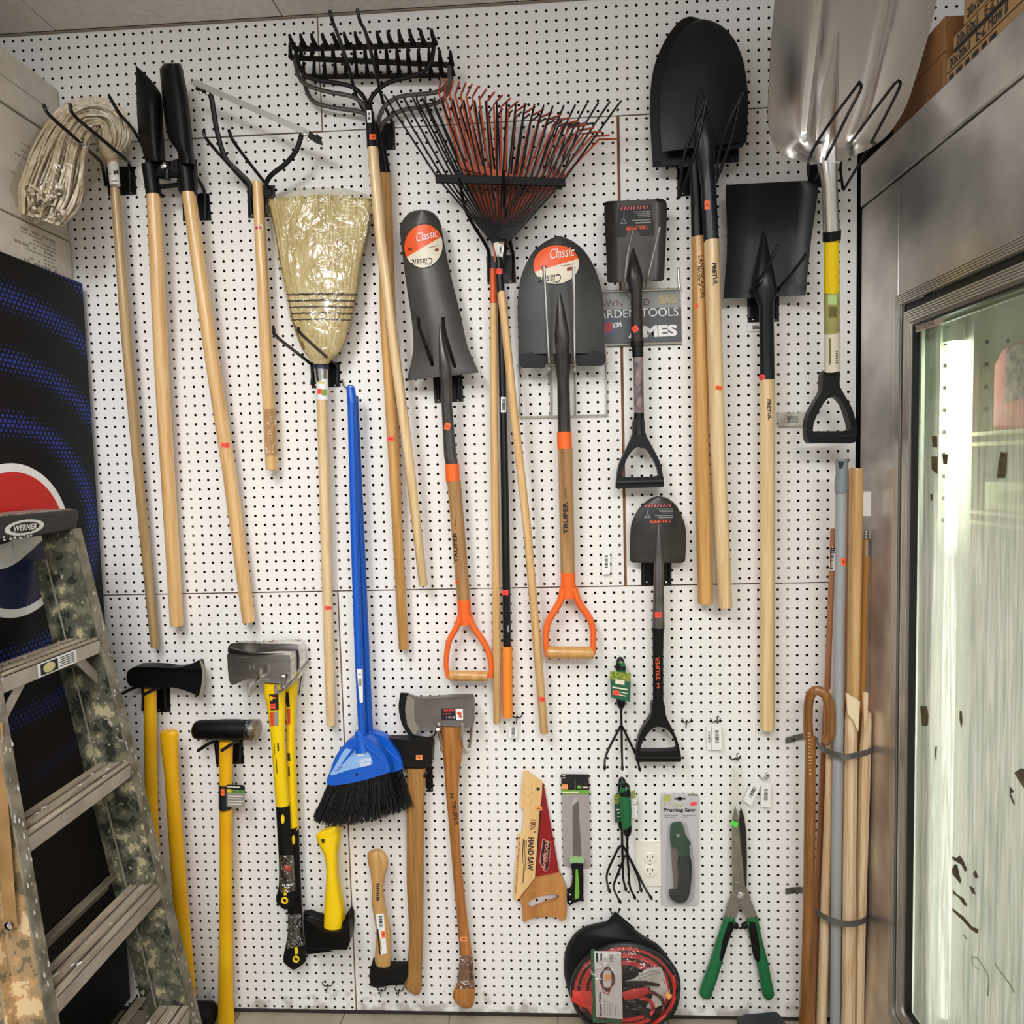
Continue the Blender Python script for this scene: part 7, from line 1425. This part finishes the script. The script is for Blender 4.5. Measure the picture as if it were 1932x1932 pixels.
def cane():
    t = Thing('walking_cane', 'brown wooden walking cane with a curved crook handle leaning left of the bundle', 'cane')
    P = [P_(270, 1932, .12), P_(300, 1880, .122), P_(300, 1720, .125), P_(282, 1640, .125), P_(245, 1600, .122), P_(215, 1590, .118), P_(180, 1610, .112), P_(160, 1680, .108), P_(156, 1800, .105), P_(160, 1900, .104), P_(170, 60, .103, cS), P_(168, 400, .1, cS), P_(163, 900, .09, cS), P_(155, 1400, .075, cS), P_(140, 1932, .06, cS)]
    P[0] = (1556, 1400, .118); w = [17, 19, 20, 19, 18, 17.5, 17, 16.5, 17, 18.5, 19.5, 20.5, 21.5, 23, 26]
    F = [tuple(v) for v in cr([p+(a,) for p, a in zip(P, w)], 4)]
    b = MB(); b.tube([W(*p[:3]) for p in F], [RW(p[3], p[2]) for p in F], 16); s = t.part('shaft', b, W_CANE)
    r = random.Random(2)
    for i in range(13):
        y_ = 1382+i*6.4; xo = 1523.5+i*.25; w_ = r.uniform(3, 6)
        t.rects('worn_mark', [[(xo, y_), (xo+w_, y_), (xo+w_, y_+r.uniform(1.5, 4)), (xo, y_+2)]], .11, mat('cane_print', '#c9a27a', .6), [s])
    t.done()
cane()
def strap(label, y0, P, z0):
    t = Thing('metal_strap', label, 'strap', 'perforated metal straps'); b = MB(); F = cr([Vector(p) for p in P], 5); N = len(F)
    vs, fs = [], []
    for p in F:
        for dy in (-5.5, 5.5):
            v = W(p[0], p[1]+dy, p[2]); vs.append(v)
    for p in F:
        for dy in (-5.5, 5.5): v = W(p[0], p[1]+dy, p[2]); vs.append(v+Vector((0, .0012, 0)))
    for i in range(N-1):
        a = 2*i; fs.append((a, a+1, a+3, a+2)); o = 2*N; fs.append((a+o, a+2+o, a+3+o, a+1+o)); fs.append((a, a+2, a+2+o, a+o)); fs.append((a+1, a+1+o, a+3+o, a+3))
    b.add(vs, fs); s = t.part('band', b, mat('strap_grey', '#767370', .45, .6)); b = MB()
    b.lathe(W(P[0][0]+15, P[0][1]-1, P[0][2]+.002), (0, -1, 0), [(.0045, 0), (.003, .002), (0, .003)], 10); t.part('screw', b, mat('dark_screw', '#2c2a2a', .4)); t.done()
strap('upper perforated metal strap holding the bundle of poles', 0, [(1482, 1398, .004), (1512, 1390, .006), (1535, 1392, .02), (1546, 1408, .075), (1552, 1414, .10), (1590, 1427, .150), (1620, 1424, .145), (1643, 1416, .118), (1648, 1404, .06)], .1)
strap('lower perforated metal strap holding the bundle of poles', 0, [(1482, 1682, .004), (1515, 1680, .006), (1530, 1700, .04), (1542, 1722, .085), (1580, 1740, .125), (1610, 1743, .120), (1634, 1735, .095), (1638, 1722, .05)], .1)
# ================================================================ FLOOR ITEM
t = Thing('black_tray', 'dark flat tray leaning at the foot of the pegboard below the hedge shears', 'tray')
q = [cS(-330+0, 0)]
A = [(1390, 1918), (1405, 1913), (1465, 1908), (1478, 1921), (1478, 1945), (1392, 1950)]
b = MB(); v = [WZ(a, c_, .045) if c_ < 1930 else WZ(a, c_, .0) for a, c_ in A]; v = [Vector((p.x, min(p.y, -.012), p.z)) for p in v]
zb = [Vector((p.x, p.y, .002)) for p in v]; n = 4
F4 = [v[0], v[1], v[2], v[3]]; f4 = [Vector((v[0].x+.005, v[0].y-.16, .03)), Vector((v[3].x-.0, v[3].y-.16, .03))]
top_ = [F4[0], F4[1], F4[2], F4[3], f4[1], f4[0]]; bot_ = [Vector((p.x, p.y, .001)) for p in top_]
b.add(top_+bot_, [(0, 5, 4, 3, 2, 1), (6, 7, 8, 9, 10, 11)]+[(i, (i+1) % 6, (i+1) % 6+6, i+6) for i in range(6)]); t.part('tray', b, mat('tray_dark', '#23282a', .5), bevel=.002); t.done()
# ================================================================ STEPLADDER
def ladder():
    t = Thing('stepladder', 'paint-spattered camouflage stepladder with aluminium treads, folded and leaning on the vending machine', 'ladder')
    m, nt, p = base_mat('camo_paint'); N = nt.nodes.new; L = nt.links.new; p.inputs['Roughness'].default_value = .5
    tc = N('ShaderNodeTexCoord'); vo = N('ShaderNodeTexVoronoi'); vo.inputs['Scale'].default_value = 250; L(tc.outputs['Object'], vo.inputs['Vector'])
    ns = N('ShaderNodeTexNoise'); ns.inputs['Scale'].default_value = 27; ns.inputs['Detail'].default_value = 3; L(vo.outputs['Position'], ns.inputs['Vector'])
    r = N('ShaderNodeValToRGB'); r.color_ramp.interpolation = 'CONSTANT'; e = r.color_ramp.elements; e[0].position = 0; e[0].color = lin('#262921'); e[1].position = .41; e[1].color = lin('#4b4c3f')
    for pos, col in ((.53, '#6c6854'), (.61, '#a69c7a')): x = e.new(pos); x.color = lin(col)
    n2 = N('ShaderNodeTexNoise'); n2.inputs['Scale'].default_value = 60; n2.inputs['Detail'].default_value = 4; L(tc.outputs['Object'], n2.inputs['Vector'])
    r2 = N('ShaderNodeValToRGB'); e2 = r2.color_ramp.elements; e2[0].position = .64; e2[0].color = (0, 0, 0, 1); e2[1].position = .68; e2[1].color = (1, 1, 1, 1); L(n2.outputs['Fac'], r2.inputs[0])
    mx = N('ShaderNodeMix'); mx.data_type = 'RGBA'; mx.inputs[7].default_value = lin('#a39a88'); L(r2.outputs[0], mx.inputs[0]); L(ns.outputs['Fac'], r.inputs[0]); L(r.outputs[0], mx.inputs[6]); L(mx.outputs[2], p.inputs['Base Color'])
    tan, ntt, pt = base_mat('lit_camo_paint'); N = ntt.nodes.new; L = ntt.links.new; pt.inputs['Roughness'].default_value = .5  # lighter copy of the camo: light on the near rail put into colour
    tc = N('ShaderNodeTexCoord'); vo = N('ShaderNodeTexVoronoi'); vo.inputs['Scale'].default_value = 190; L(tc.outputs['Object'], vo.inputs['Vector']); ns = N('ShaderNodeTexNoise'); ns.inputs['Scale'].default_value = 24; ns.inputs['Detail'].default_value = 3; L(vo.outputs['Position'], ns.inputs['Vector'])
    r = N('ShaderNodeValToRGB'); r.color_ramp.interpolation = 'CONSTANT'; e = r.color_ramp.elements; e[0].position = 0; e[0].color = lin('#6f6247'); e[1].position = .44; e[1].color = lin('#9a8260')
    for pos, col in ((.53, '#b28d60'), (.6, '#cfb58c')): x = e.new(pos); x.color = lin(col)
    L(ns.outputs['Fac'], r.inputs[0]); L(r.outputs[0], pt.inputs['Base Color'])
    TREAD = mat('dirty_aluminium', '#a39888', .5, .2, col2='#7c7163', scale=30, stretch=(1, .25, 1)); TRF = mat('tread_front', '#c2baaf', .42, .4, col2='#a69c90', scale=12)
    fx = lambda z: -1.070+(1.17-z)*.205
    yR = lambda z: -.293-(1.17-z)*.035; yL = lambda z: -.588-(1.17-z)*.125
    ZT = 1.43
    def slab(x0, x1, y0f, y1f, z0, z1):       # x offsets behind the front plane
        b = MB(); q = []
        for z in (z0, z1):
            for (a, yy) in ((x0, y0f), (x1, y0f), (x1, y1f), (x0, y1f)): q.append((fx(z)-a, yy(z), z))
        b.hexa(q); return b
    for side, (yf, s, mt) in enumerate(((yR, 1, m), (yL, -1, m))):
        o = lambda k, yf=yf, s=s: (lambda z: yf(z)+s*k)
        w = slab(.002, .078, o(0), o(.004), .0, ZT); web = t.part('side_rail', w, mt if side == 0 else tan)
        t.part('rail_flange', slab(0, .004, o(0), o(.030 if side == 0 else .026), .0, ZT), mat('worn_flange', '#847c6b', .55, col2='#5b5648', scale=26, ramp=(.4, .6), bump=.2), parent=web); t.part('rail_flange', slab(.076, .080, o(0), o(.028), .0, ZT), m if side == 0 else tan, parent=web)
        w = slab(.084, .118, o(.002), o(.006), .0, 1.36); rw = t.part('rear_rail', w, m if side == 0 else tan); t.part('rail_flange', slab(.082, .085, o(.0), o(.026), .0, 1.36), mat('flange_edge', '#8f8a78', .5), parent=rw)
    r_ = random.Random(6)
    for k, zz in enumerate((1.17, .872, .577, .283)):
        b = MB(); y0, y1 = yR(zz)-.001, yL(zz)+.001; x0 = fx(zz)+.002; hh = .034
        b.hexa([(x0, y0, zz-hh), (x0-.003, y0, zz-hh), (x0-.003, y1, zz-hh), (x0, y1, zz-hh), (x0, y0, zz), (x0-.003, y0, zz), (x0-.003, y1, zz), (x0, y1, zz)]); tr = t.part('tread', b, TRF, bevel=.001)
        b = MB(); b.hexa([(x0, y0, zz-.003), (x0-.078, y0, zz-.003), (x0-.078, y1, zz-.003), (x0, y1, zz-.003), (x0, y0, zz), (x0-.078, y0, zz), (x0-.078, y1, zz), (x0, y1, zz)])
        b.hexa([(x0-.075, y0, zz-hh), (x0-.078, y0, zz-hh), (x0-.078, y1, zz-hh), (x0-.075, y1, zz-hh), (x0-.075, y0, zz), (x0-.078, y0, zz), (x0-.078, y1, zz), (x0-.075, y1, zz)])
        t.part('tread_top', b, TREAD, parent=tr)
        b = MB()
        for j in range(11):
            xx = x0-.006-j*.0066
            b.hexa([(xx, y0, zz-.0005), (xx-.0028, y0, zz-.0005), (xx-.0028, y1, zz-.0005), (xx, y1, zz-.0005), (xx-.0006, y0, zz+.0022), (xx-.0022, y0, zz+.0022), (xx-.0022, y1, zz+.0022), (xx-.0006, y1, zz+.0022)])
        t.part('tread_ribs', b, mat('rib_worn', '#c0b19b', .5, .2, col2='#8d7f6c', scale=40, stretch=(1, .2, 1)), parent=tr)
        b = MB()
        for j in (.0185, .049):
            xx = x0-j
            b.hexa([(xx, y0, zz), (xx-.0042, y0, zz), (xx-.0042, y1, zz), (xx, y1, zz), (xx, y0, zz+.0026), (xx-.0042, y0, zz+.0026), (xx-.0042, y1, zz+.0026), (xx, y1, zz+.0026)])
        t.part('dark_groove', b, mat('groove_dark', '#3d332a', .7, col2='#6b5f52', scale=45, stretch=(1, .25, 1)), parent=tr)  # two dark strips laid along each tread as grooves
        b = MB()
        for q in range(7):
            xx, yy, s = x0-r_.uniform(.006, .07), r_.uniform(y1+.02, y0-.02), r_.uniform(.002, .006); b.add([(xx-s, yy, zz+.0029), (xx, yy-s*1.6, zz+.0029), (xx+s*.8, yy, zz+.0029), (xx, yy+s*1.4, zz+.0029)], [(0, 1, 2, 3)])
        t.part('paint_spatter', b, mat('spatter_white', '#c9c6bf', .6), parent=tr, kind='stuff')
        if k in (0,):
            for yy, sg in ((y0, -1), (y1, 1)):
                b = MB(); b.hexa([(x0-.012, yy, zz-.036-.075), (x0-.014, yy+sg*.0, zz-.036-.075), (x0-.014, yy+sg*.075, zz-.034), (x0-.012, yy+sg*.075, zz-.034), (x0-.012, yy, zz-.036-.045), (x0-.014, yy, zz-.036-.045), (x0-.014, yy+sg*.045, zz-.033), (x0-.012, yy+sg*.045, zz-.033)]); t.part('tread_brace', b, TRF, parent=tr)
            b = MB(); b.hexa([(x0+.0006, yy_, z_) for yy_, z_ in ((-.385, zz-.031), (-.385, zz-.031), (-.495, zz-.031), (-.495, zz-.031), (-.385, zz-.003), (-.385, zz-.003), (-.495, zz-.003), (-.495, zz-.003))]) if False else b.add([(x0+.0006, -.378, zz-.032), (x0+.0006, -.495, zz-.032), (x0+.0006, -.495, zz-.003), (x0+.0006, -.378, zz-.003)], [(0, 1, 2, 3)]); ll = t.part('warning_label', b, WHITE, parent=tr)
            b = MB(); b.add([(x0+.001, -.437, zz-.030), (x0+.001, -.488, zz-.030), (x0+.001, -.488, zz-.006), (x0+.001, -.437, zz-.006)], [(0, 1, 2, 3)])
            t.p.append((mesh_obj('label_panel', b, INK), tr))
            b = MB(); b.lathe((x0+.0012, -.463, zz-.018), (1, 0, 0), [(.0105, 0), (.0, .0002)], 16); b.v = [Vector((v.x, -.463+(v.y+.463)*1.7, v.z)) for v in b.v]; t.p.append((mesh_obj('label_oval', b, mat('oval_yellow', '#c9c486', .5)), tr))
            b = MB()
            for i in range(5): b.add([(x0+.001, -.385, zz-.009-i*.0046), (x0+.001, -.432+.004*(i % 2), zz-.009-i*.0046), (x0+.001, -.432+.004*(i % 2), zz-.0072-i*.0046), (x0+.001, -.385, zz-.0072-i*.0046)], [(0, 1, 2, 3)])
            t.p.append((mesh_obj('label_print', b, INK), tr))
        if k in (2, 3):
            b = MB(); xr = fx(zz)-.125
            b.hexa([(xr, y0, zz-.01), (xr-.004, y0, zz-.01), (xr-.004, y1, zz-.01), (xr, y1, zz-.01), (xr, y0, zz+.022), (xr-.004, y0, zz+.022), (xr-.004, y1, zz+.022), (xr, y1, zz+.022)]); b.hexa([(xr+.022, y0, zz+.019), (xr-.004, y0, zz+.019), (xr-.004, y1, zz+.019), (xr+.022, y1, zz+.019), (xr+.022, y0, zz+.022), (xr-.004, y0, zz+.022), (xr-.004, y1, zz+.022), (xr+.022, y1, zz+.022)]); t.part('rear_brace', b, TREAD)
    CAPM = mat('cap_black', '#17191a', .42); x1 = -1.118; b = MB(); b.hexa([(x1-.016, -.262, 1.405), (x1-.175, -.262, 1.405), (x1-.175, -.67, 1.405), (x1-.016, -.67, 1.405), (x1, -.262, 1.478), (x1-.17, -.262, 1.478), (x1-.17, -.67, 1.478), (x1, -.67, 1.478)]) if False else b.hexa([(x1-.012, -.262, 1.424), (x1-.105, -.262, 1.424), (x1-.105, -.67, 1.424), (x1-.012, -.67, 1.424), (x1, -.262, 1.476), (x1-.105, -.262, 1.476), (x1-.105, -.67, 1.476), (x1, -.67, 1.476)])
    cp = t.part('top_cap', b, CAPM, bevel=.006)
    b = MB(); r_ = random.Random(6)
    for i in range(9):
        for j in range(30): b.box((x1-.012-i*.0105, -.28-j*.0128+(i % 2)*.006, 1.477), (.0042, .0045, .0012), Matrix.Rotation(.6, 3, 'Z'))
    t.part('cap_grip_pattern', b, mat('grip_reflection', '#5e4c42', .5, col2='#8a7466', scale=30), parent=cp)  # raised grip blocks, their brownish tone paints in a reddish reflection
    fz = lambda z: x1-.012*(1.476-z)/.052+.0008
    def PFc(X, Y): return Vector((fz(Y), X, Y))
    yc, zc = -.430, 1.4475
    def oval(a_, b_, dx, mt, nm): mb = MB(); n = 32; mb.add([(fz(zc+b_*math.sin(2*math.pi*i/n))+dx, yc+a_*math.cos(2*math.pi*i/n), zc+b_*math.sin(2*math.pi*i/n)) for i in range(n)], [tuple(range(n))]); return t.part(nm, mb, mt, parent=cp)
    oval(.056, .0165, 0, WHITE, 'badge_rim'); oval(.042, .0115, .0004, INK, 'badge_oval')
    V, F = text_mesh('WERNER', 0, .03); mb = MB(); mb.add([(fz(zc-.0065+v[1]*.013)+.0010, yc-.034+v[0]*.068, zc-.0065+v[1]*.013) for v in V], F); t.part('lettering', mb, WHITE, parent=cp)
    b = MB()
    for i in range(26): yy, z_ = r_.uniform(-.62, -.36), r_.uniform(1.425, 1.436); s = r_.uniform(.0012, .0045); b.add([(fz(z_)+.0006, yy-s, z_), (fz(z_)+.0006, yy, z_-s*.7), (fz(z_)+.0006, yy+s*1.3, z_), (fz(z_)+.0006, yy, z_+s*.8)], [(0, 1, 2, 3)])
    t.part('paint_spatter', b, mat('spatter_white', '#c9c6bf', .6), parent=cp, kind='stuff')
    # spreader bar riveted to the near rail
    yy = yL(.8)-.032
    b = MB()
    A, B_ = WX, W
    p0 = W(-3, 1440, -yL(.95)+.012); p1 = W(20, 1750, -yL(.66)+.012)
    b.tube([p0+(p0-p1)*.25, p0, p1], [.0135, .0135, .0135], 4, flat=(1, .16)); sb = t.part('spreader_bar', b, mat('spreader_tan', '#8a683f', .5, col2='#9d7a4c', scale=20), 'flat tan spreader bar'); 
    b = MB(); b.lathe(p1+Vector((0, -.003, .006)), (0, -1, 0), [(.009, 0), (.008, .003), (.003, .005), (0, .0052)], 14); t.part('rivet', b, CHROME, parent=sb)
    b = MB()
    for i in range(80):
        z_ = r_.uniform(.05, 1.3); s = r_.uniform(.001, .005); yy = yR(z_)+r_.uniform(0, .026); b.add([(fx(z_)+.0008, yy-s*.6, z_), (fx(z_-s)+.0008, yy, z_-s), (fx(z_)+.0008, yy+s*.6, z_), (fx(z_+s*1.6)+.0008, yy, z_+s*1.6)], [(0, 1, 2, 3)])
        yy = yL(z_)-r_.uniform(0, .024); b.add([(fx(z_)+.0008, yy-s*.6, z_), (fx(z_-s)+.0008, yy, z_-s), (fx(z_)+.0008, yy+s*.6, z_), (fx(z_+s*2)+.0008, yy, z_+s*2)], [(0, 1, 2, 3)])
    t.part('paint_spatter', b, mat('spatter_white', '#c9c6bf', .6), kind='stuff'); t.done()
ladder()
